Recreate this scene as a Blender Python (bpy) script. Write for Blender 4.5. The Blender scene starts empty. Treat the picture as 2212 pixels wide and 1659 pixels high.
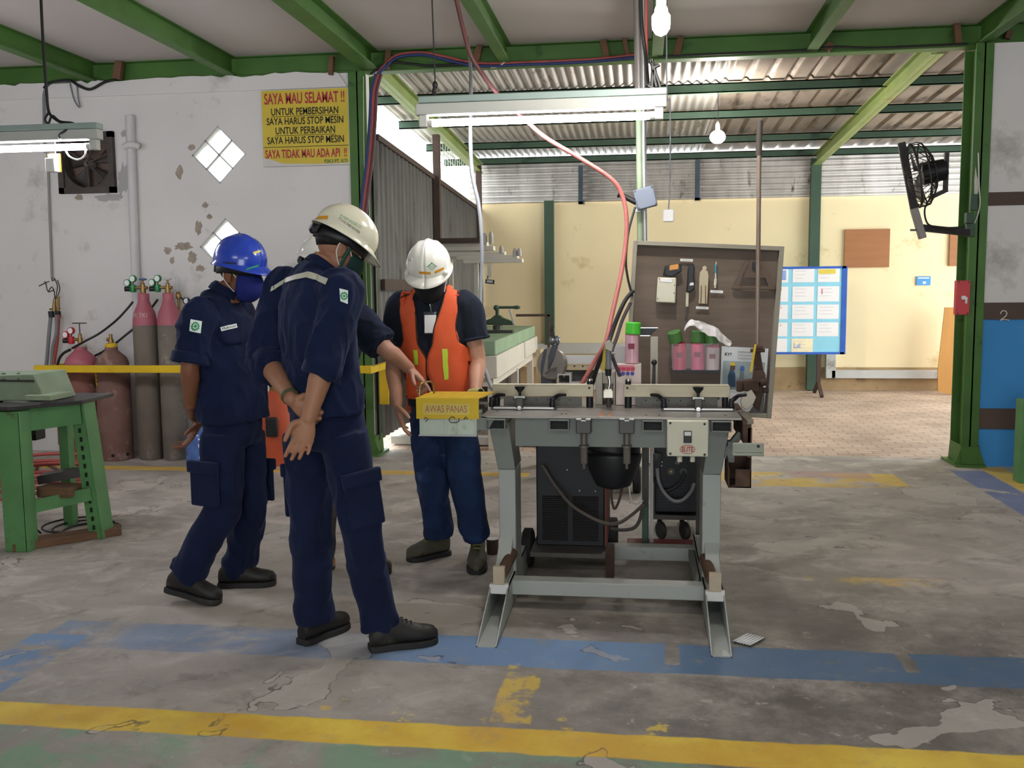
import bpy, math, random
import numpy as np
from mathutils import Vector as V, Matrix, noise
from mathutils.bvhtree import BVHTree
random.seed(7)
S = bpy.context.scene; COL = S.collection
R_ = math.radians
# ---------------------------------------------------------------- camera
FPX, CX, CY, CAMH = 2050.0, 1106.0, 829.5, 1.45
YAW, PIT, ROL = R_(7.77), R_(5.9), R_(.57)
_f = V((-math.sin(YAW)*math.cos(PIT), math.cos(YAW)*math.cos(PIT), -math.sin(PIT)))
_r = V((math.cos(YAW), math.sin(YAW), 0)); _d = _f.cross(_r)
CR = _r*math.cos(ROL)+_d*math.sin(ROL); CD = _d*math.cos(ROL)-_r*math.sin(ROL)
CAM = V((0, 0, CAMH))
cam = bpy.data.cameras.new('camera'); cam.sensor_width = 36; cam.sensor_fit = 'HORIZONTAL'
cam.lens = 36*FPX/2212; cam.clip_start = .05; cam.clip_end = 300
co = bpy.data.objects.new('camera', cam); COL.objects.link(co)
m = Matrix((CR, -CD, -_f)).transposed().to_4x4(); m.translation = CAM; co.matrix_world = m
S.camera = co
def ray(px, py): return _f+CR*((px-CX)/FPX)+CD*((py-CY)/FPX)
def U(px, py, Y=None, Z=None, X=None):
    """a point of the photograph at a known depth, height or side position, in metres"""
    v = ray(px, py)
    t = Y/v.y if Y is not None else (Z-CAMH)/v.z if Z is not None else X/v.x
    return CAM+v*t
# ---------------------------------------------------------------- view, world
S.view_settings.view_transform = 'Standard'; S.view_settings.look = 'None'
S.view_settings.exposure = 0.78; S.view_settings.gamma = 1; S.view_settings.use_curve_mapping = False
W = bpy.data.worlds.new('overcast'); S.world = W; W.use_nodes = True
bg = W.node_tree.nodes['Background']; bg.inputs[0].default_value = (.93, .97, 1, 1); bg.inputs[1].default_value = 4.0
S.cycles.max_bounces = 6; S.cycles.diffuse_bounces = 4; S.cycles.sample_clamp_indirect = 6
try: S.cycles.use_denoising = True
except Exception: pass
TUBE_STRENGTH, BULB_STRENGTH = 60.0, 320.0
# ---------------------------------------------------------------- materials
def lin(h):
    h = h.lstrip('#'); o = []
    for i in (0, 2, 4):
        x = int(h[i:i+2], 16)/255; o.append(x/12.92 if x <= .04045 else ((x+.055)/1.055)**2.4)
    return o
MATS = {}
def nd(nt, t, **k):
    n = nt.nodes.new(t)
    for a, b in k.items(): setattr(n, a, b)
    return n
def M(name, col, rough=.6, metal=0, var=.12, sc=5, bump=0, bs=60, dirt=None, da=.5, ds=3, spec=.4, coat=0, stretch=None):
    if name in MATS: return MATS[name]
    mt = bpy.data.materials.new(name); mt.use_nodes = True; nt = mt.node_tree; L = nt.links
    b = nt.nodes['Principled BSDF']
    b.inputs['Roughness'].default_value = rough; b.inputs['Metallic'].default_value = metal
    b.inputs['Specular IOR Level'].default_value = spec; b.inputs['Coat Weight'].default_value = coat
    c = lin(col)
    tc = nd(nt, 'ShaderNodeTexCoord'); src = tc.outputs['Object']
    if stretch:
        mp = nd(nt, 'ShaderNodeMapping'); mp.inputs['Scale'].default_value = stretch
        L.new(src, mp.inputs[0]); src = mp.outputs[0]
    n1 = nd(nt, 'ShaderNodeTexNoise'); n1.inputs['Scale'].default_value = sc; n1.inputs['Detail'].default_value = 5
    L.new(src, n1.inputs['Vector'])
    rp = nd(nt, 'ShaderNodeValToRGB'); e = rp.color_ramp.elements
    e[0].position = .3; e[0].color = [max(0, x*(1-var)) for x in c]+[1]
    e[1].position = .7; e[1].color = [min(1, x*(1+var)) for x in c]+[1]
    L.new(n1.outputs[0], rp.inputs[0]); out = rp.outputs[0]
    if dirt:
        n2 = nd(nt, 'ShaderNodeTexNoise'); n2.inputs['Scale'].default_value = ds; n2.inputs['Detail'].default_value = 7; n2.inputs['Roughness'].default_value = .65
        L.new(src, n2.inputs['Vector'])
        r2 = nd(nt, 'ShaderNodeValToRGB'); r2.color_ramp.elements[0].position = .66-.22*da; r2.color_ramp.elements[1].position = .74-.12*da
        L.new(n2.outputs[0], r2.inputs[0])
        mx = nd(nt, 'ShaderNodeMix', data_type='RGBA'); L.new(r2.outputs[0], mx.inputs['Factor'])
        L.new(out, mx.inputs['A']); mx.inputs['B'].default_value = lin(dirt)+[1]; out = mx.outputs['Result']
    L.new(out, b.inputs['Base Color'])
    if bump:
        n3 = nd(nt, 'ShaderNodeTexNoise'); n3.inputs['Scale'].default_value = bs; n3.inputs['Detail'].default_value = 4
        L.new(src, n3.inputs['Vector'])
        bp = nd(nt, 'ShaderNodeBump'); bp.inputs['Strength'].default_value = bump; bp.inputs['Distance'].default_value = .01
        L.new(n3.outputs[0], bp.inputs['Height']); L.new(bp.outputs[0], b.inputs['Normal'])
    MATS[name] = mt; return mt
def EM(name, col, st):
    mt = bpy.data.materials.new(name); mt.use_nodes = True; nt = mt.node_tree
    b = nt.nodes['Principled BSDF']; b.inputs['Base Color'].default_value = lin(col)+[1]
    b.inputs['Emission Color'].default_value = lin(col)+[1]; b.inputs['Emission Strength'].default_value = st
    MATS[name] = mt; return mt
def GL(name, col, rough=.05, trans=1., alpha=1.):
    mt = bpy.data.materials.new(name); mt.use_nodes = True
    b = mt.node_tree.nodes['Principled BSDF']; b.inputs['Base Color'].default_value = lin(col)+[1]
    b.inputs['Roughness'].default_value = rough; b.inputs['Transmission Weight'].default_value = trans; b.inputs['Alpha'].default_value = alpha
    b.inputs['IOR'].default_value = 1.3
    MATS[name] = mt; return mt
# ---------------------------------------------------------------- mesh builder
def basis(d, up=V((0, 0, 1))):
    d = V(d).normalized(); u = up-d*up.dot(d)
    if u.length < 1e-4: u = V((0, 1, 0))-d*d.y
    u.normalize(); return d.cross(u), d, u        # right, forward, up
def catmull(P, sub):
    P = [V(p) for p in P]
    if len(P) < 3 or sub < 2: return P, [float(i) for i in range(len(P))]
    o, t = [], []
    for i in range(len(P)-1):
        a = P[max(i-1, 0)]; b = P[i]; c = P[i+1]; d = P[min(i+2, len(P)-1)]
        for k in range(sub):
            u = k/sub; o.append(.5*((2*b)+(c-a)*u+(2*a-5*b+4*c-d)*u*u+(3*b-a-3*c+d)*u**3)); t.append(i+u)
    o.append(P[-1]); t.append(len(P)-1.0); return o, t
def lerpl(L, t):
    i = min(int(t), len(L)-2) if len(L) > 1 else 0
    if len(L) == 1: return L[0]
    u = t-i; return L[i]*(1-u)+L[i+1]*u
class MB:
    def __init__(s): s.v = []; s.f = []; s.mi = []; s.cm = 0
    def add(s, vs, fs):
        b = len(s.v); s.v += [V(p) for p in vs]; s.f += [tuple(b+i for i in f) for f in fs]; s.mi += [s.cm]*len(fs); return s
    def hexa(s, p): return s.add(p, [(0, 3, 2, 1), (4, 5, 6, 7), (0, 1, 5, 4), (1, 2, 6, 5), (2, 3, 7, 6), (3, 0, 4, 7)])
    def bx(s, x0, x1, y0, y1, z0, z1):
        return s.hexa([(x0, y0, z0), (x1, y0, z0), (x1, y1, z0), (x0, y1, z0), (x0, y0, z1), (x1, y0, z1), (x1, y1, z1), (x0, y1, z1)])
    def box(s, c, sz, ax=None):
        c = V(c); ax = ax or (V((1, 0, 0)), V((0, 1, 0)), V((0, 0, 1))); a, b, d = [V(ax[i])*sz[i]/2 for i in range(3)]
        return s.hexa([c-a-b-d, c+a-b-d, c+a+b-d, c-a+b-d, c-a-b+d, c+a-b+d, c+a+b+d, c-a+b+d])
    def bar(s, p0, p1, w, h, up=V((0, 0, 1))):     # rectangular bar between two points
        p0, p1 = V(p0), V(p1); r, f, u = basis(p1-p0, V(up)); return s.box((p0+p1)/2, (w, (p1-p0).length, h), (r, f, u))
    def loft(s, rings, cap=True, close=True):
        n = len(rings[0]); b = len(s.v); vs = [p for r in rings for p in r]; fs = []
        for j in range(len(rings)-1):
            for i in range(n if close else n-1):
                k = (i+1) % n; fs.append((j*n+i, j*n+k, (j+1)*n+k, (j+1)*n+i))
        if cap: fs += [tuple(range(n-1, -1, -1)), tuple((len(rings)-1)*n+i for i in range(n))]
        return s.add(vs, fs)
    def cyl(s, p0, p1, r0, r1=None, n=16, cap=True):
        p0, p1 = V(p0), V(p1); r1 = r0 if r1 is None else r1; a, f, u = basis(p1-p0)
        return s.loft([[p+(u*math.cos(2*math.pi*i/n)+a*math.sin(2*math.pi*i/n))*q*(-1 if 0 else 1) for i in range(n)] for p, q in ((p0, r0), (p1, r1))], cap)
    def tube(s, pts, r, n=10, sub=6, ball=False, flat=1.0, fup=None):
        P, T = catmull(pts, sub); rr = r if isinstance(r, (list, tuple)) else [r]
        rings = []; u = None
        for i, p in enumerate(P):
            d = (P[min(i+1, len(P)-1)]-P[max(i-1, 0)]).normalized()
            if u is None: u = (basis(d, fup)[2] if fup else basis(d)[2])
            u = (u-d*u.dot(d)); u = u.normalized() if u.length > 1e-6 else basis(d)[2]
            w = d.cross(u); q = lerpl(rr, T[i])
            rings.append([p+(u*math.cos(2*math.pi*k/n)*flat+w*math.sin(2*math.pi*k/n))*q for k in range(n)])
        s.loft(rings)
        if ball: s.ell(P[0], [rr[0]]*3); s.ell(P[-1], [rr[-1]]*3)
        return s
    def lathe(s, prof, o=(0, 0, 0), ax=(0, 0, 1), n=24):
        o = V(o); a, f, u = basis(ax)
        return s.loft([[o+f*z+(u*math.cos(2*math.pi*i/n)+a*math.sin(2*math.pi*i/n))*max(r, 1e-4) for i in range(n)] for r, z in prof])
    def prism(s, poly, vec):
        n = len(poly); p = [V(q) for q in poly]; v = V(vec)
        return s.add(p+[q+v for q in p], [tuple(range(n-1, -1, -1)), tuple(range(n, 2*n))]+[(i, (i+1) % n, n+(i+1) % n, n+i) for i in range(n)])
    def ell(s, c, r, ax=None, n=16, m=10):
        c = V(c); ax = ax or (V((1, 0, 0)), V((0, 1, 0)), V((0, 0, 1)))
        rings = []
        for j in range(1, m):
            ph = math.pi*j/m; rings.append([c+V(ax[0])*r[0]*math.sin(ph)*math.cos(2*math.pi*i/n)+V(ax[1])*r[1]*math.sin(ph)*math.sin(2*math.pi*i/n)-V(ax[2])*r[2]*math.cos(ph) for i in range(n)])
        s.loft(rings, cap=False); b = len(s.v)-n*(m-1); s.v += [c-V(ax[2])*r[2], c+V(ax[2])*r[2]]
        lo, hi = len(s.v)-2, len(s.v)-1
        for i in range(n):
            s.f.append((lo, b+(i+1) % n, b+i)); s.f.append((hi, b+(m-2)*n+i, b+(m-2)*n+(i+1) % n)); s.mi += [s.cm]*2
        return s
    def grid(s, rows):
        n = len(rows[0]); return s.add([p for r in rows for p in r], [(j*n+i, j*n+i+1, (j+1)*n+i+1, (j+1)*n+i) for j in range(len(rows)-1) for i in range(n-1)])
    def tor(s, c, ax, R, r, n=28, m=8):
        a, f, u = basis(ax); c = V(c); P = [c+(u*math.cos(2*math.pi*i/n)+a*math.sin(2*math.pi*i/n))*R for i in range(n)]
        rings = []
        for i in range(n+1):
            e = (P[i % n]-c).normalized(); rings.append([P[i % n]+(e*math.cos(2*math.pi*k/m)+f*math.sin(2*math.pi*k/m))*r for k in range(m)])
        return s.loft(rings, cap=False)
    def mesh(s, name, mats, off=None, ang=38):
        me = bpy.data.meshes.new(name); off = V(off or (0, 0, 0))
        me.from_pydata([p-off for p in s.v], [], s.f); me.validate(); me.update()
        for mt in (mats if isinstance(mats, (list, tuple)) else [mats]): me.materials.append(mt)
        if len(s.mi) == len(me.polygons): me.polygons.foreach_set('material_index', s.mi)
        me.polygons.foreach_set('use_smooth', [True]*len(me.polygons)); me.set_sharp_from_angle(angle=R_(ang))
        return me
    def build(s, name, mats, parent=None, bev=0, solid=0, sub=0, ang=38, origin=None, local=False):
        if parent is not None:
            off = V((0, 0, 0)) if local else base_of(parent); me = s.mesh(name, mats, off, ang)
        else:
            if origin is None:
                xs = [p.x for p in s.v]; ys = [p.y for p in s.v]; zs = [p.z for p in s.v]
                origin = V(((min(xs)+max(xs))/2, (min(ys)+max(ys))/2, min(zs)))
            off = V(origin); me = s.mesh(name, mats, off, ang)
        o = bpy.data.objects.new(name, me); COL.objects.link(o)
        if parent is not None: o.parent = parent
        else: o.location = off
        if solid:
            q = o.modifiers.new('thickness', 'SOLIDIFY'); q.thickness = solid; q.offset = 0
        if bev:
            q = o.modifiers.new('bevel', 'BEVEL'); q.width = bev; q.segments = 2; q.limit_method = 'ANGLE'; q.angle_limit = R_(40)
        if sub:
            q = o.modifiers.new('sub', 'SUBSURF'); q.levels = sub; q.render_levels = sub
        return o
def base_of(o):
    p = V((0, 0, 0))
    while o is not None: p = p+o.location; o = o.parent
    return p
def tag(o, label, cat=None, group=None, kind=None):
    o['label'] = label
    if cat: o['category'] = cat
    if group: o['group'] = group
    if kind: o['kind'] = kind
    return o
def thing(name, label, cat, loc, group=None):
    o = bpy.data.objects.new(name, None); o.empty_display_size = .05; COL.objects.link(o); o.location = loc
    return tag(o, label, cat, group)
def struct(name, mb, mt, label=None, bev=0, solid=0, parent=None, ang=38):
    o = mb.build(name, mt, parent, bev=bev, solid=solid, ang=ang); o['kind'] = 'structure'
    if label: o['label'] = label
    return o
def dup(root, loc, label, rz=0, group=None):
    r = root.copy(); COL.objects.link(r); r.location = loc; r.rotation_euler = (0, 0, rz); r['label'] = label
    if group: r['group'] = group
    for ch in list(root.children):
        c = ch.copy(); COL.objects.link(c); c.parent = r
        for g in list(ch.children):
            d = g.copy(); COL.objects.link(d); d.parent = c
    return r
def text_mb(txt, size, o, right, up, bold=0, align='CENTER', depth=.0006, width=None, spacing=1.0):
    """flat lettering as mesh, centred at o, in the plane right x up"""
    cu = bpy.data.curves.new('t', 'FONT'); cu.body = txt; cu.size = size; cu.align_x = align; cu.align_y = 'CENTER'; cu.offset = bold; cu.resolution_u = 3; cu.space_character = spacing
    ob = bpy.data.objects.new('t', cu); COL.objects.link(ob)
    me = bpy.data.meshes.new_from_object(ob.evaluated_get(bpy.context.evaluated_depsgraph_get()))
    vs = [v.co.copy() for v in me.vertices]; fs = [tuple(p.vertices) for p in me.polygons]
    bpy.data.objects.remove(ob); bpy.data.curves.remove(cu); bpy.data.meshes.remove(me)
    if width and vs:
        w = max(v.x for v in vs)-min(v.x for v in vs); k = width/w; vs = [V((v.x*k, v.y, 0)) for v in vs]
    right, up = V(right).normalized(), V(up).normalized(); nn = right.cross(up)
    mb = MB(); mb.add([V(o)+right*v.x+up*v.y+nn*depth for v in vs], fs); return mb
def merge(*mbs):
    o = MB()
    for k in mbs:
        b = len(o.v); o.v += k.v; o.f += [tuple(b+i for i in f) for f in k.f]; o.mi += k.mi
    return o
def blob(mb, voxel, smooth=4, fac=.5):
    """one continuous surface out of overlapping closed shapes"""
    me = mb.mesh('b', []); ob = bpy.data.objects.new('b', me); COL.objects.link(ob)
    q = ob.modifiers.new('r', 'REMESH'); q.mode = 'VOXEL'; q.voxel_size = voxel; q.adaptivity = 0
    if smooth:
        q = ob.modifiers.new('s', 'SMOOTH'); q.iterations = smooth; q.factor = fac
    m2 = bpy.data.meshes.new_from_object(ob.evaluated_get(bpy.context.evaluated_depsgraph_get()))
    r = MB(); r.v = [v.co.copy() for v in m2.vertices]; r.f = [tuple(p.vertices) for p in m2.polygons]; r.mi = [0]*len(r.f)
    r.n = [v.normal.copy() for v in m2.vertices]
    bpy.data.objects.remove(ob); bpy.data.meshes.remove(me); bpy.data.meshes.remove(m2); return r
def bvh(mb): return BVHTree.FromPolygons(mb.v, mb.f)
# ---------------------------------------------------------------- materials of the place
WALLW = M('white_plaster', '#d5d3ce', .85, var=.035, sc=1.3, bump=.25, bs=9, dirt='#b0aca4', da=.32, ds=1.7)
YELL = M('cream_plaster', '#ead9ae', .85, var=.05, sc=1.0, bump=.15, bs=14, dirt='#cdb684', da=.25, ds=1.4)
CEIL = M('ceiling_board', '#b9b2ac', .9, var=.05, sc=.9, dirt='#b6b1ab', da=.3, ds=1.1)
GREEN = M('green_steel_paint', '#446b2c', .55, var=.16, sc=3, dirt='#24451d', da=.25, ds=5, bump=.06, bs=30)
GREEND = M('dark_green_paint', '#3a5240', .55, var=.15, sc=4, dirt='#1f3a28', da=.3)
GRNM = M('machine_green_paint', '#53834f', .5, var=.15, sc=5, dirt='#4a3a28', da=.22, ds=7)
ZINC = M('galvanised_sheet', '#c4c0ba', .40, metal=.35, var=.16, sc=2.2, dirt='#6f675d', da=.3, ds=2.5, stretch=(3, .7, 1))
ZINCD = M('weathered_sheet', '#8d8175', .6, metal=.25, var=.2, sc=3, dirt='#4d443a', da=.45, ds=2.4, stretch=(2, .6, 1))
FENCE = M('weathered_fence_sheet', '#6a6862', .75, metal=.1, var=.22, sc=5, dirt='#3c3833', da=.35, ds=3, stretch=(1, 2.5, .35))
RUSTW = M('brown_timber', '#6b4f38', .8, var=.2, sc=8, stretch=(1, 1, 6))
BROWNB = M('brown_band_paint', '#54453c', .8, var=.12, sc=3, dirt='#3b302a', da=.2)
BLUEW = M('blue_wall_paint', '#3b8ac6', .7, var=.08, sc=2, dirt='#6ba3cb', da=.22, ds=3, bump=.1, bs=12)
STEEL = M('plain_steel', '#8b8a86', .35, metal=.85, var=.12, sc=9)
STEELD = M('dark_steel', '#4a4846', .45, metal=.6, var=.2, sc=9)
CHROME = M('chrome', '#c9c9c9', .15, metal=1, var=.03)
BLACK = M('black_plastic', '#17181b', .45, var=.15, sc=8)
RUBBER = M('black_rubber', '#252423', .75, var=.2, sc=8, dirt='#4a453e', da=.3)
WHITEP = M('white_paint', '#dcdbd6', .5, var=.04, sc=4, dirt='#b9b4a8', da=.2)
GREYW = M('grey_cladding_paint', '#bfbfb9', .6, var=.06, sc=4, dirt='#8d877c', da=.25)
YELP = M('yellow_paint', '#d8b51c', .5, var=.08, sc=5, dirt='#a78a20', da=.2, ds=6)
REDP = M('red_paint', '#c23b3d', .45, var=.08)
BRASS = M('brass', '#94794a', .4, metal=.8, var=.15)
WOODP = M('plywood_brown', '#9c6a43', .7, var=.1, sc=3, stretch=(.5, 1, 4))
PVC = M('grey_pvc_conduit', '#b4b3b0', .5, var=.05)
CABB = M('black_cable', '#1d1c1d', .5, var=.1)
CABG = M('grey_cable', '#77787a', .5, var=.1)
HOSER = M('red_hose', '#9c4a42', .5, var=.12, dirt='#6b3a35', da=.3, ds=8)
HOSEB = M('blue_hose', '#273768', .5, var=.1)
WIREW = M('white_wire', '#dad7cf', .5, var=.03)
PAPER = M('white_paper', '#e9e8e6', .8, var=.02)
TXTB = M('black_ink', '#1c1a19', .7, var=.02)
# ---------------------------------------------------------------- concrete floor with its painted lines
def floor_mat():
    mt = bpy.data.materials.new('concrete_floor'); mt.use_nodes = True; nt = mt.node_tree; L = nt.links
    b = nt.nodes['Principled BSDF']
    geo = nd(nt, 'ShaderNodeNewGeometry'); pos = geo.outputs['Position']
    def noi(scale, det=5, rough=.55, off=(0, 0, 0), dist=0, st=(1, 1, 1)):
        mp = nd(nt, 'ShaderNodeMapping'); mp.inputs['Location'].default_value = off; mp.inputs['Scale'].default_value = st; L.new(pos, mp.inputs[0])
        n = nd(nt, 'ShaderNodeTexNoise'); n.inputs['Scale'].default_value = scale; n.inputs['Detail'].default_value = det
        n.inputs['Roughness'].default_value = rough; n.inputs['Distortion'].default_value = dist; L.new(mp.outputs[0], n.inputs['Vector']); return n.outputs[0]
    def mth(op, a, c=None, d=None):
        n = nd(nt, 'ShaderNodeMath', operation=op)
        for i, q in enumerate((a, c, d)):
            if q is None: continue
            if isinstance(q, (int, float)): n.inputs[i].default_value = q
            else: L.new(q, n.inputs[i])
        return n.outputs[0]
    def step(x, lo, hi):
        n = nd(nt, 'ShaderNodeMapRange'); n.clamp = True; n.interpolation_type = 'SMOOTHSTEP'
        n.inputs['From Min'].default_value = lo; n.inputs['From Max'].default_value = hi; L.new(x, n.inputs[0]); return n.outputs[0]
    def mix(f, a, c):
        n = nd(nt, 'ShaderNodeMix', data_type='RGBA')
        if isinstance(f, (int, float)): n.inputs['Factor'].default_value = f
        else: L.new(f, n.inputs['Factor'])
        for k, q in (('A', a), ('B', c)):
            if isinstance(q, str): n.inputs[k].default_value = lin(q)+[1]
            else: L.new(q, n.inputs[k])
        return n.outputs['Result']
    sx = nd(nt, 'ShaderNodeSeparateXYZ'); L.new(pos, sx.inputs[0]); X, Y = sx.outputs[0], sx.outputs[1]
    wob = mth('MULTIPLY', mth('SUBTRACT', noi(7, 3), .5), .035)
    Xw, Yw = mth('ADD', X, wob), mth('ADD', Y, wob)
    def band(v, lo, hi, e=.006):
        return mth('MULTIPLY', step(v, lo-e, lo+e), mth('SUBTRACT', 1, step(v, hi-e, hi+e)))
    def rect(x0, x1, y0, y1): return mth('MULTIPLY', band(Xw, x0, x1), band(Yw, y0, y1))
    # base concrete
    col = mix(step(noi(.8, 6, .6), .32, .68), '#8d867c', '#b5ada2')
    col = mix(step(noi(3.2, 8, .7, (3, 1, 0), .6, (1, 1.3, 1)), .45, .72), col, '#c3bbaf')
    col = mix(mth('MULTIPLY', step(noi(5, 8, .7, (9, 4, 0), .4), .52, .72), .75), col, '#7a7166')
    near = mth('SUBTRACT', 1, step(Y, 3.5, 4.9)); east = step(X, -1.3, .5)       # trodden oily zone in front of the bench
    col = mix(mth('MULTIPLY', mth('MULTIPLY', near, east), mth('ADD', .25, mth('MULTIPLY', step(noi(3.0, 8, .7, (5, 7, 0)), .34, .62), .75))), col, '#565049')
    stain = mth('MULTIPLY', mth('MULTIPLY', band(Y, 3.75, 4.5, .2), step(X, -.75, -.3)), step(noi(1.3, 5, .6, (2, 2, 0)), .38, .6))
    col = mix(mth('MULTIPLY', stain, .45), col, '#5b554e')
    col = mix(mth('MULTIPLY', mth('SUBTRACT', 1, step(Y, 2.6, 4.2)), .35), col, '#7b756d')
    col = mix(mth('MULTIPLY', mth('MULTIPLY', near, step(noi(11, 7, .7, (6, 6, 0), .5), .60, .68)), .6), col, '#b9b2a8')
    # flaked skim coat, rim light, crack dark
    fl = mth('ADD', noi(1.35, 4, .55, (11.84, 6.2, 0), .4), mth('MULTIPLY', mth('SUBTRACT', noi(13, 5, .6), .5), .045))
    flm = step(fl, .605, .609); rim = mth('MULTIPLY', mth('MULTIPLY', step(fl, .600, .604), mth('SUBTRACT', 1, step(fl, .606, .609))), step(noi(4, 4, .6, (5, 5, 0)), .42, .58))
    flake = mix(.6, col, '#b9b2a7')
    # paints
    w1 = step(noi(9, 8, .72, (1, 5, 0), .3), .36, .46); w2 = step(noi(4.2, 7, .66, (7, 1, 0), .8), .40, .52)
    wl = mth('MULTIPLY', step(noi(2.2, 6, .66, (4, 8, 0), .8), .34, .5), .75)
    far = step(X, -1.7, -.8)
    blue_keep = mth('MAXIMUM', mth('MULTIPLY', far, step(noi(6, 8, .7, (2, 9, 0)), .30, .42)), mth('MULTIPLY', wl, .9))
    gap1 = mth('SUBTRACT', 1, rect(.10, .155, 3.55, 3.85)); gap2 = mth('SUBTRACT', 1, rect(.99, 1.04, 3.58, 3.85))
    bl = mth('MULTIPLY', mth('MULTIPLY', rect(-2.50, 9, 3.472, 3.768), blue_keep), mth('MULTIPLY', gap1, gap2))
    bl2 = mth('MULTIPLY', rect(-2.55, -2.30, 2.0, 3.6), step(noi(4, 6, .6, (3, 3, 0)), .38, .5))
    bl3 = mth('MULTIPLY', rect(-2.95, -1.4, 4.9, 5.05), step(noi(4, 6, .6, (8, 3, 0)), .58, .66))
    blf = mth('MAXIMUM', mth('MAXIMUM', bl, bl2), bl3)
    pcol = mix(mth('MULTIPLY', blf, mth('ADD', .62, mth('MULTIPLY', w1, .3))), col, mix(step(X, -.3, .4), '#6888ab', '#42617e'))
    gr = mth('MULTIPLY', mth('SUBTRACT', 1, step(Yw, 2.80, 2.82)), step(noi(2.6, 6, .66, (6, 2, 0), .9), .40, .58))
    pcol = mix(mth('MULTIPLY', gr, .7), pcol, '#6f9a77')
    ya = rect(-9, 9, 2.80, 2.965)
    yb = mth('MULTIPLY', rect(-9, -.85, 7.085, 7.235), step(noi(3, 6, .6, (1, 1, 0)), .30, .4))
    yc = mth('MULTIPLY', rect(.55, 1.9, 6.9, 7.42), step(noi(1.6, 5, .6, (2, 6, 0)), .40, .50))
    yd = mth('MULTIPLY', rect(.8, 1.5, 4.63, 4.76), step(noi(3, 6, .66, (2, 5, 0)), .44, .62))
    ye = mth('MULTIPLY', rect(-.5, -.36, 3.0, 3.5), step(noi(5, 6, .66, (2, 1, 0)), .48, .58))
    yf = mth('MULTIPLY', rect(-1.1, .1, 2.95, 3.12), step(noi(7, 6, .66, (2, 8, 0)), .58, .64))
    yg = rect(2.62, 2.80, 4.5, 7.75)
    yk = mth('MAXIMUM', mth('MULTIPLY', ya, mth('ADD', .80, mth('MULTIPLY', w1, .2))), mth('MULTIPLY', yb, .85))
    for q, k in ((yc, .8), (yd, .6), (ye, .75), (yf, .7), (yg, .8)): yk = mth('MAXIMUM', yk, mth('MULTIPLY', q, k))
    ycol = mix(step(noi(3, 6, .6, (8, 8, 0)), .35, .7), '#cfa536', '#e3c74a')
    pcol = mix(yk, pcol, ycol)
    pcol = mix(mth('MULTIPLY', rect(2.36, 2.61, 4.5, 7.6), .75), pcol, '#5e73a3')
    pcol = mix(mth('MULTIPLY', rect(1.12, 1.72, 7.22, 7.48), .55), pcol, '#b08a84')
    keepf = mth('SUBTRACT', 1, mth('MULTIPLY', flm, mth('SUBTRACT', 1, mth('MAXIMUM', yk, mth('MULTIPLY', blf, .5)))))
    out = mix(keepf, flake, pcol); out = mix(mth('MULTIPLY', rim, .75), out, '#4c463f')
    out = mix(mth('MULTIPLY', step(noi(38, 4, .7, (3, 3, 0)), .60, .75), .35), out, '#5b564f')
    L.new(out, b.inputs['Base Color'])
    L.new(mth('ADD', .50, mth('MULTIPLY', noi(4, 5), .38)), b.inputs['Roughness']); b.inputs['Specular IOR Level'].default_value = .45
    bp = nd(nt, 'ShaderNodeBump'); bp.inputs['Strength'].default_value = .35; bp.inputs['Distance'].default_value = .006
    L.new(mth('ADD', mth('MULTIPLY', noi(22, 6, .65), .5), mth('MULTIPLY', flm, -.9)), bp.inputs['Height']); L.new(bp.outputs[0], b.inputs['Normal'])
    return mt
def paver_mat():
    mt = bpy.data.materials.new('clay_pavers'); mt.use_nodes = True; nt = mt.node_tree; L = nt.links; b = nt.nodes['Principled BSDF']
    geo = nd(nt, 'ShaderNodeNewGeometry'); br = nd(nt, 'ShaderNodeTexBrick'); L.new(geo.outputs['Position'], br.inputs['Vector'])
    br.inputs['Color1'].default_value = lin('#bda48f')+[1]; br.inputs['Color2'].default_value = lin('#cdb6a2')+[1]; br.inputs['Mortar'].default_value = lin('#8f7e70')+[1]
    br.inputs['Scale'].default_value = 1; br.inputs['Brick Width'].default_value = .21; br.inputs['Row Height'].default_value = .105; br.inputs['Mortar Size'].default_value = .005
    n = nd(nt, 'ShaderNodeTexNoise'); n.inputs['Scale'].default_value = 1.6; n.inputs['Detail'].default_value = 8; L.new(geo.outputs['Position'], n.inputs['Vector'])
    r = nd(nt, 'ShaderNodeValToRGB'); r.color_ramp.elements[0].position = .35; r.color_ramp.elements[0].color = (.72, .70, .68, 1); r.color_ramp.elements[1].position = .7; r.color_ramp.elements[1].color = (1.05, 1.04, 1.03, 1)
    L.new(n.outputs[0], r.inputs[0]); mx = nd(nt, 'ShaderNodeMix', data_type='RGBA', blend_type='MULTIPLY'); mx.inputs['Factor'].default_value = 1
    L.new(br.outputs['Color'], mx.inputs['A']); L.new(r.outputs[0], mx.inputs['B']); L.new(mx.outputs['Result'], b.inputs['Base Color']); b.inputs['Roughness'].default_value = .8
    bp = nd(nt, 'ShaderNodeBump'); bp.inputs['Strength'].default_value = .4; bp.inputs['Distance'].default_value = .006; bp.invert = True
    L.new(br.outputs['Fac'], bp.inputs['Height']); L.new(bp.outputs[0], b.inputs['Normal']); return mt
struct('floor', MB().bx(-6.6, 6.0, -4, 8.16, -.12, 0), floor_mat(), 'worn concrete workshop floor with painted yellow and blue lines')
struct('floor_back', MB().bx(-2.6, 6.0, 8.16, 13.6, -.14, -.015), paver_mat(), 'brown brick paved floor of the room behind')
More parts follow.
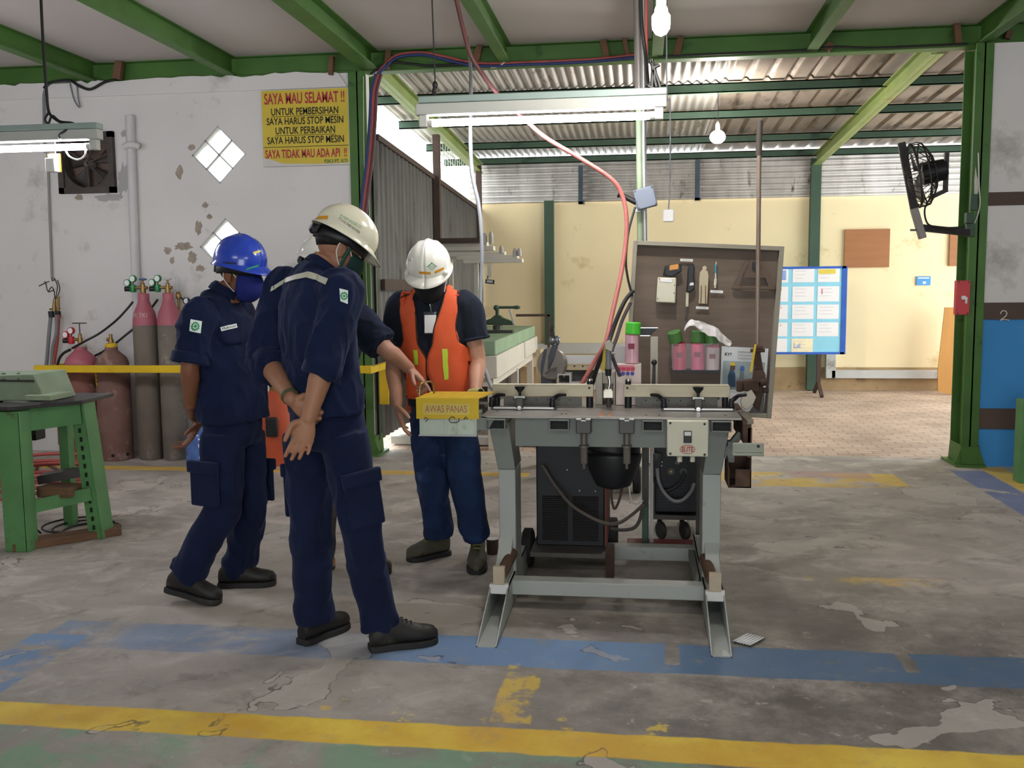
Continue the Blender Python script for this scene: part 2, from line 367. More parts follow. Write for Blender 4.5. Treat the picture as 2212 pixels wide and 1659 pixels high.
# ---------------------------------------------------------------- left white wall with its openings
def wall_with_holes(x0, x1, y0, y1, z0, z1, polys):
    """wall panel whose front face is tiled around square/diamond openings"""
    mb = MB(); xs = sorted({x0, x1}|{p[0] for q in polys for p in q}); edges = xs
    import itertools
    for a, c in zip(xs[:-1], xs[1:]):
        if c-a < 1e-5: continue
        mids = (a+c)/2; cuts = []
        for q in polys:
            h = [[], []]
            for k, xx in enumerate((a+1e-7, c-1e-7)):
                for p0, p1 in zip(q, q[1:]+q[:1]):
                    lo, hi = sorted((p0[0], p1[0]))
                    if lo <= xx <= hi and hi-lo > 1e-5:
                        t = (xx-p0[0])/(p1[0]-p0[0]); h[k].append(p0[1]+t*(p1[1]-p0[1]))
            if len(h[0]) >= 2 and len(h[1]) >= 2: cuts.append((min(h[0]), max(h[0]), min(h[1]), max(h[1])))
        cuts.sort(); za = zc = z0
        for l0, l1, r0, r1 in cuts+[(z1, z1, z1, z1)]:
            if max(l0-za, r0-zc) > 1e-5:
                mb.hexa([(a, y0, za), (c, y0, zc), (c, y1, zc), (a, y1, za), (a, y0, l0), (c, y0, r0), (c, y1, r0), (a, y1, l0)])
            za, zc = l1, r1
    return mb
WY = 7.9
dia = [[U(472, 272, Y=WY), U(530, 331, Y=WY), U(474, 397, Y=WY), U(413, 336, Y=WY)], [U(482, 481, Y=WY), U(541, 541, Y=WY), U(485, 606, Y=WY), U(422, 545, Y=WY)]]
def diamond(c, h): return [(c[0], c[1]+h), (c[0]+h, c[1]), (c[0], c[1]-h), (c[0]-h, c[1])]
DC = [(-3.602, 2.596), (-3.565, 1.815)]; DH = .245
FC = (-4.81, 2.557); FS = .262
holes = [diamond(c, DH) for c in DC]+[[(FC[0]-FS+.03, FC[1]-FS+.03), (FC[0]+FS-.03, FC[1]-FS+.03), (FC[0]+FS-.03, FC[1]+FS-.03), (FC[0]-FS+.03, FC[1]+FS-.03)]]
wall_l = struct('wall_left', wall_with_holes(-6.6, -2.30, WY, WY+.15, 0, 3.235, holes), WALLW, 'stained white plaster wall behind the gas cylinders')
# rough plaster lip under the beam, old plaster scars
mb = MB(); random.seed(3)
x = -6.5; top = []
while x < -2.44:
    top.append((x, 3.205+random.uniform(-.014, .022))); x += random.uniform(.05, .13)
poly = [V((-6.5, WY-.016, 3.12))]+[V((p[0], WY-.016, p[1]+.035)) for p in top]+[V((-2.44, WY-.016, 3.12))]
struct('trim_1', MB().prism(poly, (0, .02, 0)), WALLW, 'ragged plaster edge along the top of the white wall')
SCAR = M('bare_render', '#a09484', .95, var=.2, sc=14, bump=.5, bs=40)
SCARG = M('grey_filler', '#a9a8a3', .9, var=.05, sc=6)
def ragged(cx, cy, rx, ry, seed, n=22):
    random.seed(seed); return [(cx+rx*math.cos(2*math.pi*i/n)*random.uniform(.6, 1.15), cy+ry*math.sin(2*math.pi*i/n)*random.uniform(.6, 1.15)) for i in range(n)][::-1]
mbs = {0: MB(), 1: MB()}
for cx, cy, rx, ry, sd, mt in ((268, 288, 8, 9, 1, 1), (266, 387, 14, 34, 2, 1), (238, 427, 34, 9, 4, 1), (170, 427, 9, 7, 5, 0), (387, 372, 8, 16, 6, 0), (414, 318, 8, 8, 7, 0), (428, 492, 9, 17, 8, 0), (443, 443, 8, 7, 9, 0),
        (452, 468, 7, 6, 10, 0), (395, 532, 22, 9, 11, 0), (362, 541, 9, 9, 12, 0), (372, 563, 5, 9, 13, 0), (415, 556, 12, 14, 14, 0), (432, 580, 10, 7, 15, 0)):
    mbs[mt].prism([U(x, y, Y=WY-.003) for x, y in ragged(cx, cy, rx, ry, sd)], (0, .006, 0))
for i, mt in ((0, SCAR), (1, SCARG)):
    o = mbs[i].build('plaster_scar', mt, wall_l); o['kind'] = 'structure'; o['label'] = ('brown bare render scars', 'grey filler patches around the fan')[i]
k = 2
# glass block windows
GLB = M('glass_block', '#cfd6d8', .18, var=.03, spec=.6)
def glass_block(i, c, label):
    mb = MB(); s2 = math.sqrt(.5); a = V((s2, 0, s2)); b2 = V((-s2, 0, s2)); e = DH*math.sqrt(2)/2; cc = V((c[0], WY+.02, c[1]))
    g = GL('window_glass_%d' % i, '#f2f6f5', .25, .9)
    for u in (-1, 1):
        for w in (-1, 1):
            o = cc+a*(u*e/2)+b2*(w*e/2); h = e/2-.006
            N = 5; rows = []
            for jy in range(N+1):
                row = []
                for jx in range(N+1):
                    q = o+a*(h*(2*jx/N-1))+b2*(h*(2*jy/N-1)); q = q+V((0, -.012 if (jx+jy) % 2 and 0 < jx < N and 0 < jy < N else 0, 0)); row.append(q)
                rows.append(row)
            mb.grid(rows)
    w = struct('window_%d' % i, mb, g, label, ang=5)
    f = MB()
    for q in (-1, 0, 1):
        for (p, r) in ((a, b2), (b2, a)): f.bar(cc+p*(q*e)-r*e+V((0, .0, 0)), cc+p*(q*e)+r*e, .02 if q else .012, .03, up=V((0, 1, 0)))
    f.build('window_frame', GREYW, w)
glass_block(1, DC[0], 'upper diamond glass block window of four panes in the white wall')
glass_block(2, DC[1], 'lower diamond glass block window behind the blue helmet')
# ---------------------------------------------------------------- right wall
RY = 7.80
zb = [0, .30, .46, 1.155, 1.285, 2.025, 2.125, 3.235]
for i, (mt, lab) in enumerate(((BLUEW, 'blue painted foot of the right wall'), (BROWNB, 'lower brown band on the blue wall'), (BLUEW, 'blue painted wall right of the green column'), (BROWNB, 'brown band with chalk number two on the right wall'), (WALLW, 'white wall panel above the blue paint'), (BROWNB, 'upper brown band on the right wall'), (WALLW, 'white wall panel at the upper right'))):
    dy = -.015 if mt is BROWNB else 0
    struct('wall_right' if i == 0 else 'wall_right_%s' % 'abcdefg'[i], MB().bx(2.62, 6.0, RY+dy, RY+.2, zb[i], zb[i+1]), mt, lab)
CHALK = M('chalk', '#d9d6cf', .95, var=.02)
q = MB().tube([U(2161, 678, Y=RY-.018), U(2166, 671, Y=RY-.018), U(2174, 674, Y=RY-.018), U(2173, 682, Y=RY-.018), U(2161, 692, Y=RY-.018), U(2169, 690, Y=RY-.018), U(2180, 692, Y=RY-.018)], .0035, n=6)
tag(q.build('chalk_number', CHALK), 'white chalk number 2 on the brown band of the right wall', 'chalk mark')
# outer shell so the workshop is a room
struct('wall_outer_left', MB().bx(-6.75, -6.6, -4, 8.05, 0, 3.41), WALLW); struct('wall_outer_right', MB().bx(6.0, 6.15, -4, 8.0, 0, 3.5), WALLW)
struct('wall_rear', MB().bx(-6.75, -1.6, -4.15, -4, 0, 3.47).bx(1.6, 6.15, -4.15, -4, 0, 3.47).bx(-1.6, 1.6, -4.15, -4, 2.4, 3.47), WALLW, 'white rear wall with an unseen gate opening added for fill daylight')  # gate opening is added so that daylight fills the room from behind
struct('ceiling', MB().bx(-6.75, 6.15, -4, 8.0, 3.405, 3.47), CEIL, 'pale board ceiling between green beams')
# ---------------------------------------------------------------- green steel frame
def ibeam(mb, p0, p1, w, h, tf=.012, tw=.012):
    """I section; p0-p1 is the line of its top centre"""
    p0, p1 = V(p0), V(p1); r, f, u = basis(p1-p0)
    for dz, ww, hh in ((-tf/2, w, tf), (-h+tf/2, w, tf), (-h/2, tw, h)): mb.bar(p0+u*dz, p1+u*dz, ww, hh)
    return mb
k = 20
struct('trim_%d' % k, ibeam(MB(), (-6.6, 7.95, 3.41), (6.0, 7.95, 3.41), .12, .175), GREEN, 'long green cross beam above the wall and the opening')
for i, (x, lab) in enumerate(((-5.95, 'first green ceiling beam at the far left'), (-4.72, 'green ceiling beam above the exhaust fan'), (-3.46, 'green ceiling beam left of the yellow sign'), (-2.24, 'wide green ceiling beam meeting the left column'), (-1.10, 'green ceiling beam above the hanging fluorescent lamp'), (.12, 'green ceiling beam behind the upper bulb'), (1.31, 'green ceiling beam right of the bulb'), (2.57, 'green ceiling beam meeting the right column'), (3.8, 'green ceiling beam at the far right'))):
    k += 1; struct('trim_%d' % k, ibeam(MB(), (x, -3, 3.41), (x, 7.9, 3.41), .14 if i == 3 else .085, .16), GREEN, lab)
def column(x0, x1, y0, y1, label):
    mb = MB(); xm = (x0+x1)/2
    mb.bx(x0, x1, y0, y0+.014, 0, 3.235); mb.bx(x0, x1, y1-.014, y1, 0, 3.235); mb.bx(xm-.006, xm+.006, y0, y1, 0, 3.235)
    mb.bx(x0-.05, x1+.05, y0-.05, y1+.05, 0, .02)
    for sx in (x0-.004, x1+.004): mb.prism([(sx, y0-.03, .02), (sx, y1+.02, .02), (sx, y1-.01, .17), (sx, y0, .17)], (.006, 0, 0))
    mb.prism([(x0-.05, y0-.01, .02), (x1+.05, y0-.01, .02), (x1, y0-.01, .16), (x0, y0-.01, .16)], (0, .008, 0))
    global k; k += 1; return struct('trim_%d' % k, mb, GREEN, label)
column(-2.425, -2.275, 7.86, 8.10, 'green steel column at the left of the opening')
column(2.50, 2.625, 7.78, 8.06, 'green steel column at the right of the opening')
# wooden wedges on the big beam
WED = [(256, 152, 18, .2), (716, 142, 10, .1), (838, 130, 12, .12), (1032, 118, 14, .25), (1307, 108, 14, -.2), (1352, 100, 10, -.2), (1466, 100, 14, .25), (2068, 72, 12, -.1), (1790, 101, 16, .6), (2178, 75, 12, .3)]
for i, (px, py, w, tl) in enumerate(WED):
    c = U(px, py, Y=7.87); r_ = V((math.cos(tl), 0, -math.sin(tl))); u_ = V((math.sin(tl), 0, math.cos(tl))); s_ = w/262
    h = .15 if i < 8 else .06
    o = MB().box(c, (s_, .05, h), (r_, V((0, 1, 0)), u_)).build('wood_wedge', RUSTW, bev=.003)
    where = ['above the exhaust fan', 'above the yellow sign at its right corner', 'right of the left column head', 'behind the hanging cables', 'left of the pipe bundle', 'right next to the pipe bundle', 'just right of the upper bulb', 'near the right column head', 'under the beam right of the bulb', 'over the right white wall'][i]
    tag(o, 'wooden wedge on the cross beam '+where, 'wedge', 'wedges along the cross beam')
# ---------------------------------------------------------------- back room
BY = 13.4
struct('wall_back', MB().bx(-2.6, 6.0, BY, BY+.15, 0, 2.62), YELL, 'cream plaster wall of the room behind')
struct('wall_back_base', MB().bx(-2.6, 6.0, BY-.02, BY, -.02, .30), M('stained_plinth', '#a58b66', .95, var=.2, sc=3, dirt='#5d4c3b', da=.5, ds=2.5, bump=.5, bs=15), 'stained rough foot of the cream wall')
def roofz(y): return 3.475-.043*(y-8.1)
def corr(x0, x1, y0, y1, pitch, amp, trap=False):
    n = int((x1-x0)/pitch*(8)); rows = []
    for y in (y0, (y0+y1)/2, y1):
        row = []
        for i in range(n+1):
            x = x0+(x1-x0)*i/n; ph = ((x-x0)/pitch) % 1
            if trap: dz = amp if ph < .18 else amp*max(0, 1-(ph-.18)/.06) if ph < .5 else amp*max(0, (ph-.94)/.06)
            else: dz = amp*math.sin(2*math.pi*ph)
            row.append(V((x, y, roofz(y)+dz)))
        rows.append(row)
    return MB().grid(rows)
struct('roof_corrugated', corr(-2.75, .78, 8.0, 13.9, .088, .014), ZINC, 'finely corrugated roof sheets of the back room', solid=.002, ang=60)
struct('roof_ribbed', corr(.78, 6.1, 8.0, 13.9, .20, .028, True), ZINCD, 'ribbed brownish roof sheets of the back room', solid=.002, ang=25)
PY = [8.3, 9.62, 10.8, 12.2, 13.32]
for i, y in enumerate(PY):
    k += 1; z = roofz(y)-.025; mb = MB()
    mb.bx(-2.75, 5.9, y, y+.012, z-.09, z); mb.bx(-2.75, 5.9, y, y+.05, z-.012, z); mb.bx(-2.75, 5.9, y, y+.05, z-.09, z-.08)
    struct('trim_%d' % k, mb, GREEND, ['first', 'second', 'third', 'fourth', 'last'][i]+' dark green purlin under the back roof from the front')
for x, lab in ((-2.24, 'green rafter on the left above the grey fence'), (2.31, 'yellowish green sloping rafter on the right of the back roof'), (4.9, 'green rafter beyond the right column')):
    k += 1; struct('trim_%d' % k, ibeam(MB(), (x, 8.1, roofz(8.1)-.10), (x, 13.3, roofz(13.3)-.10), .10, .14), M('pale_green_paint', '#87975a', .5, var=.12, sc=3, dirt='#8d7f45', da=.3, ds=3), lab)
# posts on the back wall
for px, w, lab in ((1187, .13, 'green post on the cream wall left of the hoses'), (1757, .13, 'green post on the cream wall behind the notice board')):
    c = U(px, 600, Y=BY-.06); k += 1
    struct('trim_%d' % k, MB().bx(c.x-w/2, c.x+w/2, BY-.12, BY, .62 if px < 1300 else 0, 2.62 if px < 1300 else 3.1), GREEND, lab)
# corrugated strip above the back wall
def hcorr(x0, x1, y, z0, z1, pitch, amp):
    n = int((z1-z0)/pitch*8); return MB().grid([[V((x, y-amp*math.sin(2*math.pi*(z0+(z1-z0)*i/n-z0)/pitch), z0+(z1-z0)*i/n)) for i in range(n+1)] for x in (x0, x1)])
struct('wall_back_sheet', hcorr(-2.4, 6, BY-.03, 2.60, 3.16, .076, .019), ZINC, 'horizontal corrugated sheets above the cream wall', solid=.002, ang=60)
for px, y0, y1, lab in ((1254, 358, 440, 'dark steel bracket left on the corrugated strip'), (1507, 345, 432, 'blue grey steel bracket in the middle of the corrugated strip')):
    a = U(px, y0, Y=BY-.1); b2 = U(px, y1, Y=BY-.1); k += 1
    struct('trim_%d' % k, MB().bx(a.x-.03, a.x+.03, BY-.12, BY-.06, b2.z, a.z).bx(a.x-.03, a.x+.05, BY-.12, BY, b2.z, b2.z+.03), M('blue_grey_steel', '#46505c', .6, metal=.3), lab)
# rails of the sliding frames along the back wall
a = U(1140, 742, Y=BY-.1); b2 = U(1365, 764, Y=BY-.1)
k += 1; struct('trim_%d' % k, MB().bx(-2.3, .35, BY-.11, BY-.001, b2.z, a.z), GREYW, 'grey horizontal rail low on the cream wall', bev=.005)
a = U(1800, 800, Y=BY-.1); b2 = U(2030, 818, Y=BY-.1); c = U(1790, 760, Y=BY-.1)
k += 1; struct('trim_%d' % k, MB().bx(a.x-.02, 4.4, BY-.1, BY-.001, b2.z, a.z).bx(c.x-.03, c.x+.10, BY-.1, BY-.001, b2.z, .75), GREYW, 'white painted frame foot at the right of the cream wall', bev=.005)
# grey fence on the left side of the back room
def fence():
    FX = -2.27; n = 420; rows = []
    ys = [7.98+(13.38-7.98)*i/n for i in range(n+1)]
    for lv in (0, 1):
        rows.append([V((FX+.012*math.sin(2*math.pi*(y-8.1)/.15)+.004*math.sin(2*math.pi*(y-8.1)/.05), y, (.12 if lv == 0 else 2.72-.042*(y-8.1)))) for y in ys])
    return MB().grid(rows)
struct('wall_fence', fence(), FENCE, 'weathered grey corrugated fence on the left of the back room', solid=.004, ang=60)
BR = M('dark_brown_steel', '#4a3b33', .7, var=.15)
k += 1; struct('trim_%d' % k, MB().bar((-2.27, 8.1, 2.735), (-2.27, 13.38, 2.515), .06, .05), BR, 'dark brown top rail of the grey fence')
for px, lab in ((940, 'dark brown post in the middle of the grey fence'), (1031, 'dark brown post at the far end of the grey fence')):
    c = U(px, 440, X=-2.25); k += 1; struct('trim_%d' % k, MB().bx(-2.26, -2.19, c.y-.04, c.y+.04, 0, 3.1), BR, lab)
k += 1; struct('trim_%d' % k, MB().bx(-2.25, -2.22, 8.12, 10.2, 1.42, 1.52), BR, 'brown middle rail of the grey fence')
k += 1; struct('trim_%d' % k, MB().bx(-2.3, -1.2, 8.5, 8.62, .0, .07).bx(-1.1, -.65, 8.5, 8.62, 0, .07), GREYW, 'low white kerb at the foot of the opening')
# light mesh screen in the gap above the far end of the fence
mb = MB()
for i in range(14): y = 11.2+i*.155; mb.bar((-2.42, y, 2.56), (-2.42, y, 3.2), .006, .006)
for i in range(7): mb.bar((-2.42, 11.2, 2.6+i*.09), (-2.42, 13.3, 2.55+i*.09), .006, .006)
k += 1; struct('trim_%d' % k, mb, WHITEP, 'light wire screen in the gap above the fence')
# ground and greenery outside the gap
struct('ground_outside', MB().bx(-30, -2.6, 8.06, 40, -.2, -.12), M('outside_ground', '#8a8a80', .9), None)
# ---------------------------------------------------------------- fluorescent lamps and bulbs
TUBE = EM('lit_tube', '#f4f2ff', TUBE_STRENGTH); BULB = EM('lit_bulb', '#fff9f0', BULB_STRENGTH)
LAMPG = M('lamp_grey_green', '#8fa09a', .5, var=.06)
def tube_lamp(x0, x1, y, z, label, ends=True):
    t = thing('fluorescent_lamp', label, 'lamp', ((x0+x1)/2, y, z-.06), 'fluorescent lamps')
    MB().bx(x0, x1, y-.03, y+.03, z, z+.055).build('housing', M('lamp_housing_paint', '#b3b4ae', .55, var=.04), t, bev=.004)
    MB().bx(x0+.015, x1, y-.035, y+.035, z+.056, z+.088).build('mounting_channel', LAMPG, t, bev=.003)
    MB().cyl((x0+.06, y, z-.036), (x1-.06, y, z-.036), .018, n=14).build('tube', TUBE, t)
    for x, s in ((x0+.035, 1), (x1-.035, -1)):
        MB().bx(x-.02, x+.02, y-.022, y+.022, z-.056, z).cyl((x, y, z-.036), (x+s*.045, y, z-.036), .0205, n=14).build('end_socket', GREYW, t, bev=.003)
    return t
t = tube_lamp(-1.103, .116, 4.7, 2.29, 'long fluorescent lamp hanging over the welding bench'); 
t = tube_lamp(-4.15, -2.95, 4.98, 2.274, 'fluorescent lamp cut by the left edge before the exhaust fan')
MB().box(U(113, 357, Y=4.98), (.055, .05, .075)).build('starter_box', WHITEP, t, bev=.004)
MB().box(U(118, 352, Y=5.01), (.07, .012, .10)).build('starter_plate', M('orange_plastic', '#e0a02c', .5), t)
MB().tube([U(142, 325, Y=4.98), U(150, 338, Y=4.97), U(168, 345, Y=4.97), U(183, 336, Y=4.97), U(185, 318, Y=4.98)], .005).tube([U(118, 300, Y=4.96), U(119, 326, Y=4.96), U(119, 345, Y=4.97)], .0025).build('wire', WIREW, t)
# four lamps added out of view to brighten the room and its side walls
tube_lamp(-3.3, -2.05, .6, 2.5, 'added fluorescent fill lamp over the aisle, unseen at the left'); tube_lamp(-.2, 1.05, .6, 2.5, 'added fluorescent fill lamp over the aisle, unseen above the camera'); tube_lamp(3.0, 4.25, 4.7, 2.4, 'added fluorescent fill lamp, unseen at the right'); tube_lamp(-5.9, -4.65, 4.98, 2.4, 'added fluorescent fill lamp, unseen at the far left')
def bulb(p, r, h, label, cord_top, flat=1.0):
    t = thing('light_bulb', label, 'light bulb', p-V((0, 0, h/2)))
    if flat >= 1:
        prof = [(0, -h/2), (r*.6, -h/2+.01), (r*.97, -h/2+.03), (r, -h*.1), (r, h*.2), (r*.75, h*.3), (r*.7, h*.42), (r*.6, h/2)]
        MB().lathe(prof, p, n=20).build('glass_envelope', BULB, t)
    else: MB().ell(p, (r, r, r*.85)).build('glass_envelope', BULB, t)
    top = p+V((0, 0, h/2))
    MB().lathe([(.017, -.01), (.02, .01), (.02, .05), (.012, .07), (.004, .085)], top, n=14).build('lamp_socket', WHITEP, t)
    MB().tube([top+V((0, 0, .07)), (top+cord_top)/2+V((.004, 0, 0)), cord_top], .003).build('cord', CABB, t)
p = U(1428, 47, Y=4.0); bulb(p, .036, .115, 'lit jar shaped bulb at the upper middle before the cross beam', V((p.x, p.y, 3.40)))
p = U(1550, 296, Y=9.6); bulb(p, .075, .14, 'lit round bulb under the second purlin of the back room', V((p.x, 9.63, 3.31)), .9)
# hanging wires of the lamps
def cable(name, label, pts, r, mt, cat='cable', sub=8, group=None):
    return tag(MB().tube(pts, r, n=8, sub=sub).build(name, mt, ang=60), label, cat, group)
p0 = U(941, 200, Y=4.7)
cable('suspension_wire', 'thin dark wire carrying the left end of the bench lamp', [U(933, 0, Y=4.7)+V((0, 0, .03)), U(937, 100, Y=4.7), p0, U(943, 216, Y=4.7)], .0035, CABB, 'wire')
tag(MB().ell(U(940, 184, Y=4.7), (.014, .014, .02)).tube([U(940, 186, Y=4.7), U(937, 200, Y=4.69), U(945, 213, Y=4.69)], .009).build('wire_knot', CABB), 'dark knot of wire above the left end of the bench lamp', 'wire')
cable('lamp_cable', 'dark cable bundle dropping to the left lamp', [U(88, -10, Y=4.98), U(93, 90, Y=4.98), U(100, 190, Y=4.98), U(105, 240, Y=4.98), U(118, 256, Y=4.98), U(135, 266, Y=4.97)], .008, CABB)
cable('lamp_cable', 'dark loop of cable on top of the left lamp', [U(105, 243, Y=4.97), U(97, 258, Y=4.97), U(105, 266, Y=4.97), U(113, 250, Y=4.97), U(130, 262, Y=4.97), U(160, 268, Y=4.97), U(130, 290, Y=4.94), U(130, 300, Y=4.94)], .006, CABB)
cable('wall_cable', 'dark loops of cable under the beam at the upper left', [U(95, 190, Y=7.88), U(110, 178, Y=7.86), U(150, 174, Y=7.86), U(170, 185, Y=7.86), U(195, 193, Y=7.86), U(225, 178, Y=7.86), U(250, 172, Y=7.86)], .012, CABB)
cable('wall_cable', 'thin wire ending in a stub on the white wall', [U(150, 176, Y=7.87), U(160, 215, Y=7.87), U(172, 232, Y=7.87), U(168, 205, Y=7.87), U(166, 180, Y=7.87)], .006, CABG)
cable('wall_cable', 'grey cable curling down the white wall at the upper left', [U(145, 175, Y=7.88), U(110, 180, Y=7.88), U(96, 200, Y=7.88), U(95, 240, Y=7.88), U(97, 330, Y=7.88)], .012, CABG)
# conduits on the white wall
mb = MB().tube([U(281, 250, Y=7.87), U(287, 420, Y=7.87), U(297, 690, Y=7.87)], .04, n=12); o = mb.build('wall_conduit', M('white_conduit', '#c9c7c5', .5, var=.04)); tag(o, 'white pipe down the wall right of the exhaust fan', 'pipe')
MB().tube([U(269, 317, Y=7.85), U(284, 312, Y=7.82), U(300, 317, Y=7.85)], .03, n=10).build('pipe_clamp', M('white_conduit2', '#d3d1cf', .5), o)
cable('wall_conduit', 'thin grey pipe down the white wall above the hanging hoses', [U(103, 330, Y=7.88), U(106, 430, Y=7.88), U(112, 600, Y=7.88)], .010, M('pipe_grey', '#8c8a86', .5), 'pipe')
# ---------------------------------------------------------------- exhaust fan in the wall
DK = M('dark_greasy_metal', '#4c4641', .7, metal=.2, var=.25, sc=9, dirt='#2b2724', da=.35, bump=.2, bs=30)
cx, cz = FC; t = thing('exhaust_fan', 'square dark exhaust fan set in the white wall', 'fan', (cx, WY-.01, cz-FS))
mb = MB()
for a in range(4):
    an = a*math.pi/2; e = V((math.cos(an), 0, math.sin(an))); q = V((-math.sin(an), 0, math.cos(an))); mb.box(V((cx, WY-.01, cz))+e*(FS-.025), (.05, .07, FS*2), (e, V((0, 1, 0)), q))
ring = [(cx+.215*math.cos(2*math.pi*i/40), cz+.215*math.sin(2*math.pi*i/40)) for i in range(40)]
sq = [(cx+FS*.93*max(-1, min(1, 1.42*math.cos(2*math.pi*i/40))), cz+FS*.93*max(-1, min(1, 1.42*math.sin(2*math.pi*i/40)))) for i in range(40)]
mb.loft([[V((x, WY-.02, z)) for x, z in ring], [V((x, WY-.02, z)) for x, z in sq]], cap=False)
mb.loft([[V((x, WY-.02, z)) for x, z in ring], [V((x, WY+.10, z)) for x, z in ring]], cap=False); mb.build('frame', DK, t)
mb = MB()
for i in range(5):
    a0 = i*2*math.pi/5+.4; rows = []
    for j in range(5):
        rr = .05+.15*j/4; w = .30+.10*j/4; rows.append([V((cx+rr*math.cos(a0+w*s_), WY+.05+.025*s_, cz+rr*math.sin(a0+w*s_))) for s_ in (-1, -.3, .3, 1)])
    mb.grid(rows)
mb.build('blade', DK, t, solid=.003)
MB().lathe([(.001, -.02), (.03, -.018), (.045, 0), (.05, .05), (.001, .05)], (cx-.01, WY+.02, cz+.0), (0, 1, 0), 20).build('hub', M('greasy_grey', '#6f6a64', .5, metal=.3), t)
mb = MB()
for a in (.35, 1.25, 2.6, 4.75, 5.5): mb.bar((cx, WY-.01, cz), (cx+.215*math.cos(a), WY-.01, cz+.215*math.sin(a)), .006, .010)
mb.build('guard', DK, t)
MB().bx(cx-.24, cx+.24, WY+.135, WY+.15, cz-.24, cz+.24).build('rear_louvre', M('dusty_brown', '#786458', .85, var=.15, sc=12, stretch=(1, 1, 8)), t)
# ---------------------------------------------------------------- yellow safety sign
A, B_, C_, D_ = U(562, 194, Y=7.85), U(752, 187, Y=7.85), U(755, 354, Y=7.85), U(564, 358, Y=7.85)
sx0, sx1, sz0, sz1 = -3.187, -2.425, 2.478, 3.11
t = thing('safety_sign', 'yellow safety sign with red and black writing on the white wall', 'sign', ((sx0+sx1)/2, 7.87, sz0))
MB().bx(sx0, sx1, 7.86, 7.895, sz0, sz1).build('backing_board', M('sign_backing', '#c9c7c0', .8, var=.06), t)
SY = M('sign_yellow', '#cbb53a', .55, var=.06, sc=4, dirt='#b39d36', da=.2)
random.seed(5); bot = [(sx0+.006, sz0+.075)]+[(sx0+.006+x, sz0+.075-.055*(x/.16)**1.2+random.uniform(-.004, .004)) for x in (.05, .09, .13, .16)]+[(sx0+.3, sz0+.018), (sx0+.5, sz0+.012), (sx1-.006, sz0+.016)]
MB().prism([V((x, 7.859, z)) for x, z in bot]+[V((sx1-.006, 7.859, sz1-.006)), V((sx0+.006, 7.859, sz1-.006))], (0, -.003, 0)).build('yellow_face', SY, t)
RT = M('sign_red', '#a8323a', .6, var=.04); X_, Z_ = V((1, 0, 0)), V((0, 0, 1)); xm = (sx0+sx1)/2; H_ = sz1-sz0
def ln(txt, fz, w, size, mt, b=.012, dx=0, nm='lettering'):
    return text_mb(txt, size, (xm+dx, 7.8545, sz1-H_*fz), X_, Z_, bold=b, width=w).build(nm, mt, t)
ln('SAYA MAU SELAMAT !!', .125, .70, .125, RT, .0028); ln('SAYA TIDAK MAU ADA API  !!', .845, .715, .098, RT, .0024)
for q, fz, w in (('UNTUK PEMBERSIHAN', .293, .585), ('SAYA HARUS STOP MESIN', .417, .67), ('UNTUK PERBAIKAN', .541, .52), ('SAYA HARUS STOP MESIN', .667, .67)): ln(q, fz, w, .082, TXTB, .0012)
ln('P2K3 PT. KTI', .953, .20, .04, M('sign_green', '#2f6a3c', .6), .001, .26)
MB().bx(xm-.295, xm+.295, 7.853, 7.856, sz1-H_*.353, sz1-H_*.347).bx(xm-.265, xm+.265, 7.853, 7.856, sz1-H_*.602, sz1-H_*.596).bx(sx0+.008, sx1-.008, 7.853, 7.856, sz1-H_*.752, sz1-H_*.745).build('rule', TXTB, t)
# ---------------------------------------------------------------- gas cylinders
GB = M('grey_brown_cylinder_paint', '#6f665b', .7, var=.16, sc=7, dirt='#93887a', da=.3, ds=7, bump=.12, bs=50, stretch=(1, 1, .5))
GP = M('pink_cylinder_paint', '#a65b66', .5, var=.12, sc=6, dirt='#75504c', da=.2)
RB = M('rust_brown_cylinder_paint', '#7c5044', .7, var=.16, sc=7, dirt='#a48b7e', da=.22, ds=9, bump=.12, bs=50)
RB2 = M('dusty_brown_cylinder_paint', '#785950', .75, var=.22, sc=6, dirt='#a5938a', da=.4, ds=6, bump=.12, bs=50)
GRNR = M('green_regulator', '#2f7a46', .35, metal=.3); REDR = M('red_regulator', '#b3202a', .4); DIAL = M('dial_face', '#dfe4e0', .4)
def gauge(mb, c, r, d): mb.cyl(c-d*.012, c+d*.012, r, n=18)
def regulator(t, c, mt, side=-1, sc=1.0):
    """two gauges, body and knob to the side of a valve"""
    MB().cyl(c, c+V((side*.05, 0, 0)), .012, n=10).build('inlet_nut', BRASS, t)
    b = c+V((side*.062, 0, -.005)); MB().lathe([(.001, -.035), (.026, -.03), (.03, 0), (.026, .03), (.001, .035)], b, (0, 0, 1), 16).build('regulator_body', mt, t)
    MB().cyl(b+V((side*.02, -.01, -.004)), b+V((side*.062, -.02, -.004)), .021, n=16).build('adjusting_knob', BLACK, t)
    for q in (V((-side*.016, -.02, .082)), V((side*.032, -.025, .048))):
        d = V((side*.12, -1, 0)).normalized(); g = MB(); gauge(g, b+q, .030, d); o = g.build('pressure_gauge', mt, t)
        MB().cyl(b+q-d*-.0121, b+q+d*.0135, .024, n=18).build('dial', DIAL, o)
        MB().cyl(b, b+q, .007, n=8).build('gauge_stem', BRASS, t)
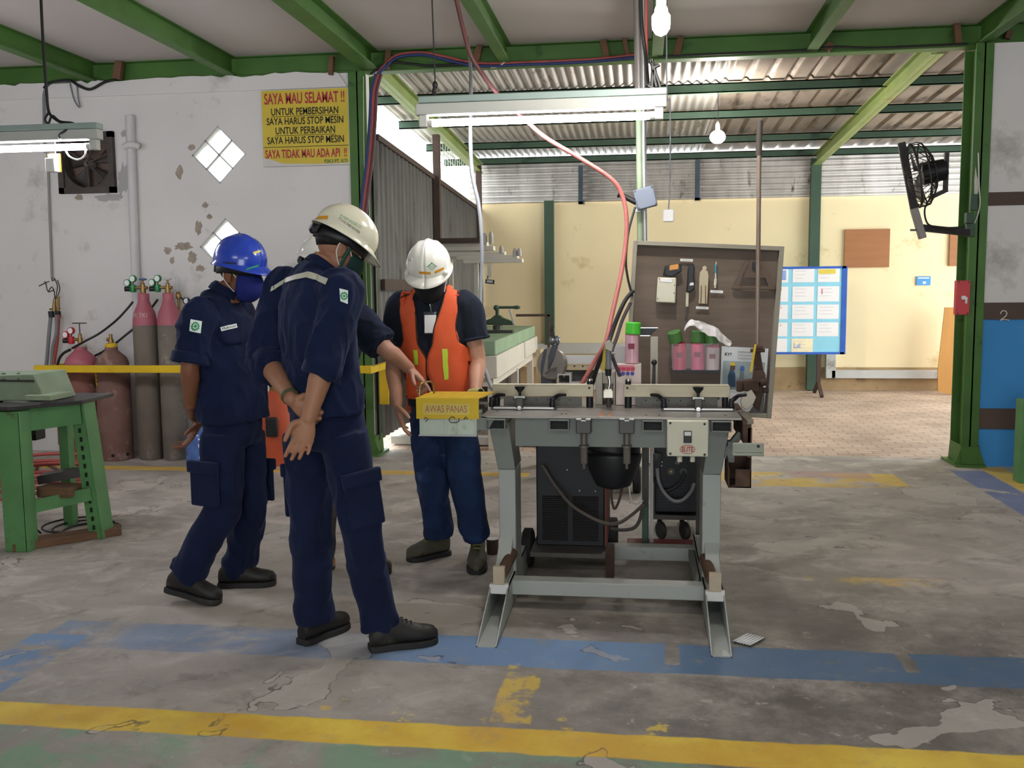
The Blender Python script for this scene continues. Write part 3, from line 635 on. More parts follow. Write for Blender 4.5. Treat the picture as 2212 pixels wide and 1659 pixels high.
def tall_cyl(x, y, label, body, neck, hcol):
    r = .1; t = thing('gas_cylinder', label, 'gas cylinder', (x, y, 0), 'gas cylinders along the wall')
    MB().lathe([(.001, 0), (r-.012, 0), (r, .02), (r, .99), (r, 1.15)], (x, y, 0), n=28).build('body', body, t)
    MB().lathe([(r, 1.15), (r*.97, 1.20), (r*.85, 1.26), (r*.62, 1.31), (.05, 1.345), (.046, 1.355), (.046, 1.415), (.03, 1.42)], (x, y, 0), n=28).build('shoulder', neck, t)
    MB().lathe([(.022, 1.415), (.024, 1.45), (.017, 1.47), (.017, 1.50), (.008, 1.505), (.008, 1.54)], (x, y, 0), n=14).cyl((x-.05, y, 1.465), (x+.04, y, 1.465), .013, n=10).build('valve', BRASS, t)
    MB().lathe([(.004, 1.525), (.032, 1.53), (.032, 1.542), (.004, 1.547)], (x, y, 0), n=12).build('valve_wheel', M('valve_blue', '#44608c', .5) if hcol else GREYW, t)
    regulator(t, V((x-.03, y, 1.465)), GRNR); return t
ty = 7.58
t3 = tall_cyl(U(318, 800, Y=ty).x, ty, 'tall grey brown gas cylinder with pink shoulder and blue valve wheel', GB, GP, 1)
mb = text_mb('VK TKI', .05, V((0, 0, 0)), X_, Z_, width=.13)
for i, v in enumerate(mb.v):
    a = v.x/.09; mb.v[i] = V((base_of(t3).x+.0925*math.sin(a), ty-.0925*math.cos(a), 1.235+v.z))
mb.build('stencilled_letters', M('faded_paint_mark', '#c9b7ab', .8), t3)
t4 = tall_cyl(U(371, 800, Y=ty).x, ty, 'tall grey gas cylinder right of the pink shouldered pair with bleached foot', M('grey_cylinder_paint', '#716a60', .75, var=.16, sc=7, dirt='#a09688', da=.35, ds=6, bump=.12, bs=50), GP, 0)
def fat_cyl(x, y, label, body, neck, reg):
    r = .138; t = thing('gas_cylinder', label, 'gas cylinder', (x, y, 0), 'gas cylinders along the wall')
    MB().lathe([(r-.006, 0), (r-.002, .005), (r-.002, .09), (r+.001, .10), (r, .14), (r+.002, .20), (r, .21), (r, .77), (r-.004, .78)], (x, y, 0), n=30).build('body', body, t)
    MB().lathe([(r, .78), (r*.98, .83), (r*.86, .875), (r*.6, .91), (.06, .93), (.052, .94), (.052, .965), (.03, .97)], (x, y, 0), n=30).build('shoulder', GP if reg else RB2, t)
    mb = MB()
    for a in (-1.1, -.0, .9): mb.cyl((x+(r-.01)*math.sin(a+.3), y-(r-.01)*math.cos(a+.3), .05), (x+(r+.0005)*math.sin(a+.3), y-(r+.0005)*math.cos(a+.3), .05), .014, n=12)
    mb.build('foot_ring_hole', BLACK, t)
    if reg:
        MB().lathe([(.05, .965), (.05, .985), (.03, .99)], (x, y, 0), n=16).build('collar', GREYW, t)
        MB().lathe([(.02, .98), (.022, 1.03), (.014, 1.05), (.014, 1.08)], (x, y, 0), n=12).cyl((x-.04, y, 1.03), (x+.02, y, 1.03), .012, n=8).build('valve', BRASS, t)
        MB().cyl((x, y, 1.07), (x, y, 1.17), .005, n=8).cyl((x-.065, y, 1.17), (x+.065, y, 1.17), .005, n=8).build('valve_key', STEELD, t)
        regulator(t, V((x-.02, y, 1.03)), REDR)
    else:
        MB().lathe([(.05, .96), (.05, .99), (.035, 1.0)], (x, y, 0), n=16).build('collar', YELP, t)
        MB().lathe([(.022, .99), (.022, 1.03), (.014, 1.04), (.014, 1.075)], (x, y, 0), n=12).cyl((x-.035, y, 1.03), (x, y, 1.03), .016, n=8).build('valve', BRASS, t)
    return t
t1 = fat_cyl(U(177, 800, Y=7.55).x, 7.55, 'short rusty red gas cylinder with red regulator and T key', RB, GP, 1)
t2 = fat_cyl(U(243, 800, Y=7.55).x, 7.55, 'short dusty brown gas cylinder with yellow collar', RB2, RB2, 0)
mb = MB(); bx_ = base_of(t2)
for i in range(3):
    row = []
    for s_ in (0, 1):
        row.append([V((bx_.x+.1395*math.sin(a), 7.55-.1395*math.cos(a), .735-.035*i-.022*s_+.012*abs((a+.72)/.3-.5)*2)) for a in [-.98+.06*q for q in range(8)]])
    mb.grid(row)
mb.build('chevron_mark', YELP, t2)
x5 = U(393, 800, Y=7.72).x
t5 = thing('gas_regulator', 'brass flow regulator with round gauge behind the blue helmet man', 'regulator', (x5, 7.72, 1.33))
MB().cyl((x5, 7.72, 1.2), (x5, 7.72, 1.40), .012, n=10).lathe([(.001, 1.36), (.022, 1.37), (.025, 1.40), (.012, 1.43)], (x5, 7.72, 0), n=12).build('stem', BRASS, t5)
MB().cyl((x5-.005, 7.72, 1.41), (x5-.005, 7.72, 1.55), .013, n=10).build('flow_tube', GL('clear_tube', '#e8eeee', .1, .8), t5)
MB().cyl(U(403, 650, Y=7.72)+V((0, .012, 0)), U(403, 650, Y=7.72)-V((0, .012, 0)), .03, n=18).cyl((x5, 7.72, 1.40), U(403, 655, Y=7.72), .008, n=8).build('pressure_gauge', BLACK, t5)
MB().cyl(U(403, 650, Y=7.708), U(403, 650, Y=7.704), .024, n=18).build('dial', DIAL, t5)
xb = U(398, 800, Y=7.78).x
tag(MB().lathe([(.001, 0), (.05, 0), (.055, .02), (.055, 1.1), (.03, 1.2), (.01, 1.22)], (xb, 7.76, 0), n=18).build('slim_gas_cylinder', M('slim_grey', '#8f8e8b', .5)), 'slim grey cylinder standing behind the tall pair', 'gas cylinder', 'gas cylinders along the wall')
# red extinguisher-like cylinder behind the two men
xr = U(596, 860, Y=7.45).x
t = thing('gas_cylinder', 'orange red gas cylinder behind the man with hands on his back', 'gas cylinder', (xr, 7.45, 0), 'gas cylinders along the wall')
ORC = M('orange_red_cylinder_paint', '#b4502f', .6, var=.1, dirt='#7d3b28', da=.2)
MB().lathe([(.001, 0), (.14, 0), (.145, .02), (.145, .50), (.14, .53), (.115, .575), (.07, .60), (.04, .62)], (xr, 7.45, 0), n=26).build('body', ORC, t)
MB().lathe([(.05, .60), (.05, .72), (.03, .73)], (xr, 7.45, 0), n=14).build('valve', BRASS, t)
MB().box((xr+.02, 7.29, .33), (.10, .03, .16)).build('label_plate', BLACK, t, bev=.01)
g = MB(); gauge(g, U(562, 686, Y=7.5), .038, V((.1, -1, 0)).normalized()); o = g.build('wall_gauge', STEELD); tag(o, 'round gauge peeking between the two navy shirts', 'gauge')
MB().cyl(U(562, 686, Y=7.488), U(562, 686, Y=7.484), .03, n=18).build('dial', DIAL, o)
# water jug
xj = U(432, 960, Y=7.45)
JUG = M('blue_clear_plastic', '#4c6fb0', .12, var=.3, sc=14, spec=.8)
tag(MB().lathe([(.001, .01), (.09, 0), (.115, .02), (.118, .06), (.112, .08), (.118, .10), (.118, .16), (.112, .18), (.118, .20), (.10, .26), (.05, .30), (.03, .31), (.03, .36)], (xj.x, 7.45, 0), n=24).build('water_jug', JUG), 'blue plastic water jug on the floor behind the blue helmet man', 'bottle')
# yellow guard rail
t = thing('guard_rail', 'yellow steel guard rail before the gas cylinders', 'rail', (-3.6, 7.3, 0))
RZ = .80
MB().bx(-5.02, -2.12, 7.28, 7.32, RZ-.03, RZ+.03).build('front_bar', YELP, t, bev=.003)
for x in (-5.0, -2.15): MB().bar((x, 7.30, RZ-.01), (x, 7.89, RZ-.01), .04, .05).build('side_bar', YELP, t)
MB().bar((-4.995, 7.31, RZ-.04), (-4.995, 7.89, .58), .04, .045).build('brace', YELP, t)
MB().bx(-2.22, -2.14, 7.86, 7.88, .45, .80).build('wall_plate', YELP, t); MB().build('wall_plate', YELP, t)
# hoses between the cylinders
cable('gas_hose', 'black hose rising from the red regulator to the green one', [U(156, 752, Y=7.52), U(182, 738, Y=7.45), U(215, 720, Y=7.5), U(250, 693, Y=7.5), U(274, 668, Y=7.52), U(287, 652, Y=7.56)], .010, CABB, 'hose')
cable('gas_hose', 'black hose passing behind the yellow collared cylinder', [U(196, 773, Y=7.66), U(222, 760, Y=7.66), U(245, 745, Y=7.68), U(270, 725, Y=7.72), U(300, 700, Y=7.76), U(322, 672, Y=7.70), U(340, 648, Y=7.58)], .010, CABB, 'hose')
cable('gas_hose', 'dark hose dropping from the red regulator behind the rail', [U(152, 755, Y=7.5), U(135, 765, Y=7.5), U(125, 785, Y=7.5), U(122, 830, Y=7.5), U(125, 900, Y=7.55)], .012, CABB, 'hose')
# hanging torch hoses on the wall
hy = 7.75
for i, (pts, mt, lab) in enumerate((([(110, 680), (106, 720), (100, 790), (92, 830), (84, 870), (70, 930), (50, 985)], CABG, 'left grey hose hanging from the brass torch on the wall'), ([(126, 680), (124, 730), (116, 790), (118, 850), (126, 900), (130, 960)], HOSER, 'red hose hanging from the brass torch on the wall'), ([(122, 680), (122, 720), (113, 760), (112, 830), (122, 870)], CABG, 'right grey hose hanging from the brass torch on the wall'))):
    cable('torch_hose', lab, [U(x, y, Y=hy-.01*i) for x, y in pts], .016, mt, 'hose')
t = thing('cutting_torch', 'brass torch head bundle hanging on the white wall', 'torch', U(117, 670, Y=hy))
MB().cyl(U(110, 672, Y=hy), U(112, 686, Y=hy), .025, n=12).cyl(U(125, 672, Y=hy), U(125, 686, Y=hy), .025, n=12).build('hose_grip', CABB, t)
MB().cyl(U(117, 672, Y=hy), U(118, 645, Y=hy), .020, .012, n=12).cyl(U(126, 672, Y=hy), U(126, 640, Y=hy), .012, n=10).cyl(U(107, 668, Y=hy), U(130, 666, Y=hy), .008, n=8).build('brass_body', BRASS, t)
mb = MB()
for pts in ([(118, 645), (116, 628), (104, 630), (99, 612), (96, 608)], [(120, 645), (124, 620), (120, 606), (116, 600)], [(122, 645), (129, 625), (124, 605)], [(104, 630), (112, 620), (118, 632)], [(84, 618), (96, 612), (106, 608)]): mb.tube([U(x, y, Y=hy) for x, y in pts], .005, n=6)
mb.build('bent_wire', STEELD, t)
cable('hanging_hook', 'small wire hook on the white wall above the torch hoses', [U(112, 600, Y=7.88), U(113, 606, Y=7.80), U(118, 604, Y=7.76)], .006, STEELD, 'hook')
# coil of hose on the floor at the left
mb = MB()
for i in range(7):
    R = .36-.012*(i % 3); mb.tor(V((-4.35+.01*i, 6.3+.02*(i % 2), .02+.028*i)), (0.05, .04*(i % 3-1), 1), R, .013, n=36)
tag(mb.build('hose_coil', HOSER, ang=60), 'coil of reddish hose lying on the floor behind the green stand', 'hose')
cable('floor_hose', 'brown hose trailing from the coil across the floor', [V((-3.98, 6.3, .03)), U(95, 1000, Z=.02), U(70, 1022, Z=.02), U(45, 1030, Z=.02), U(-30, 1034, Z=.02)], .013, M('brown_hose', '#6e4a38', .6), 'hose')
# ---------------------------------------------------------------- green machine stand on the left
t = thing('machine_stand', 'green steel machine stand at the left edge', 'machine', (-3.55, 4.95, 0))
P = lambda x, y, Y: U(x, y, Y=Y)
# near leg, far leg (angle iron with slots), braces
mb = MB().bar((-3.445, 4.78, 0), (-3.45, 4.78, .79), .14, .06, up=V((0, 1, 0))).bar((-3.385, 4.80, 0), (-3.385, 4.80, .79), .012, .10, up=V((0, 1, 0))); mb.build('leg', GRNM, t, bev=.004)
mb = MB().bar((-3.16, 5.06, 0), (-3.235, 5.06, .80), .075, .012, up=V((0, 1, 0))).bar((-3.12, 5.12, 0), (-3.20, 5.12, .80), .012, .12, up=V((0, 1, 0))); o = mb.build('leg', GRNM, t)
mb = MB()
for i in range(14):
    z = .07+.052*i; mb.box((-3.145-.094*z-.012, 5.05, z), (.013, .006, .026))
mb.build('slot', BLACK, o)
MB().bar((-3.50, 5.35, 0), (-3.5, 5.35, .8), .06, .06, up=V((0, 1, 0))).build('leg', GRNM, t); MB().bar((-3.85, 4.8, 0), (-3.85, 4.8, .8), .12, .06, up=V((0, 1, 0))).build('leg', GRNM, t)
MB().bar((-3.44, 4.80, .73), (-3.20, 5.04, .75), .012, .13).build('top_rail', GRNM, t); MB().bar((-3.90, 4.79, .73), (-3.44, 4.79, .73), .012, .13).build('top_rail', GRNM, t)
MB().bar((-3.42, 4.82, .235), (-3.17, 5.05, .27), .014, .075).build('lower_rail', GRNM, t)
MB().prism([(-3.95, 4.72, .80), (-3.42, 4.72, .80), (-3.17, 5.02, .80), (-3.2, 5.4, .80), (-3.95, 5.4, .80)], (0, 0, .022)).build('top_plate', STEELD, t, bev=.003)
MB().prism([(-3.55, 4.86, .822), (-3.36, 4.80, .822), (-3.21, 5.0, .822), (-3.4, 5.1, .822)], (0, 0, .012)).build('slide_plate', STEEL, t)
MB().prism([(-3.9, 4.9, .83), (-3.32, 4.9, .83), (-3.38, 4.9, .985), (-3.9, 4.9, .97)], (0, .3, 0)).build('machine_head', M('dusty_green_paint', '#7d8d74', .6, var=.14, sc=5, dirt='#5f6a58', da=.3), t, bev=.006)
MB().box((-3.33, 4.95, .855), (.16, .2, .03)).build('head_foot', M('dusty_green2', '#869579', .6), t, bev=.004)
mb = MB().bar(P(-10, 808, 4.95), P(62, 818, 4.95), .015, .008).bar(P(-10, 822, 4.9), P(74, 823, 4.9), .018, .012)
for x in (8, 40): mb.bar(P(x, 808, 4.93), P(x, 823, 4.9), .02, .02, up=V((0, 1, 0)))
mb.build('toggle_bar', STEELD, t); MB().cyl(P(12, 832, 4.93), P(12, 823, 4.92), .008, n=8).cyl(P(45, 836, 4.93), P(42, 823, 4.92), .008, n=8).build('toggle_post', STEELD, t)
MB().cyl(P(87, 855, 4.95), P(107, 858, 4.97), .011, n=12).cyl(P(107, 858, 4.97), P(112, 868, 4.98), .012, n=10).build('handle', M('pale_grip', '#c9c7c0', .5), t)
MB().box(P(68, 915, 5.15), (.11, .10, .19)).build('motor_box', BLACK, t, bev=.008)
MB().box((-3.33, 5.0, .30), (.20, .14, .06)).build('wood_packer', RUSTW, t, bev=.004); MB().box((-3.40, 5.15, .36), (.26, .12, .05), (V((.95, .25, .15)).normalized(), V((-.25, .95, 0)).normalized(), V((-.15, 0, .98)).normalized())).build('shelf_block', STEELD, t)
MB().prism([(-3.46, 4.74, 0), (-3.05, 5.15, 0), (-3.12, 5.25, 0), (-3.55, 4.84, 0)], (0, 0, .045)).build('foot_timber', RUSTW, t, bev=.004)
cable('stand_cable', 'thin dark cable hanging under the green stand', [P(70, 940, 5.1), P(64, 970, 5.08), P(66, 1020, 5.05), P(75, 1090, 5.03), P(70, 1130, 5.0), P(88, 1152, 4.98)], .006, CABB)
mb = MB()
for i in range(3): mb.tor(V((-3.30-.05*i, 5.25, .008+.012*i)), (0, 0, 1), .16+.015*i, .006, n=30)
tag(mb.build('cable_coil', CABB, ang=60), 'small coil of black cable on the floor under the green stand', 'cable')
cable('riser_pipe', 'grey pipe rising behind the green stand', [P(128, 870, 5.4), P(133, 930, 5.4), P(134, 1050, 5.4)], .012, PVC, 'pipe')
tag(MB().cyl(P(136, 893, 5.4), P(146, 902, 5.4), .022, .012, n=10).build('hose_nozzle', WHITEP), 'small white nozzle beside the green stand', 'nozzle')
# ---------------------------------------------------------------- things on the right column and wall
t = thing('wall_fan', 'dark industrial wall fan turned sideways on the right column', 'fan', U(2050, 495, Y=7.6))
FY = 7.55; PF = lambda x, y, Y=FY: U(x, y, Y=Y)
DKF = M('dusty_dark_fan', '#3b3735', .6, metal=.3, var=.2, sc=10, dirt='#6b625a', da=.25)
ax = (PF(1947, 320)-PF(1975, 455)).normalized()
MB().bar(PF(1947, 308), PF(1975, 452), .055, .03, up=V((0, 1, 0))).build('yoke', DKF, t, bev=.004); MB().bar(PF(1974, 450), PF(1993, 515), .052, .052, up=V((0, 1, 0))).build('pole', M('grey_fan_pole', '#8a867f', .5, metal=.3), t, bev=.006)
c = PF(1976, 380); nrm = V((.97, -.12, .19)).normalized(); a_, f_, u_ = basis(nrm); Rg = .235
mb = MB().tor(c+nrm*.0, nrm, Rg, .009, n=36, m=6).tor(c+nrm*.07, nrm, Rg*.98, .006, n=36, m=6).tor(c+nrm*.13, nrm, Rg*.55, .005, n=30, m=6)
for i in range(28):
    e = a_*math.cos(i*2*math.pi/28)+u_*math.sin(i*2*math.pi/28); mb.tube([c+e*Rg, c+e*Rg*.98+nrm*.07, c+e*Rg*.55+nrm*.13, c+e*.05+nrm*.14], .0032, n=5, sub=3)
    mb.tube([c+e*Rg, c+e*Rg*.7-nrm*.05, c+e*.04-nrm*.06], .0028, n=5, sub=3)
mb.build('guard', DKF, t, ang=60)
mb = MB()
for i in range(3):
    rows = []
    for j in range(5):
        rr = .04+.17*j/4; rows.append([c+nrm*(.02+.022*q)+(a_*math.cos(i*2.094+.42*q)+u_*math.sin(i*2.094+.42*q))*rr for q in (-1, -.4, .3, 1)])
    mb.grid(rows)
mb.build('blade', M('grey_blade', '#77736d', .5, metal=.4), t, solid=.003)
MB().cyl(c+nrm*.05, c+nrm*.21, .085, .078, n=20).cyl(c+nrm*.21, c+nrm*.225, .06, n=20).build('motor', BLACK, t, bev=.004)
MB().bar(PF(2045, 330), PF(2042, 412), .03, .03, up=V((0, 1, 0))).bar(PF(2046, 410), PF(2008, 428), .03, .03).build('arm', DKF, t)
MB().bar(PF(1990, 492), PF(2092, 503, 7.75), .05, .05).build('wall_arm', DKF, t, bev=.004); MB().cyl(PF(1988, 497), PF(1966, 497), .008, n=10).build('bolt', STEEL, t)
MB().tube([PF(2012, 402), PF(2010, 425), PF(1998, 450), PF(2000, 475), PF(2012, 488), PF(2050, 492), PF(2085, 490)], .007).build('cable', CABB, t)
MB().box((2.49, 7.75, 1.84), (.06, .05, .10)).box((2.47, 7.72, 1.93), (.05, .06, .08)).box((2.51, 7.755, 2.05), (.05, .04, .12)).build('bracket_clamp', GREEND, t, bev=.004)
cable('column_wire', 'white wire looping down the right green column', [U(2113, 330, Y=7.77), U(2115, 400, Y=7.765), U(2117, 440, Y=7.765), U(2110, 470, Y=7.77), U(2102, 487, Y=7.77)], .005, WIREW, 'wire')
tag(MB().prism([U(x, y, Y=7.777) for x, y in ((2107, 360), (2110, 380), (2114, 392), (2114, 410), (2110, 422), (2104, 420), (2104, 390))][::-1], (0, -.004, 0)).build('peeled_patch', M('putty', '#c4c8b6', .8)), 'pale peeled patch on the right green column', 'paint patch')
ra, rb = U(2066, 606, Y=7.75), U(2093, 680, Y=7.75)
t = thing('switch_box', 'red switch box on the right green column', 'switch box', ((ra.x+rb.x)/2, 7.75, rb.z))
MB().bx(ra.x, rb.x, 7.74, 7.80, rb.z, ra.z).build('cover', M('red_box_paint', '#c9474b', .5, var=.06), t, bev=.006)
cc = (ra+rb)/2; MB().box((cc.x, 7.735, cc.z), (.03, .03, .03)).box((cc.x+.02, 7.735, cc.z-.02), (.015, .03, .05)).build('switch_lever', WHITEP, t, bev=.003)
mb = MB()
for sx_ in (-1, 1):
    for sz_ in (-1, 1): mb.cyl((cc.x+sx_*.035, 7.74, cc.z+sz_*.12), (cc.x+sx_*.035, 7.734, cc.z+sz_*.12), .006, n=8)
mb.build('screw', STEELD, t)
g = U(2206, 940, Y=7.2); tag(MB().bx(g.x-.02, g.x+.12, 7.15, 7.27, 0, U(2203, 862, Y=7.2).z).build('green_post', GRNM, bev=.004), 'green steel post cut by the right edge before the blue wall', 'post')
tag(MB().bx(2.83, 6, 5.0, 7.6, .001, .012).build('floor_planks', M('timber_planks', '#8d7b66', .8, var=.2, sc=4, stretch=(.6, 8, 1)), bev=.003), 'boarded floor strip at the right edge beyond the yellow line', 'floor boards')
# ---------------------------------------------------------------- back room furniture
a, b2 = U(1825, 496, Y=BY-.02), U(1920, 577, Y=BY-.02)
tag(MB().bx(a.x, b2.x, BY-.035, BY-.002, b2.z, a.z).build('plywood_board', WOODP), 'square brown plywood panel on the cream wall', 'panel')
a, b2 = U(2052, 506, Y=BY-.02), U(2110, 574, Y=BY-.02)
tag(MB().bx(a.x, b2.x+.2, BY-.035, BY-.002, b2.z, a.z).build('plywood_board', WOODP), 'brown plywood panel half hidden by the right column', 'panel')
a, b2 = U(1980, 597, Y=BY-.02), U(2010, 616, Y=BY-.02)
t = thing('wall_notice', 'small blue notice on the cream wall', 'sign', ((a.x+b2.x)/2, BY, b2.z)); MB().bx(a.x, b2.x, BY-.02, BY-.002, b2.z, a.z).build('plate', M('notice_blue', '#4a90c8', .6), t)
MB().bx(a.x+.02, b2.x-.02, BY-.023, BY-.02, a.z-.03, a.z-.015).bx((a.x+b2.x)/2-.01, (a.x+b2.x)/2+.03, BY-.023, BY-.02, b2.z+.02, b2.z+.05).build('print', WHITEP, t)
pts = [U(x, y, Y=12.9) for x, y in ((2041, 664), (2100, 664), (2100, 862), (2026, 846), (2026, 800))][::-1]
tag(MB().prism(pts, (0, .02, 0)).build('wood_sheet', M('ochre_board', '#b58343', .7, var=.1, sc=3, stretch=(3, 1, .6))), 'ochre board leaning against the cream wall beside the column', 'board')
# notice board
nx0, nx1, nz0, nz1 = 1.25, 2.61, .525, 1.662; ny = 12.75
t = thing('notice_board', 'light blue notice board on legs before the cream wall', 'notice board', ((nx0+nx1)/2, ny, 0))
MB().bx(nx0, nx1, ny, ny+.03, nz0, nz1).build('panel', M('notice_board_blue', '#8fcfe2', .7, var=.05), t)
NB = M('frame_blue', '#2c5cb4', .5); MB().bx(nx1-.05, nx1+.015, ny-.01, ny+.04, nz0, nz1).bx(nx0, nx1, ny-.01, ny+.04, nz1-.03, nz1).bx(nx0, nx1, ny-.01, ny+.04, nz0, nz0+.03).build('frame', NB, t)
MB().bar((2.30, ny+.02, nz0), (2.30, ny+.02, .12), .05, .05, up=V((0, 1, 0))).bar((2.30, ny-.25, .0), (2.30, ny+.02, .16), .04, .04).bar((2.30, ny+.3, .0), (2.30, ny+.02, .16), .04, .04).bar((1.4, ny+.02, nz0), (1.4, ny+.02, 0), .05, .05, up=V((0, 1, 0))).build('stand', BR, t)
INKG = M('grey_ink', '#b9b8b8', .8); YI = M('yellow_ink', '#dcc94f', .7); BI = M('blue_ink', '#8aa3d6', .7); RI = M('red_ink', '#c2556b', .7); CRM = M('cream_paper', '#efe3bd', .8)
cols = [(1.66, 1.89), (1.945, 2.215), (2.26, 2.53)]; rws = [(1.46, 1.635), (1.21, 1.405), (.985, 1.17), (.76, .94), (.535, .73)]
desc = ['first', 'second', 'third', 'fourth', 'bottom']; cd = ['left', 'middle', 'right']; extra = {(0, 0): 'with a blue box', (2, 0): 'with a yellow bar', (2, 1): 'with a red bar', (1, 4): 'cream with a small bar chart', (1, 3): 'with a small diagram'}
for ci, (x0, x1) in enumerate(cols):
    for ri, (z0, z1) in enumerate(rws):
        if (ci, ri) == (2, 4): continue
        mp = MB().bx(x0, x1, ny-.004, ny-.001, z0, z1); mp.cm = 1; w = x1-x0
        random.seed(ci*9+ri)
        if ci: 
            for i in range(3): zz = z1-.03-.045*i; mp.bx(x0+.03, x0+.03+w*random.uniform(.3, .7), ny-.0055, ny-.004, zz-.004, zz)
        mp.cm = 2
        if (ci, ri) == (0, 0): mp.bx(x0+.02, x1-.03, ny-.006, ny-.004, z0+.03, z1-.02)
        elif (ci, ri) == (2, 0): mp.bx(x0+.01, x1-.05, ny-.006, ny-.004, z1-.07, z1-.012)
        elif (ci, ri) == (2, 1): mp.bx(x0+.05, x0+.062, ny-.006, ny-.004, z1-.10, z1-.03)
        elif (ci, ri) == (1, 4): 
            for i, h in enumerate((.07, .02, .035, .05, .065)): mp.bx(x0+.03+.018*i, x0+.04+.018*i, ny-.006, ny-.004, z0+.07, z0+.07+h)
        elif ci == 0 and ri in (1, 2, 3): mp.bx(x0+.09, x0+.10, ny-.006, ny-.004, z1-.05, z1-.02).bx(x0+.14, x0+.15, ny-.006, ny-.004, z1-.05, z1-.02)
        m2 = {(0, 0): BI, (2, 0): YI, (2, 1): RI, (1, 4): BI}.get((ci, ri), M('orange_ink', '#d9a38a', .7))
        o = mp.build('pinned_sheet', [CRM if (ci, ri) == (1, 4) else PAPER, INKG, m2])
        tag(o, 'sheet in %s row, %s column of notice board%s' % (desc[ri], cd[ci], (' '+extra[(ci, ri)]) if (ci, ri) in extra else ''), 'paper sheet', 'sheets on the notice board')
# ---------------------------------------------------------------- the grey welding jig bench
GR = M('bench_grey_green_paint', '#777b74', .5, var=.06, sc=4, dirt='#6c6a62', da=.2, ds=6)
GRL = M('bench_light_paint', '#a3a7a0', .5, var=.05, sc=4, dirt='#8a8a80', da=.18, ds=8)
TOPM = M('bench_top_steel', '#8f8b82', .42, metal=.5, var=.12, sc=6, dirt='#6a635a', da=.3, ds=7)
RAILM = M('stained_rail', '#a59c84', .45, metal=.35, var=.12, sc=6, dirt='#6b5c48', da=.35, ds=5, stretch=(.6, 1, 2))
RUSTD = M('dark_rust', '#4f3c31', .8, metal=.2, var=.25, sc=12, dirt='#7a5a44', da=.2)
CREAM = M('cream_box_paint', '#cfcbb4', .5, var=.04, dirt='#b3aa90', da=.2)
SHADOWIN = M('painted_inside_shade', '#2a2b2b', .8)
X_, Y_, Z_ = V((1, 0, 0)), V((0, 1, 0)), V((0, 0, 1))
FYB = 4.20
bench = thing('welding_bench', 'grey steel welding jig bench with two fence rails in the middle', 'workbench', (-.14, 4.45, 0))
ZT = .868; bx0, bx1 = -.715, .438
mb = MB().bx(bx0, bx1, FYB, 4.86, ZT-.012, ZT); mb.build('tabletop', TOPM, bench, bev=.002)
mb = MB()
for px in (1074, 1214, 1223, 1396, 1424, 1567): q = U(px, 889 if px < 1200 else 894 if px < 1300 else 897, Z=ZT); mb.cyl(q, q+V((0, 0, .0012)), .006, n=8)
mb.build('bolt_hole', BLACK, bench)
cp = M('copper_strip', '#c58d6b', .35, metal=.6)
MB().bx(-.185, -.165, 4.205, 4.36, ZT, ZT+.0015).bx(-.145, -.13, 4.205, 4.36, ZT, ZT+.0015).build('copper_strip', cp, bench)
def rtube(mb, x0, x1, z0, z1, y0, y1, th=.004):
    mb.bx(x0, x1, y0, y1, z0, z0+th); mb.bx(x0, x1, y0, y1, z1-th, z1); mb.bx(x0, x0+th, y0, y1, z0+th, z1-th); mb.bx(x1-th, x1, y0, y1, z0+th, z1-th); return mb
for x0, x1, y0, y1 in ((1050, 1091, 899, 921), (1186, 1229, 902, 923), (1388, 1432, 905, 928), (1537, 1581, 907, 930)):
    a, b2 = U(x0, y0, Y=4.18), U(x1, y1, Y=4.18); mb = rtube(MB(), a.x, b2.x, .806, ZT-.014, 4.18, 4.86, .005)
    o = mb.build('square_tube', GR, bench, bev=.001); MB().bx(a.x+.005, b2.x-.005, 4.22, 4.225, .811, ZT-.019).build('tube_shade_plate', SHADOWIN, o)  # dark plate in the tube mouth stands for its shaded inside
a, b2 = U(1113, 897, Y=4.235), U(1545, 937, Y=4.235); MB().bx(a.x, b2.x, 4.235, 4.247, .725, ZT-.013).build('apron', GR, bench)
def bleg(xs, flip):
    up = [U(x, y, Y=4.25) for x, y in xs[:4]]; lo = [U(x, y, Y=4.25) for x, y in xs[4:]]
    MB().prism(up[::-1] if flip else up, (0, .22, 0)).build('leg_head', GR, bench, bev=.003)
    x0, x1 = lo[0].x, lo[1].x; MB().bx(x0, x1, 4.25, 4.45, .12, lo[0].z).build('leg', GRL, bench, bev=.004)
bleg([(1076, 1014), (1113, 1014), (1098, 912), (1056, 918), (1077, 1014), (1113, 1014)], False)
bleg([(1518, 1025), (1558, 1025), (1576, 925), (1533, 925), (1518, 1025), (1558, 1025)], False)
FOOT = [(-.655, -.572), (.277, .357)]
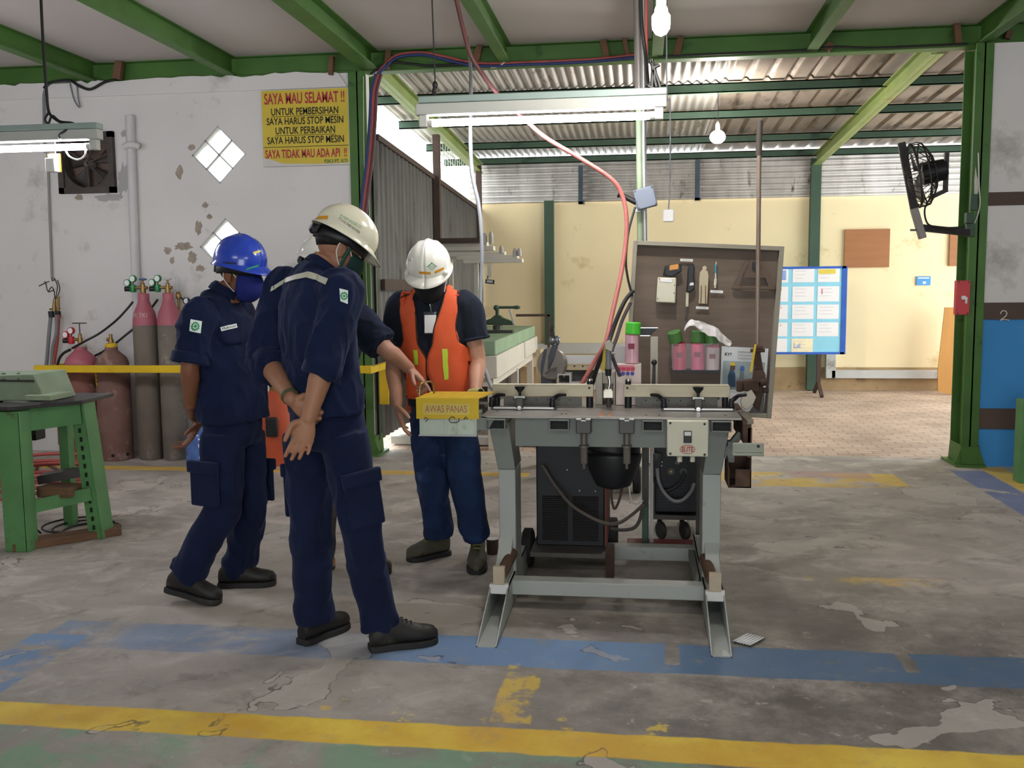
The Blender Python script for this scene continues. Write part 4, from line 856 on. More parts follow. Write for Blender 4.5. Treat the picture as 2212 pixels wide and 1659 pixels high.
for x0, x1 in FOOT:
    th = .005; h = .135; y0 = 3.65; mb = MB()
    mb.bx(x0, x1, y0, 4.98, 0, th); mb.bx(x0, x1, y0+.36, 4.98, h-th, h)
    for a in (x0, x1-th): mb.prism([(a, y0, 0), (a, 4.98, 0), (a, 4.98, h), (a, y0+.36, h), (a, y0, th)], (th, 0, 0))
    mb.bx(x0+th, x1-th, 4.3, 4.305, th, h-th)
    mb.build('foot', GRL, bench)
    xc = (x0+x1)/2
    MB().bx(x0, x1, 4.005, 4.03, h-.03, h+.012).build('foot_lip', WHITEP, bench)
    xs = .012 if x0 < 0 else -.012
    MB().cyl((xc+xs, 4.03, h+.058), (xc+xs*2.2, 4.245, h+.085), .027, n=16).build('roller', M('rusty_roller', '#5c4537', .6, metal=.3, var=.2, sc=12), bench)
    MB().bx(xc-.026, xc+.026, 4.0, 4.03, h+.012, h+.092).build('roller_end_block', M('scuffed_cream', '#b9ab93', .8, var=.15, sc=14, dirt='#6d5a45', da=.3, ds=14), bench, bev=.003)
    MB().prism([(xc-.03, 4.03, .135), (xc-.03, 4.26, .135), (xc-.03, 4.26, .30)], (.06, 0, 0)).build('gusset', GRL, bench)
MB().bx(-.60, .30, 4.13, 4.21, .062, .128).build('cross_bar', GRL, bench, bev=.004)
MB().bx(-.60, .30, 4.82, 4.90, .035, .105).build('cross_bar', GRL, bench, bev=.004)
MB().bx(.245, .272, 4.2, 4.86, .06, .10).build('side_bar', GR, bench)
# fence rails, rulers, stops
for x0, x1, nm in ((1063, 1282, 0), (1347, 1577, 1)):
    a, b2 = U(x0, 840, Y=4.5), U(x1, 842, Y=4.5)
    MB().bx(a.x, b2.x, 4.5, 4.54, .921, .975).build('fence_rail', RAILM, bench, bev=.002)
    MB().bx(a.x+.005, b2.x-.005, 4.5, 4.545, .975, .979).build('rail_cap', M('pale_edge', '#c9c2a6', .5), bench)
    q = U(1273 if nm == 0 else 1355, 838, Y=4.4995); MB().cyl(q, q-V((0, .003, 0)), .006, n=10).build('rail_hole', BLACK, bench)
    xs = U(1274 if nm == 0 else 1357, 850, Y=4.52).x
    MB().cyl((xs, 4.52, ZT), (xs, 4.52, .921), .017, n=16).cyl((xs, 4.52, .979), (xs, 4.52, .996), .014, n=16).build('stop_post', BLACK, bench)
    MB().cyl((xs, 4.52, .996), (xs, 4.52, 1.004), .015, n=16).build('stop_cap', CHROME, bench)
    xo = a.x+.02 if nm == 0 else b2.x-.02
    MB().cyl((xo, 4.52, ZT), (xo, 4.52, .921), .015, n=12).build('stop_post', BLACK, bench)
for x0, x1 in ((1088, 1257), (1372, 1550)):
    a, b2 = U(x0, 864, Y=4.56), U(x1, 864, Y=4.56); MB().bx(a.x, b2.x, 4.56, 4.567, ZT, .912).build('ruler', M('grey_ruler', '#6b6a63', .5, metal=.3, var=.1, dirt='#4b4842', da=.3), bench)
    mb = MB()
    for i in range(6): xx = a.x+.03+i*.055; mb.bx(xx, xx+.0015, 4.5585, 4.56, ZT+.004, ZT+.02); mb.cyl((xx+.02, 4.5595, ZT+.03), (xx+.02, 4.5585, ZT+.03), .004, n=8)
    mb.build('ruler_marks', BLACK, bench)
for x0, x1 in ((1062, 1202), (1428, 1588)):
    a, b2 = U(x0, 870, Y=4.42), U(x1, 870, Y=4.42); MB().bx(a.x, b2.x, 4.40, 4.45, ZT, ZT+.012).build('slot_bar', STEELD, bench); MB().bx(a.x+.012, b2.x-.012, 4.397, 4.40, ZT+.006, ZT+.014).build('slot_edge', M('bright_steel', '#b9b8b2', .3, metal=.7), bench)
for bxp, tx in ((1062, 1090), (1193, 1222), (1434, 1406), (1580, 1612)):
    c = U(bxp, 870, Y=4.42); e = U(tx, 853, Y=4.38); c.z = ZT+.012
    MB().lathe([(.013, 0), (.015, .01), (.012, .03), (.011, .045)], c, n=12).tube([c+V((0, 0, .035)), c+V(((e.x-c.x)*.25, 0, .047)), (c+e)/2+V((0, 0, .028)), e], [.012, .011, .009, .007], n=10).build('clamp_lever', BLACK, bench)
for px in (1123, 1508):
    c = U(px, 872, Y=4.40); c.z = ZT
    MB().box(c+V((0, 0, .035)), (.034, .03, .05)).build('clamp_block', STEELD, bench, bev=.003)
    MB().box(c+V((0, -.002, .062)), (.05, .02, .010)).build('clamp_jaw', STEEL, bench)
    MB().cyl(c+V((0, 0, .065)), c+V((0, 0, .09)), .007, n=10).lathe([(.01, .085), (.012, .09), (.023, .102), (.024, .112), (.002, .114)], c, n=8).build('clamp_knob', BLACK, bench)
    MB().cyl(c+V((0, -.016, .012)), c+V((0, -.024, .012)), .010, n=12).build('clamp_bolt', CHROME, bench)
# hanging piston brackets under the front edge
for px in (1261, 1354):
    a = U(px, 925, Y=4.19); MB().bx(a.x-.033, a.x+.033, 4.17, 4.234, a.z-.022, a.z+.04).build('bracket_head', STEELD, bench, bev=.003)
    MB().bx(a.x-.032, a.x-.010, 4.165, 4.19, a.z+.04, a.z+.046).bx(a.x+.010, a.x+.032, 4.165, 4.19, a.z+.04, a.z+.046).bx(a.x-.010, a.x+.010, 4.165, 4.19, a.z+.034, a.z+.04).build('bracket_edge', M('worn_white_edge', '#d3d2ca', .5), bench)
    MB().cyl((a.x, 4.2, a.z-.02), (a.x, 4.2, a.z-.075), .0145, n=12).cyl((a.x, 4.2, a.z-.078), (a.x, 4.2, a.z-.088), .023, n=16).cyl((a.x, 4.2, a.z-.088), (a.x, 4.2, a.z-.16), .0165, n=8).cyl((a.x, 4.2, a.z-.16), (a.x, 4.2, a.z-.185), .006, n=8).build('piston', M('piston_grey', '#6f6a60', .5, metal=.4), bench)
# control box with maker's oval
a, b2 = U(1441, 909, Y=4.16), U(1530, 987, Y=4.16)
cb = MB().bx(a.x, b2.x, 4.16, 4.25, b2.z, a.z).build('control_box', CREAM, bench, bev=.004)
mb = [MB() for _ in range(4)]
for i, (x, y) in enumerate(((1448, 914), (1522, 916), (1448, 980), (1522, 982))): q = U(x, y, Y=4.159); mb[i].cyl(q, q-V((0, .003, 0)), .0055, n=10).build('screw', BLACK, cb)
a, b2 = U(1477, 931, Y=4.15), U(1494, 957, Y=4.15)
MB().bx(a.x, b2.x, 4.148, 4.16, b2.z, a.z).build('switch', BLACK, cb, bev=.002); MB().bx(a.x+.003, b2.x-.003, 4.1455, 4.149, a.z-.02, a.z-.003).build('switch_label', WHITEP, cb)
c = U(1485, 971, Y=4.157); EL = M('emblem_red', '#b23a34', .5)
mb = MB(); n = 40; ro = [V((c.x+.033*math.cos(i*2*math.pi/n), 4.1575, c.z+.0195*math.sin(i*2*math.pi/n))) for i in range(n)]; ri = [V((c.x+.0305*math.cos(i*2*math.pi/n), 4.1575, c.z+.017*math.sin(i*2*math.pi/n))) for i in range(n)]
mb.add(ro+ri, [(i, (i+1) % n, n+(i+1) % n, n+i) for i in range(n)]); mb.build('emblem_ring', EL, cb)
text_mb('ELITE', .03, (c.x, 4.1575, c.z), X_, Z_, bold=.0007, width=.05).build('emblem_lettering', EL, cb)
for px in (1468, 1496): q = U(px, 990, Y=4.2); MB().cyl(q+V((0, 0, .01)), q-V((0, 0, .015)), .012, n=12).build('cable_gland', CREAM, cb)
# right end: steel block, chute, flange
a, b2 = U(1602, 905, Y=4.16), U(1628, 960, Y=4.16)
MB().prism([U(1590, 886, Y=4.5)-V((0, 0, .0)), U(1614, 908, Y=4.16), U(1628, 906, Y=4.16), U(1606, 884, Y=4.5)], (0, 0, -.02)).build('shear_block', M('shear_steel', '#7d7468', .5, metal=.5, var=.15), bench, bev=.002)
MB().bx(.44, .475, 4.16, 4.6, .76, ZT-.02).build('shear_side', RUSTD, bench, bev=.003); MB().bx(.46, .478, 4.16, 4.22, .70, .83).build('shear_lug', M('brown_lug', '#7a5443', .7), bench)
a, b2 = U(1583, 957, Y=4.1), U(1650, 985, Y=4.1); MB().bx(a.x, b2.x, 4.10, 4.112, b2.z+.012, a.z).bx(a.x, b2.x, 4.09, 4.16, b2.z, b2.z+.012).build('flange', M('flange_paint', '#989c8c', .5, var=.06), bench, bev=.003)
q = U(1638, 964, Y=4.099); MB().cyl(q, q-V((0, .002, 0)), .007, n=10).build('flange_hole', BLACK, bench)
mb = MB(); xa, xb_ = U(1572, 1000, Y=4.2).x, U(1621, 1000, Y=4.2).x
zt, zm, zl = U(1600, 986, Y=4.2).z, U(1600, 1014, Y=4.2).z, U(1600, 1050, Y=4.2).z
mb.bx(xa, xb_, 4.34, 4.352, zl, zt).bx(xb_-.005, xb_, 4.16, 4.35, zl, zt); mb.prism([(xa, 4.16, zl), (xa, 4.35, zl), (xa, 4.35, zt), (xa, 4.30, zt), (xa, 4.16, zm)], (.005, 0, 0)); mb.bx(xa, xb_, 4.16, 4.35, zl, zl+.005); mb.bx(xa+.03, xb_, 4.16, 4.166, zl, zt-.05); mb.build('scrap_chute', RUSTD, bench)
MB().bar((.40, 4.3, .75), (.40, 4.3, zt-.04), .03, .06, up=V((0, 1, 0))).bar(U(1560, 985, Y=4.3), U(1600, 935, Y=4.3), .05, .03).build('chute_bracket', GR, bench)
# long operating lever and its linkage
LY = 4.62; PL = lambda x, y, Y=LY: U(x, y, Y=Y)
lev = thing('lever_shear', 'brown hand lever shear with tall rod at the right end of the bench', 'tool', PL(1625, 885))
MB().cyl(PL(1640, 330), PL(1636, 745), .0105, n=12).build('rod', M('worn_rod', '#8d7c6e', .45, metal=.5, var=.15, sc=9), lev); MB().cyl(PL(1641, 261), PL(1639, 335), .0145, n=12).build('grip', M('worn_grip', '#4c453f', .6), lev)
MB().prism([PL(x, y) for x, y in ((1622, 870), (1640, 890), (1648, 850), (1650, 805), (1640, 745), (1630, 745), (1629, 800), (1622, 840))], (0, .03, 0)).build('lever_arm', RUSTD, lev, bev=.004)
MB().cyl(PL(1628, 750, 4.60), PL(1648, 751, 4.60), .012, n=12).cyl(PL(1621, 757, 4.60), PL(1652, 757, 4.60), .009, n=10).build('pin', RUSTD, lev)
MB().prism([PL(x, y, 4.59) for x, y in ((1604, 845), (1606, 822), (1640, 818), (1642, 848))], (0, .05, 0)).cyl(PL(1598, 822, 4.58), PL(1598, 846, 4.58), .016, n=12).build('cam_housing', RUSTD, lev, bev=.005)
MB().cyl(PL(1640, 812, 4.585), PL(1640, 812, 4.64), .03, n=18).cyl(PL(1648, 843, 4.6), PL(1660, 843, 4.6), .013, n=12).cyl(PL(1642, 825, 4.59), PL(1655, 824, 4.59), .02, n=12).build('pivot', RUSTD, lev)
MB().prism([PL(x, y, 4.57) for x, y in ((1602, 880), (1614, 885), (1628, 872), (1634, 858), (1624, 842), (1604, 852), (1600, 866))], (0, .02, 0)).build('quadrant_plate', M('bright_worn_plate', '#9b9284', .4, metal=.5, var=.1), lev, bev=.002)
MB().prism([PL(x, y, 4.66) for x, y in ((1618, 892), (1650, 893), (1652, 845), (1638, 862))], (0, .02, 0)).build('blade_holder', STEELD, lev)
MB().bx(.435, .47, 4.5, 4.72, .80, .868).build('mount', RUSTD, lev)
MB().bar(PL(1632, 744, 4.585), PL(1622, 803, 4.585), .010, .006, up=V((0, 1, 0))).build('yellow_strip', YELP, lev)
# ---------------------------------------------------------------- welding torch in its holder
tor = thing('welding_torch', 'grey welding torch clamped upright over the bench middle', 'torch', U(1314, 862, Y=4.44))
PT = lambda x, y, Y=4.46: U(x, y, Y=Y)
MB().cyl(PT(1314, 757), PT(1314, 797), .0155, .014, n=16).build('handle', M('torch_grey', '#6f7378', .45, var=.1), tor); MB().cyl(PT(1314, 797), PT(1314, 812), .016, .013, n=14).build('handle_collar', BLACK, tor)
MB().tube([PT(1314, 810), PT(1316, 818), PT(1317, 828), PT(1314, 845)], .0085, n=12).build('neck', CHROME, tor)
MB().box(PT(1314, 851), (.046, .045, .034)).box(PT(1314, 843), (.034, .03, .012)).build('clamp_block', M('bright_block', '#c3beb0', .35, metal=.5), tor, bev=.002); MB().cyl(PT(1314, 857), PT(1315, 880), .016, .011, n=14).build('nozzle', STEELD, tor)
MB().prism([PT(x, y, 4.44) for x, y in ((1307, 754), (1322, 760), (1325, 744), (1316, 735), (1306, 740))], (0, .03, 0)).cyl(PT(1306, 760), PT(1330, 764), .006, n=8).build('hanger_clip', M('clip_grey', '#9f9a8d', .5, metal=.4), tor, bev=.003)
MB().tube([PT(1310, 745), PT(1307, 765), PT(1303, 800)], .010, n=8).build('yellow_sheath', M('yellow_sheath', '#b5a13c', .6), tor)
def cab(name, label, pts, r, mt, cat='hose'): return cable(name, label, [U(*p[:2], Y=p[2]) for p in pts], r, mt, cat)
cab('air_hose', 'red hose swinging from under the lamp down to the bench', [(1138, 262, 4.85), (1180, 298, 4.85), (1250, 340, 4.87), (1320, 386, 4.9), (1345, 425, 4.92), (1354, 480, 4.92), (1350, 540, 4.9), (1340, 600, 4.85), (1322, 680, 4.75), (1308, 740, 4.66), (1285, 780, 4.66), (1252, 838, 4.66)], .011, M('pale_red_hose', '#b0665d', .5, var=.1, sc=9))
cab('air_hose', 'dark red hose dropping from the ceiling behind the lamp', [(984, -8, 4.8), (1000, 60, 4.8), (1015, 115, 4.8), (1035, 150, 4.82), (1078, 206, 4.85), (1138, 262, 4.86)], .011, M('dark_red_hose', '#5f3a38', .5))
cab('torch_cable', 'black cable from the tool board down to the torch', [(1368, 628, 4.93), (1350, 650, 4.9), (1332, 690, 4.8), (1318, 730, 4.6), (1313, 745, 4.47), (1300, 770, 4.55), (1288, 800, 4.6), (1276, 840, 4.65)], .011, CABB)
cab('torch_cable', 'grey cable beside the red hose over the bench', [(1362, 655, 4.93), (1345, 690, 4.85), (1332, 730, 4.7), (1322, 760, 4.55), (1330, 790, 4.56), (1340, 812, 4.58)], .009, M('dark_grey_cable', '#4b4548', .5))
cab('control_cable', 'thin black cable curving along the left edge of the tool board', [(1372, 448, 5.0), (1358, 500, 4.96), (1352, 560, 4.95), (1356, 600, 4.95), (1366, 640, 4.95)], .006, CABB)
cab('grey_hose', 'grey flexible hose hanging from the beam beside the orange vest man', [(1010, 82, 7.0), (1016, 140, 6.0), (1017, 210, 5.2), (1016, 290, 5.0), (1020, 375, 5.0), (1035, 450, 5.0), (1041, 540, 5.0), (1038, 640, 5.0), (1042, 760, 4.9), (1050, 805, 4.8), (1065, 842, 4.62)], .0105, M('grey_hose', '#8d9092', .5))
# ---------------------------------------------------------------- pipes from the ceiling, junction box
cable('riser_pipe', 'pale green pipe dropping to the tool board', [U(1380, 200, Y=5.12), U(1381, 300, Y=5.12), U(1384, 560, Y=5.12)], .0175, M('pale_green_pipe', '#8a9a78', .5, var=.15, sc=4, dirt='#5f8f53', da=.35), 'pipe', sub=2)
cable('riser_pipe', 'shiny steel pipe dropping to the tool board', [U(1389, -12, Y=5.1), U(1391, 300, Y=5.1), U(1394, 560, Y=5.1)], .013, M('steel_pipe', '#b3b3b0', .25, metal=.8, var=.05), 'pipe', sub=2)
cable('riser_pipe', 'dark pipe left in the bundle above the lamp', [U(1376, -12, Y=5.12), U(1378, 90, Y=5.12), U(1380, 202, Y=5.12)], .02, M('dark_pipe', '#6a655f', .4, metal=.4), 'pipe', sub=2)
cab('cable_drop', 'black cable in the bundle above the lamp', [(1384, -10, 5.05), (1387, 60, 5.05), (1395, 120, 5.05), (1400, 180, 4.95)], .009, CABB)
cab('cable_drop', 'red cable in the bundle above the lamp', [(1396, -10, 5.1), (1396, 70, 5.1), (1397, 130, 5.1)], .008, HOSER)
mb = MB()
for pts in ([(1405, 130), (1413, 150), (1425, 185), (1428, 206)], [(1425, 140), (1412, 150), (1408, 190), (1405, 208)], [(1400, 185), (1415, 192), (1430, 190)], [(1408, 128), (1412, 160), (1418, 188)]): mb.tube([U(x, y, Y=4.72) for x, y in pts], .009, n=6)
tag(mb.build('cable_knot', CABB, ang=60), 'tangle of black cable above the right end of the bench lamp', 'cable')
jb = thing('junction_box', 'grey square junction box tilted on the pipes above the tool board', 'junction box', U(1393, 445, Y=5.03))
c = U(1394, 428, Y=5.03); r_, u_ = V((.97, 0, .24)).normalized(), V((-.24, 0, .97)).normalized()
MB().box(c, (.105, .05, .105), (r_, Y_, u_)).build('body', M('junction_grey', '#6e7681', .55, var=.08), jb, bev=.006)
for sx in (-1, 1):
    for sz in (-1, 1): MB().cyl(c+r_*.044*sx+u_*.044*sz-Y_*.025, c+r_*.044*sx+u_*.044*sz-Y_*.028, .005, n=8).build('screw', STEELD, jb)
MB().cyl(U(1375, 438, Y=5.03), U(1340, 420, Y=5.03), .014, n=12).cyl(U(1340, 420, Y=5.03), U(1336, 418, Y=5.03), .02, n=10).build('cable_arm', CABB, jb); MB().box(U(1378, 452, Y=5.05), (.03, .03, .03)).build('clamp', GREYW, jb)
t = thing('pull_switch', 'small white pendant switch on a thin wire before the cream wall', 'switch', U(1444, 480, Y=5.6))
MB().tube([U(*p, Y=5.6) for p in ((1440, -12), (1441, 205), (1447, 215), (1448, 300), (1447, 400), (1444, 455))], .004, n=6).build('wire', CABG, t); MB().box(U(1444, 466, Y=5.6), (.062, .03, .07)).build('switch_body', WHITEP, t, bev=.006)
# hose bundle along the big beam
for pts, r, mt, lab in (([(815, 160), (835, 135), (860, 118), (910, 113), (960, 122), (1010, 133), (1060, 137), (1120, 135), (1200, 132), (1290, 127), (1370, 118)], .011, HOSER, 'red hose along the cross beam'),
        ([(812, 165), (835, 142), (860, 124), (910, 118), (960, 128), (1010, 140), (1060, 143), (1120, 140), (1200, 137), (1290, 132), (1370, 124)], .013, HOSEB, 'blue hose along the cross beam'),
        ([(800, 160), (840, 135), (880, 137), (930, 142), (980, 140), (1010, 140)], .010, CABB, 'black cable on the cross beam above the lamp')):
    cable('beam_hose', lab, [U(x, y, Y=7.84) for x, y in pts], r, mt, 'hose')
for dx, r, mt, lab in ((0, .014, HOSEB, 'blue hose running down the left column'), (8, .014, HOSER, 'red hose running down the left column'), (15, .013, M('maroon_hose', '#5b3238', .5), 'maroon hose running down the left column')):
    cable('column_hose', lab, [U(x+dx*.8, y, Y=7.80-dx*.002) for x, y in ((812, 160), (802, 200), (799, 260), (793, 340), (783, 420), (776, 480), (768, 540), (762, 600), (758, 680))], r, mt, 'hose')
cable('column_wire', 'thin white wire down the left column', [U(785, 165, Y=7.85), U(786, 300, Y=7.85), U(790, 560, Y=7.85), U(796, 700, Y=7.85)], .0025, WIREW, 'wire')
cable('beam_cable', 'black cable along the foot of the cross beam on the right', [U(1420, 122, Y=7.84), U(1560, 116, Y=7.84), U(1740, 108, Y=7.84), U(1800, 101, Y=7.84), U(1900, 103, Y=7.84), U(2090, 95, Y=7.84)], .008, CABB)
cable('beam_cable', 'pale wire looping under the ceiling beam above the lamp', [U(1069, 62, Y=7.7), U(1075, 85, Y=7.75), U(1090, 110, Y=7.82), U(1092, 130, Y=7.82), U(1078, 143, Y=7.84), U(1060, 146, Y=7.84)], .007, M('pale_wire', '#c9b79f', .5), 'wire')
# ---------------------------------------------------------------- tool board
BRD = M('brown_board', '#6f6155', .75, var=.12, sc=4, stretch=(.7, 1, 9), dirt='#5a4d43', da=.25)
FRM = M('greyed_wood_frame', '#8c8778', .8, var=.1, sc=5)
th_ = R_(3.2); br_, bu = V((math.cos(th_), 0, -math.sin(th_))), V((math.sin(th_), 0, math.cos(th_)))
bo = V((-.041, 5.0, 1.676))
board = thing('tool_board', 'tilted brown tool board in a grey wooden frame behind the bench', 'tool board', bo-bu*.875+br_*.38)
def B(u, v, d=0): return bo+br_*u-bu*v-Y_*d
BW, BH = .755, .875
MB().box(B(BW/2, BH/2, -.0215), (BW-.001, .012, BH-.001), (br_, Y_, bu)).build('back_panel', BRD, board)
for c, s_ in ((B(BW/2, .011, .015), (BW-.0445, .06, .022)), (B(BW/2, BH-.011, .015), (BW-.0445, .06, .022))): MB().box(c, s_, (br_, Y_, bu)).build('frame_bar', FRM, board, bev=.002)
for c in (B(.011, BH/2, .015), B(BW-.011, BH/2, .015)): MB().box(c, (.022, .06, BH), (br_, Y_, bu)).build('frame_bar', FRM, board, bev=.002)
for x in (.12, .40): MB().bar(B(x, BH, -.03), V((B(x, BH).x, 5.06, 0)), .03, .03, up=Y_).build('stand_leg', STEELD, board)
def PB(px, py, d=.0): return U(px, py, Y=5.0-d)
def onboard(name, label, cat, px, py): return thing(name, label, cat, PB(px, py))
# thermometer gun
t = onboard('thermometer_gun', 'black infrared thermometer with orange screen on the tool board', 'thermometer', 1452, 597)
MB().prism([PB(x, y, .05) for x, y in ((1439, 595), (1452, 598), (1473, 585), (1470, 570), (1446, 572), (1434, 590))], (0, .045, 0)).prism([PB(x, y, .04) for x, y in ((1432, 597), (1440, 597), (1446, 574), (1437, 573))], (0, .03, 0)).build('body', BLACK, t, bev=.004)
MB().prism([PB(x, y, .055) for x, y in ((1446, 584), (1465, 581), (1466, 570), (1447, 573))], (0, .006, 0)).build('screen', M('orange_screen', '#c48434', .4), t)
# cream box
t = onboard('tool_box_case', 'cream metal box mounted on the tool board under the black thermometer', 'box', 1438, 655)
MB().prism([PB(x, y, .06) for x, y in ((1417, 653), (1459, 655), (1461, 600), (1421, 599))], (0, .055, 0)).build('case', CREAM, t, bev=.006); MB().prism([PB(x, y, .062) for x, y in ((1427, 608), (1451, 610), (1451, 603), (1427, 602))], (0, .002, 0)).build('name_strip', PAPER, t)
for x, y in ((1424, 602), (1457, 616), (1456, 633), (1421, 645)): q = PB(x, y, .061); MB().cyl(q, q-V((0, .002, 0)), .003, n=8).build('screw', STEELD, t)
# gas lighter
t = onboard('gas_lighter', 'black kitchen gas lighter hanging nose down on the tool board', 'lighter', 1488, 690)
MB().prism([PB(x, y, .035) for x, y in ((1483, 631), (1490, 631), (1500, 624), (1500, 608), (1498, 598), (1501, 580), (1499, 572), (1489, 571), (1486, 585), (1485, 610))], (0, .03, 0)).build('body', BLACK, t, bev=.004)
MB().cyl(PB(1485, 632, .02), PB(1484, 662, .02), .008, n=10).build('sleeve', CREAM, t); MB().cyl(PB(1484, 662, .02), PB(1481, 692, .02), .0035, n=8).build('nozzle', CHROME, t); MB().prism([PB(x, y, .037) for x, y in ((1489, 617), (1499, 616), (1498, 610), (1491, 611))], (0, .004, 0)).build('trigger', WHITEP, t)
# ivory scraper
t = onboard('paint_scraper', 'ivory coloured flat cutter beside the black lighter on the tool board', 'tool', 1519, 657); IV = M('ivory_plastic', '#b7ab8d', .5, var=.08)
MB().prism([PB(x, y, .02) for x, y in ((1509, 656), (1528, 657), (1530, 616), (1531, 596), (1529, 586), (1524, 582), (1518, 582), (1512, 588), (1510, 600), (1510, 616))], (0, .016, 0)).build('blade_body', IV, t, bev=.003); MB().cyl(PB(1522, 579, .022), PB(1522, 579, .004), .011, n=16).build('knob', IV, t)
MB().prism([PB(x, y, .022) for x, y in ((1513, 655), (1515, 655), (1516, 617), (1514, 617))], (0, .002, 0)).prism([PB(x, y, .022) for x, y in ((1523, 655), (1525, 655), (1525, 617), (1523, 617))], (0, .002, 0)).build('groove', RUSTW, t)
t = onboard('marker_pen', 'thin blue and white pen standing on the tool board', 'pen', 1546, 622)
MB().cyl(PB(1546, 571, .012), PB(1546, 590, .012), .0045, n=8).build('barrel', M('teal', '#3b95a8', .5), t); MB().cyl(PB(1547, 565, .012), PB(1547, 572, .012), .003, n=8).cyl(PB(1546, 590, .012), PB(1546, 602, .012), .004, n=8).cyl(PB(1546, 602, .012), PB(1545, 616, .012), .0075, n=10).cyl(PB(1545, 616, .012), PB(1545, 622, .012), .005, n=8).build('tip', CREAM, t)
for x, y, lab in ((1483, 562, 'small white name tag above the black lighter'), (1517, 665, 'small white name tag under the ivory cutter'), (1548, 630, 'small white name tag under the blue pen')):
    o = MB().box(PB(x, y, .008), (.064, .003, .013), (br_, Y_, bu)).build('name_tag', PAPER); tag(o, lab+' on the tool board', 'label', 'name tags on the tool board')
    MB().box(PB(x, y, .0098), (.04, .0006, .004), (br_, Y_, bu)).build('print_line', INKG, o)
# brown triangular handle
HB = M('dark_brown_plastic', '#5b4c40', .6, var=.08)
t = onboard('triangle_bracket', 'brown triangular frame lying flat on the tool board behind the rod', 'bracket', 1630, 628)
MB().prism([PB(x, y, .03) for x, y in ((1581, 625), (1675, 626), (1675, 619), (1581, 618))], (0, .025, 0)).build('base_bar', HB, t, bev=.003)
mb = MB()
for q in ([(1584, 618), (1596, 618), (1604, 600), (1620, 568), (1610, 564)], [(1674, 619), (1660, 619), (1653, 600), (1640, 568), (1650, 564)], [(1603, 600), (1653, 600), (1650, 590), (1606, 590)], [(1608, 590), (1650, 590), (1640, 562), (1620, 562)]): mb.prism([PB(x, y, .022) for x, y in q], (0, .017, 0))
mb.build('triangle_frame', HB, t); MB().prism([PB(x, y, .035) for x, y in ((1625, 583), (1634, 583), (1634, 566), (1626, 566))], (0, .02, 0)).build('catch', BLACK, t)
# bottle rack with spray cans
CLR = GL('clear_acrylic', '#d9d3d0', .08, .92, .35)
t = onboard('can_rack', 'clear plastic rack holding spray cans low on the tool board', 'rack', 1503, 802)
a = PB(1452, 742, .14); b2 = PB(1552, 800, .14)
MB().bx(a.x, b2.x, 4.855, 4.858, b2.z, a.z).build('front_pane', CLR, t); MB().bx(a.x-.004, b2.x+.004, 4.85, 4.975, b2.z-.012, b2.z).build('shelf', BLACK, t)
for x in (a.x, b2.x): MB().bx(x-.002, x+.002, 4.855, 4.975, b2.z, a.z-.005).build('side_pane', CLR, t)
CANC = [('#c23a5c', '#b21f3a'), ('#d2567c', '#c32a4a'), ('#cdb9b9', '#c9506a')]
def can(x, y0, y1, Y, cols, label, capt, r, capr=None):
    lo, hi = U(x, y1, Y=Y), U(x, y0, Y=Y); h = hi.z-lo.z
    t = thing('spray_can', label, 'spray can', lo, 'spray cans by the tool board')
    MB().lathe([(.001, 0), (r, .0), (r, .004), (r, h*.86)], lo, n=24).build('can_body', M('can_'+cols[0][1:], cols[0], .3, var=.12, sc=16, dirt='#d9c9c9', da=.05, ds=14), t)
    MB().lathe([(r, h*.86), (r*.93, h*.92), (r*.6, h*.99), (r*.3, h)], lo, n=24).build('can_dome', M('dome_'+cols[1][1:], cols[1], .25, metal=.3), t)
    top = lo+V((0, 0, h*.9)); c0, d = capt; MB().cyl(top+c0, top+c0+V(d), capr or r*1.02, (capr or r*1.02)*.96, n=22).build('cap', M('cap_green_dusty' if Y > 4.7 else 'cap_green_bright', '#4c7a3c' if Y > 4.7 else '#4fc436', .45, var=.08), t, bev=.004)
    MB().bx(lo.x-.018, lo.x+.012, lo.y-r-.0008, lo.y-r+.006, lo.z+h*.45, lo.z+h*.62).build('printed_mark', M('can_ink', '#7d2438', .5), t)
    return t
can(1468, 738, 798, 4.91, CANC[0], 'dark pink spray can with tilted cap, left in the clear rack', (V((-.018, -.005, .012)), (-.014, -.012, .055)), .034, .036)
can(1507, 736, 798, 4.91, CANC[1], 'bright pink spray can with upright cap, middle of the clear rack', (V((0, 0, .005)), (.002, -.005, .062)), .034, .036)
can(1539, 742, 799, 4.91, CANC[2], 'pale spray can under the white rag, right in the clear rack', (V((-.004, 0, .01)), (-.012, .0, .055)), .034, .035)
# crumpled white rag over the caps
random.seed(11); rag = MB(); rows = []
path = [(1478, 714), (1493, 692), (1510, 695), (1528, 702), (1546, 708), (1560, 722), (1580, 738)]
for j in range(6):
    row = []
    for i in range(19):
        q, _ = catmull([V((x, y, 0)) for x, y in path], 3); p = q[i]; w = [(-4, 4), (-2, 13), (-3, 20), (-2, 22), (-2, 22), (-2, 20), (-1, 3)][min(6, i//3)]
        yy = p.y+w[0]+(w[1]-w[0])*j/5; row.append(U(p.x+random.uniform(-2.5, 2.5), yy+random.uniform(-2.2, 2.2), Y=4.875-.035*j/5*(1 if i < 15 else .4)-.02+random.uniform(-.012, .012)))
    rows.append(row)
tag(rag.grid(rows).build('crumpled_rag', M('white_tissue', '#cfcac6', .9, var=.08, sc=9, dirt='#b0a79f', da=.2), solid=.003, sub=1), 'crumpled white rag thrown over the spray cans', 'rag')
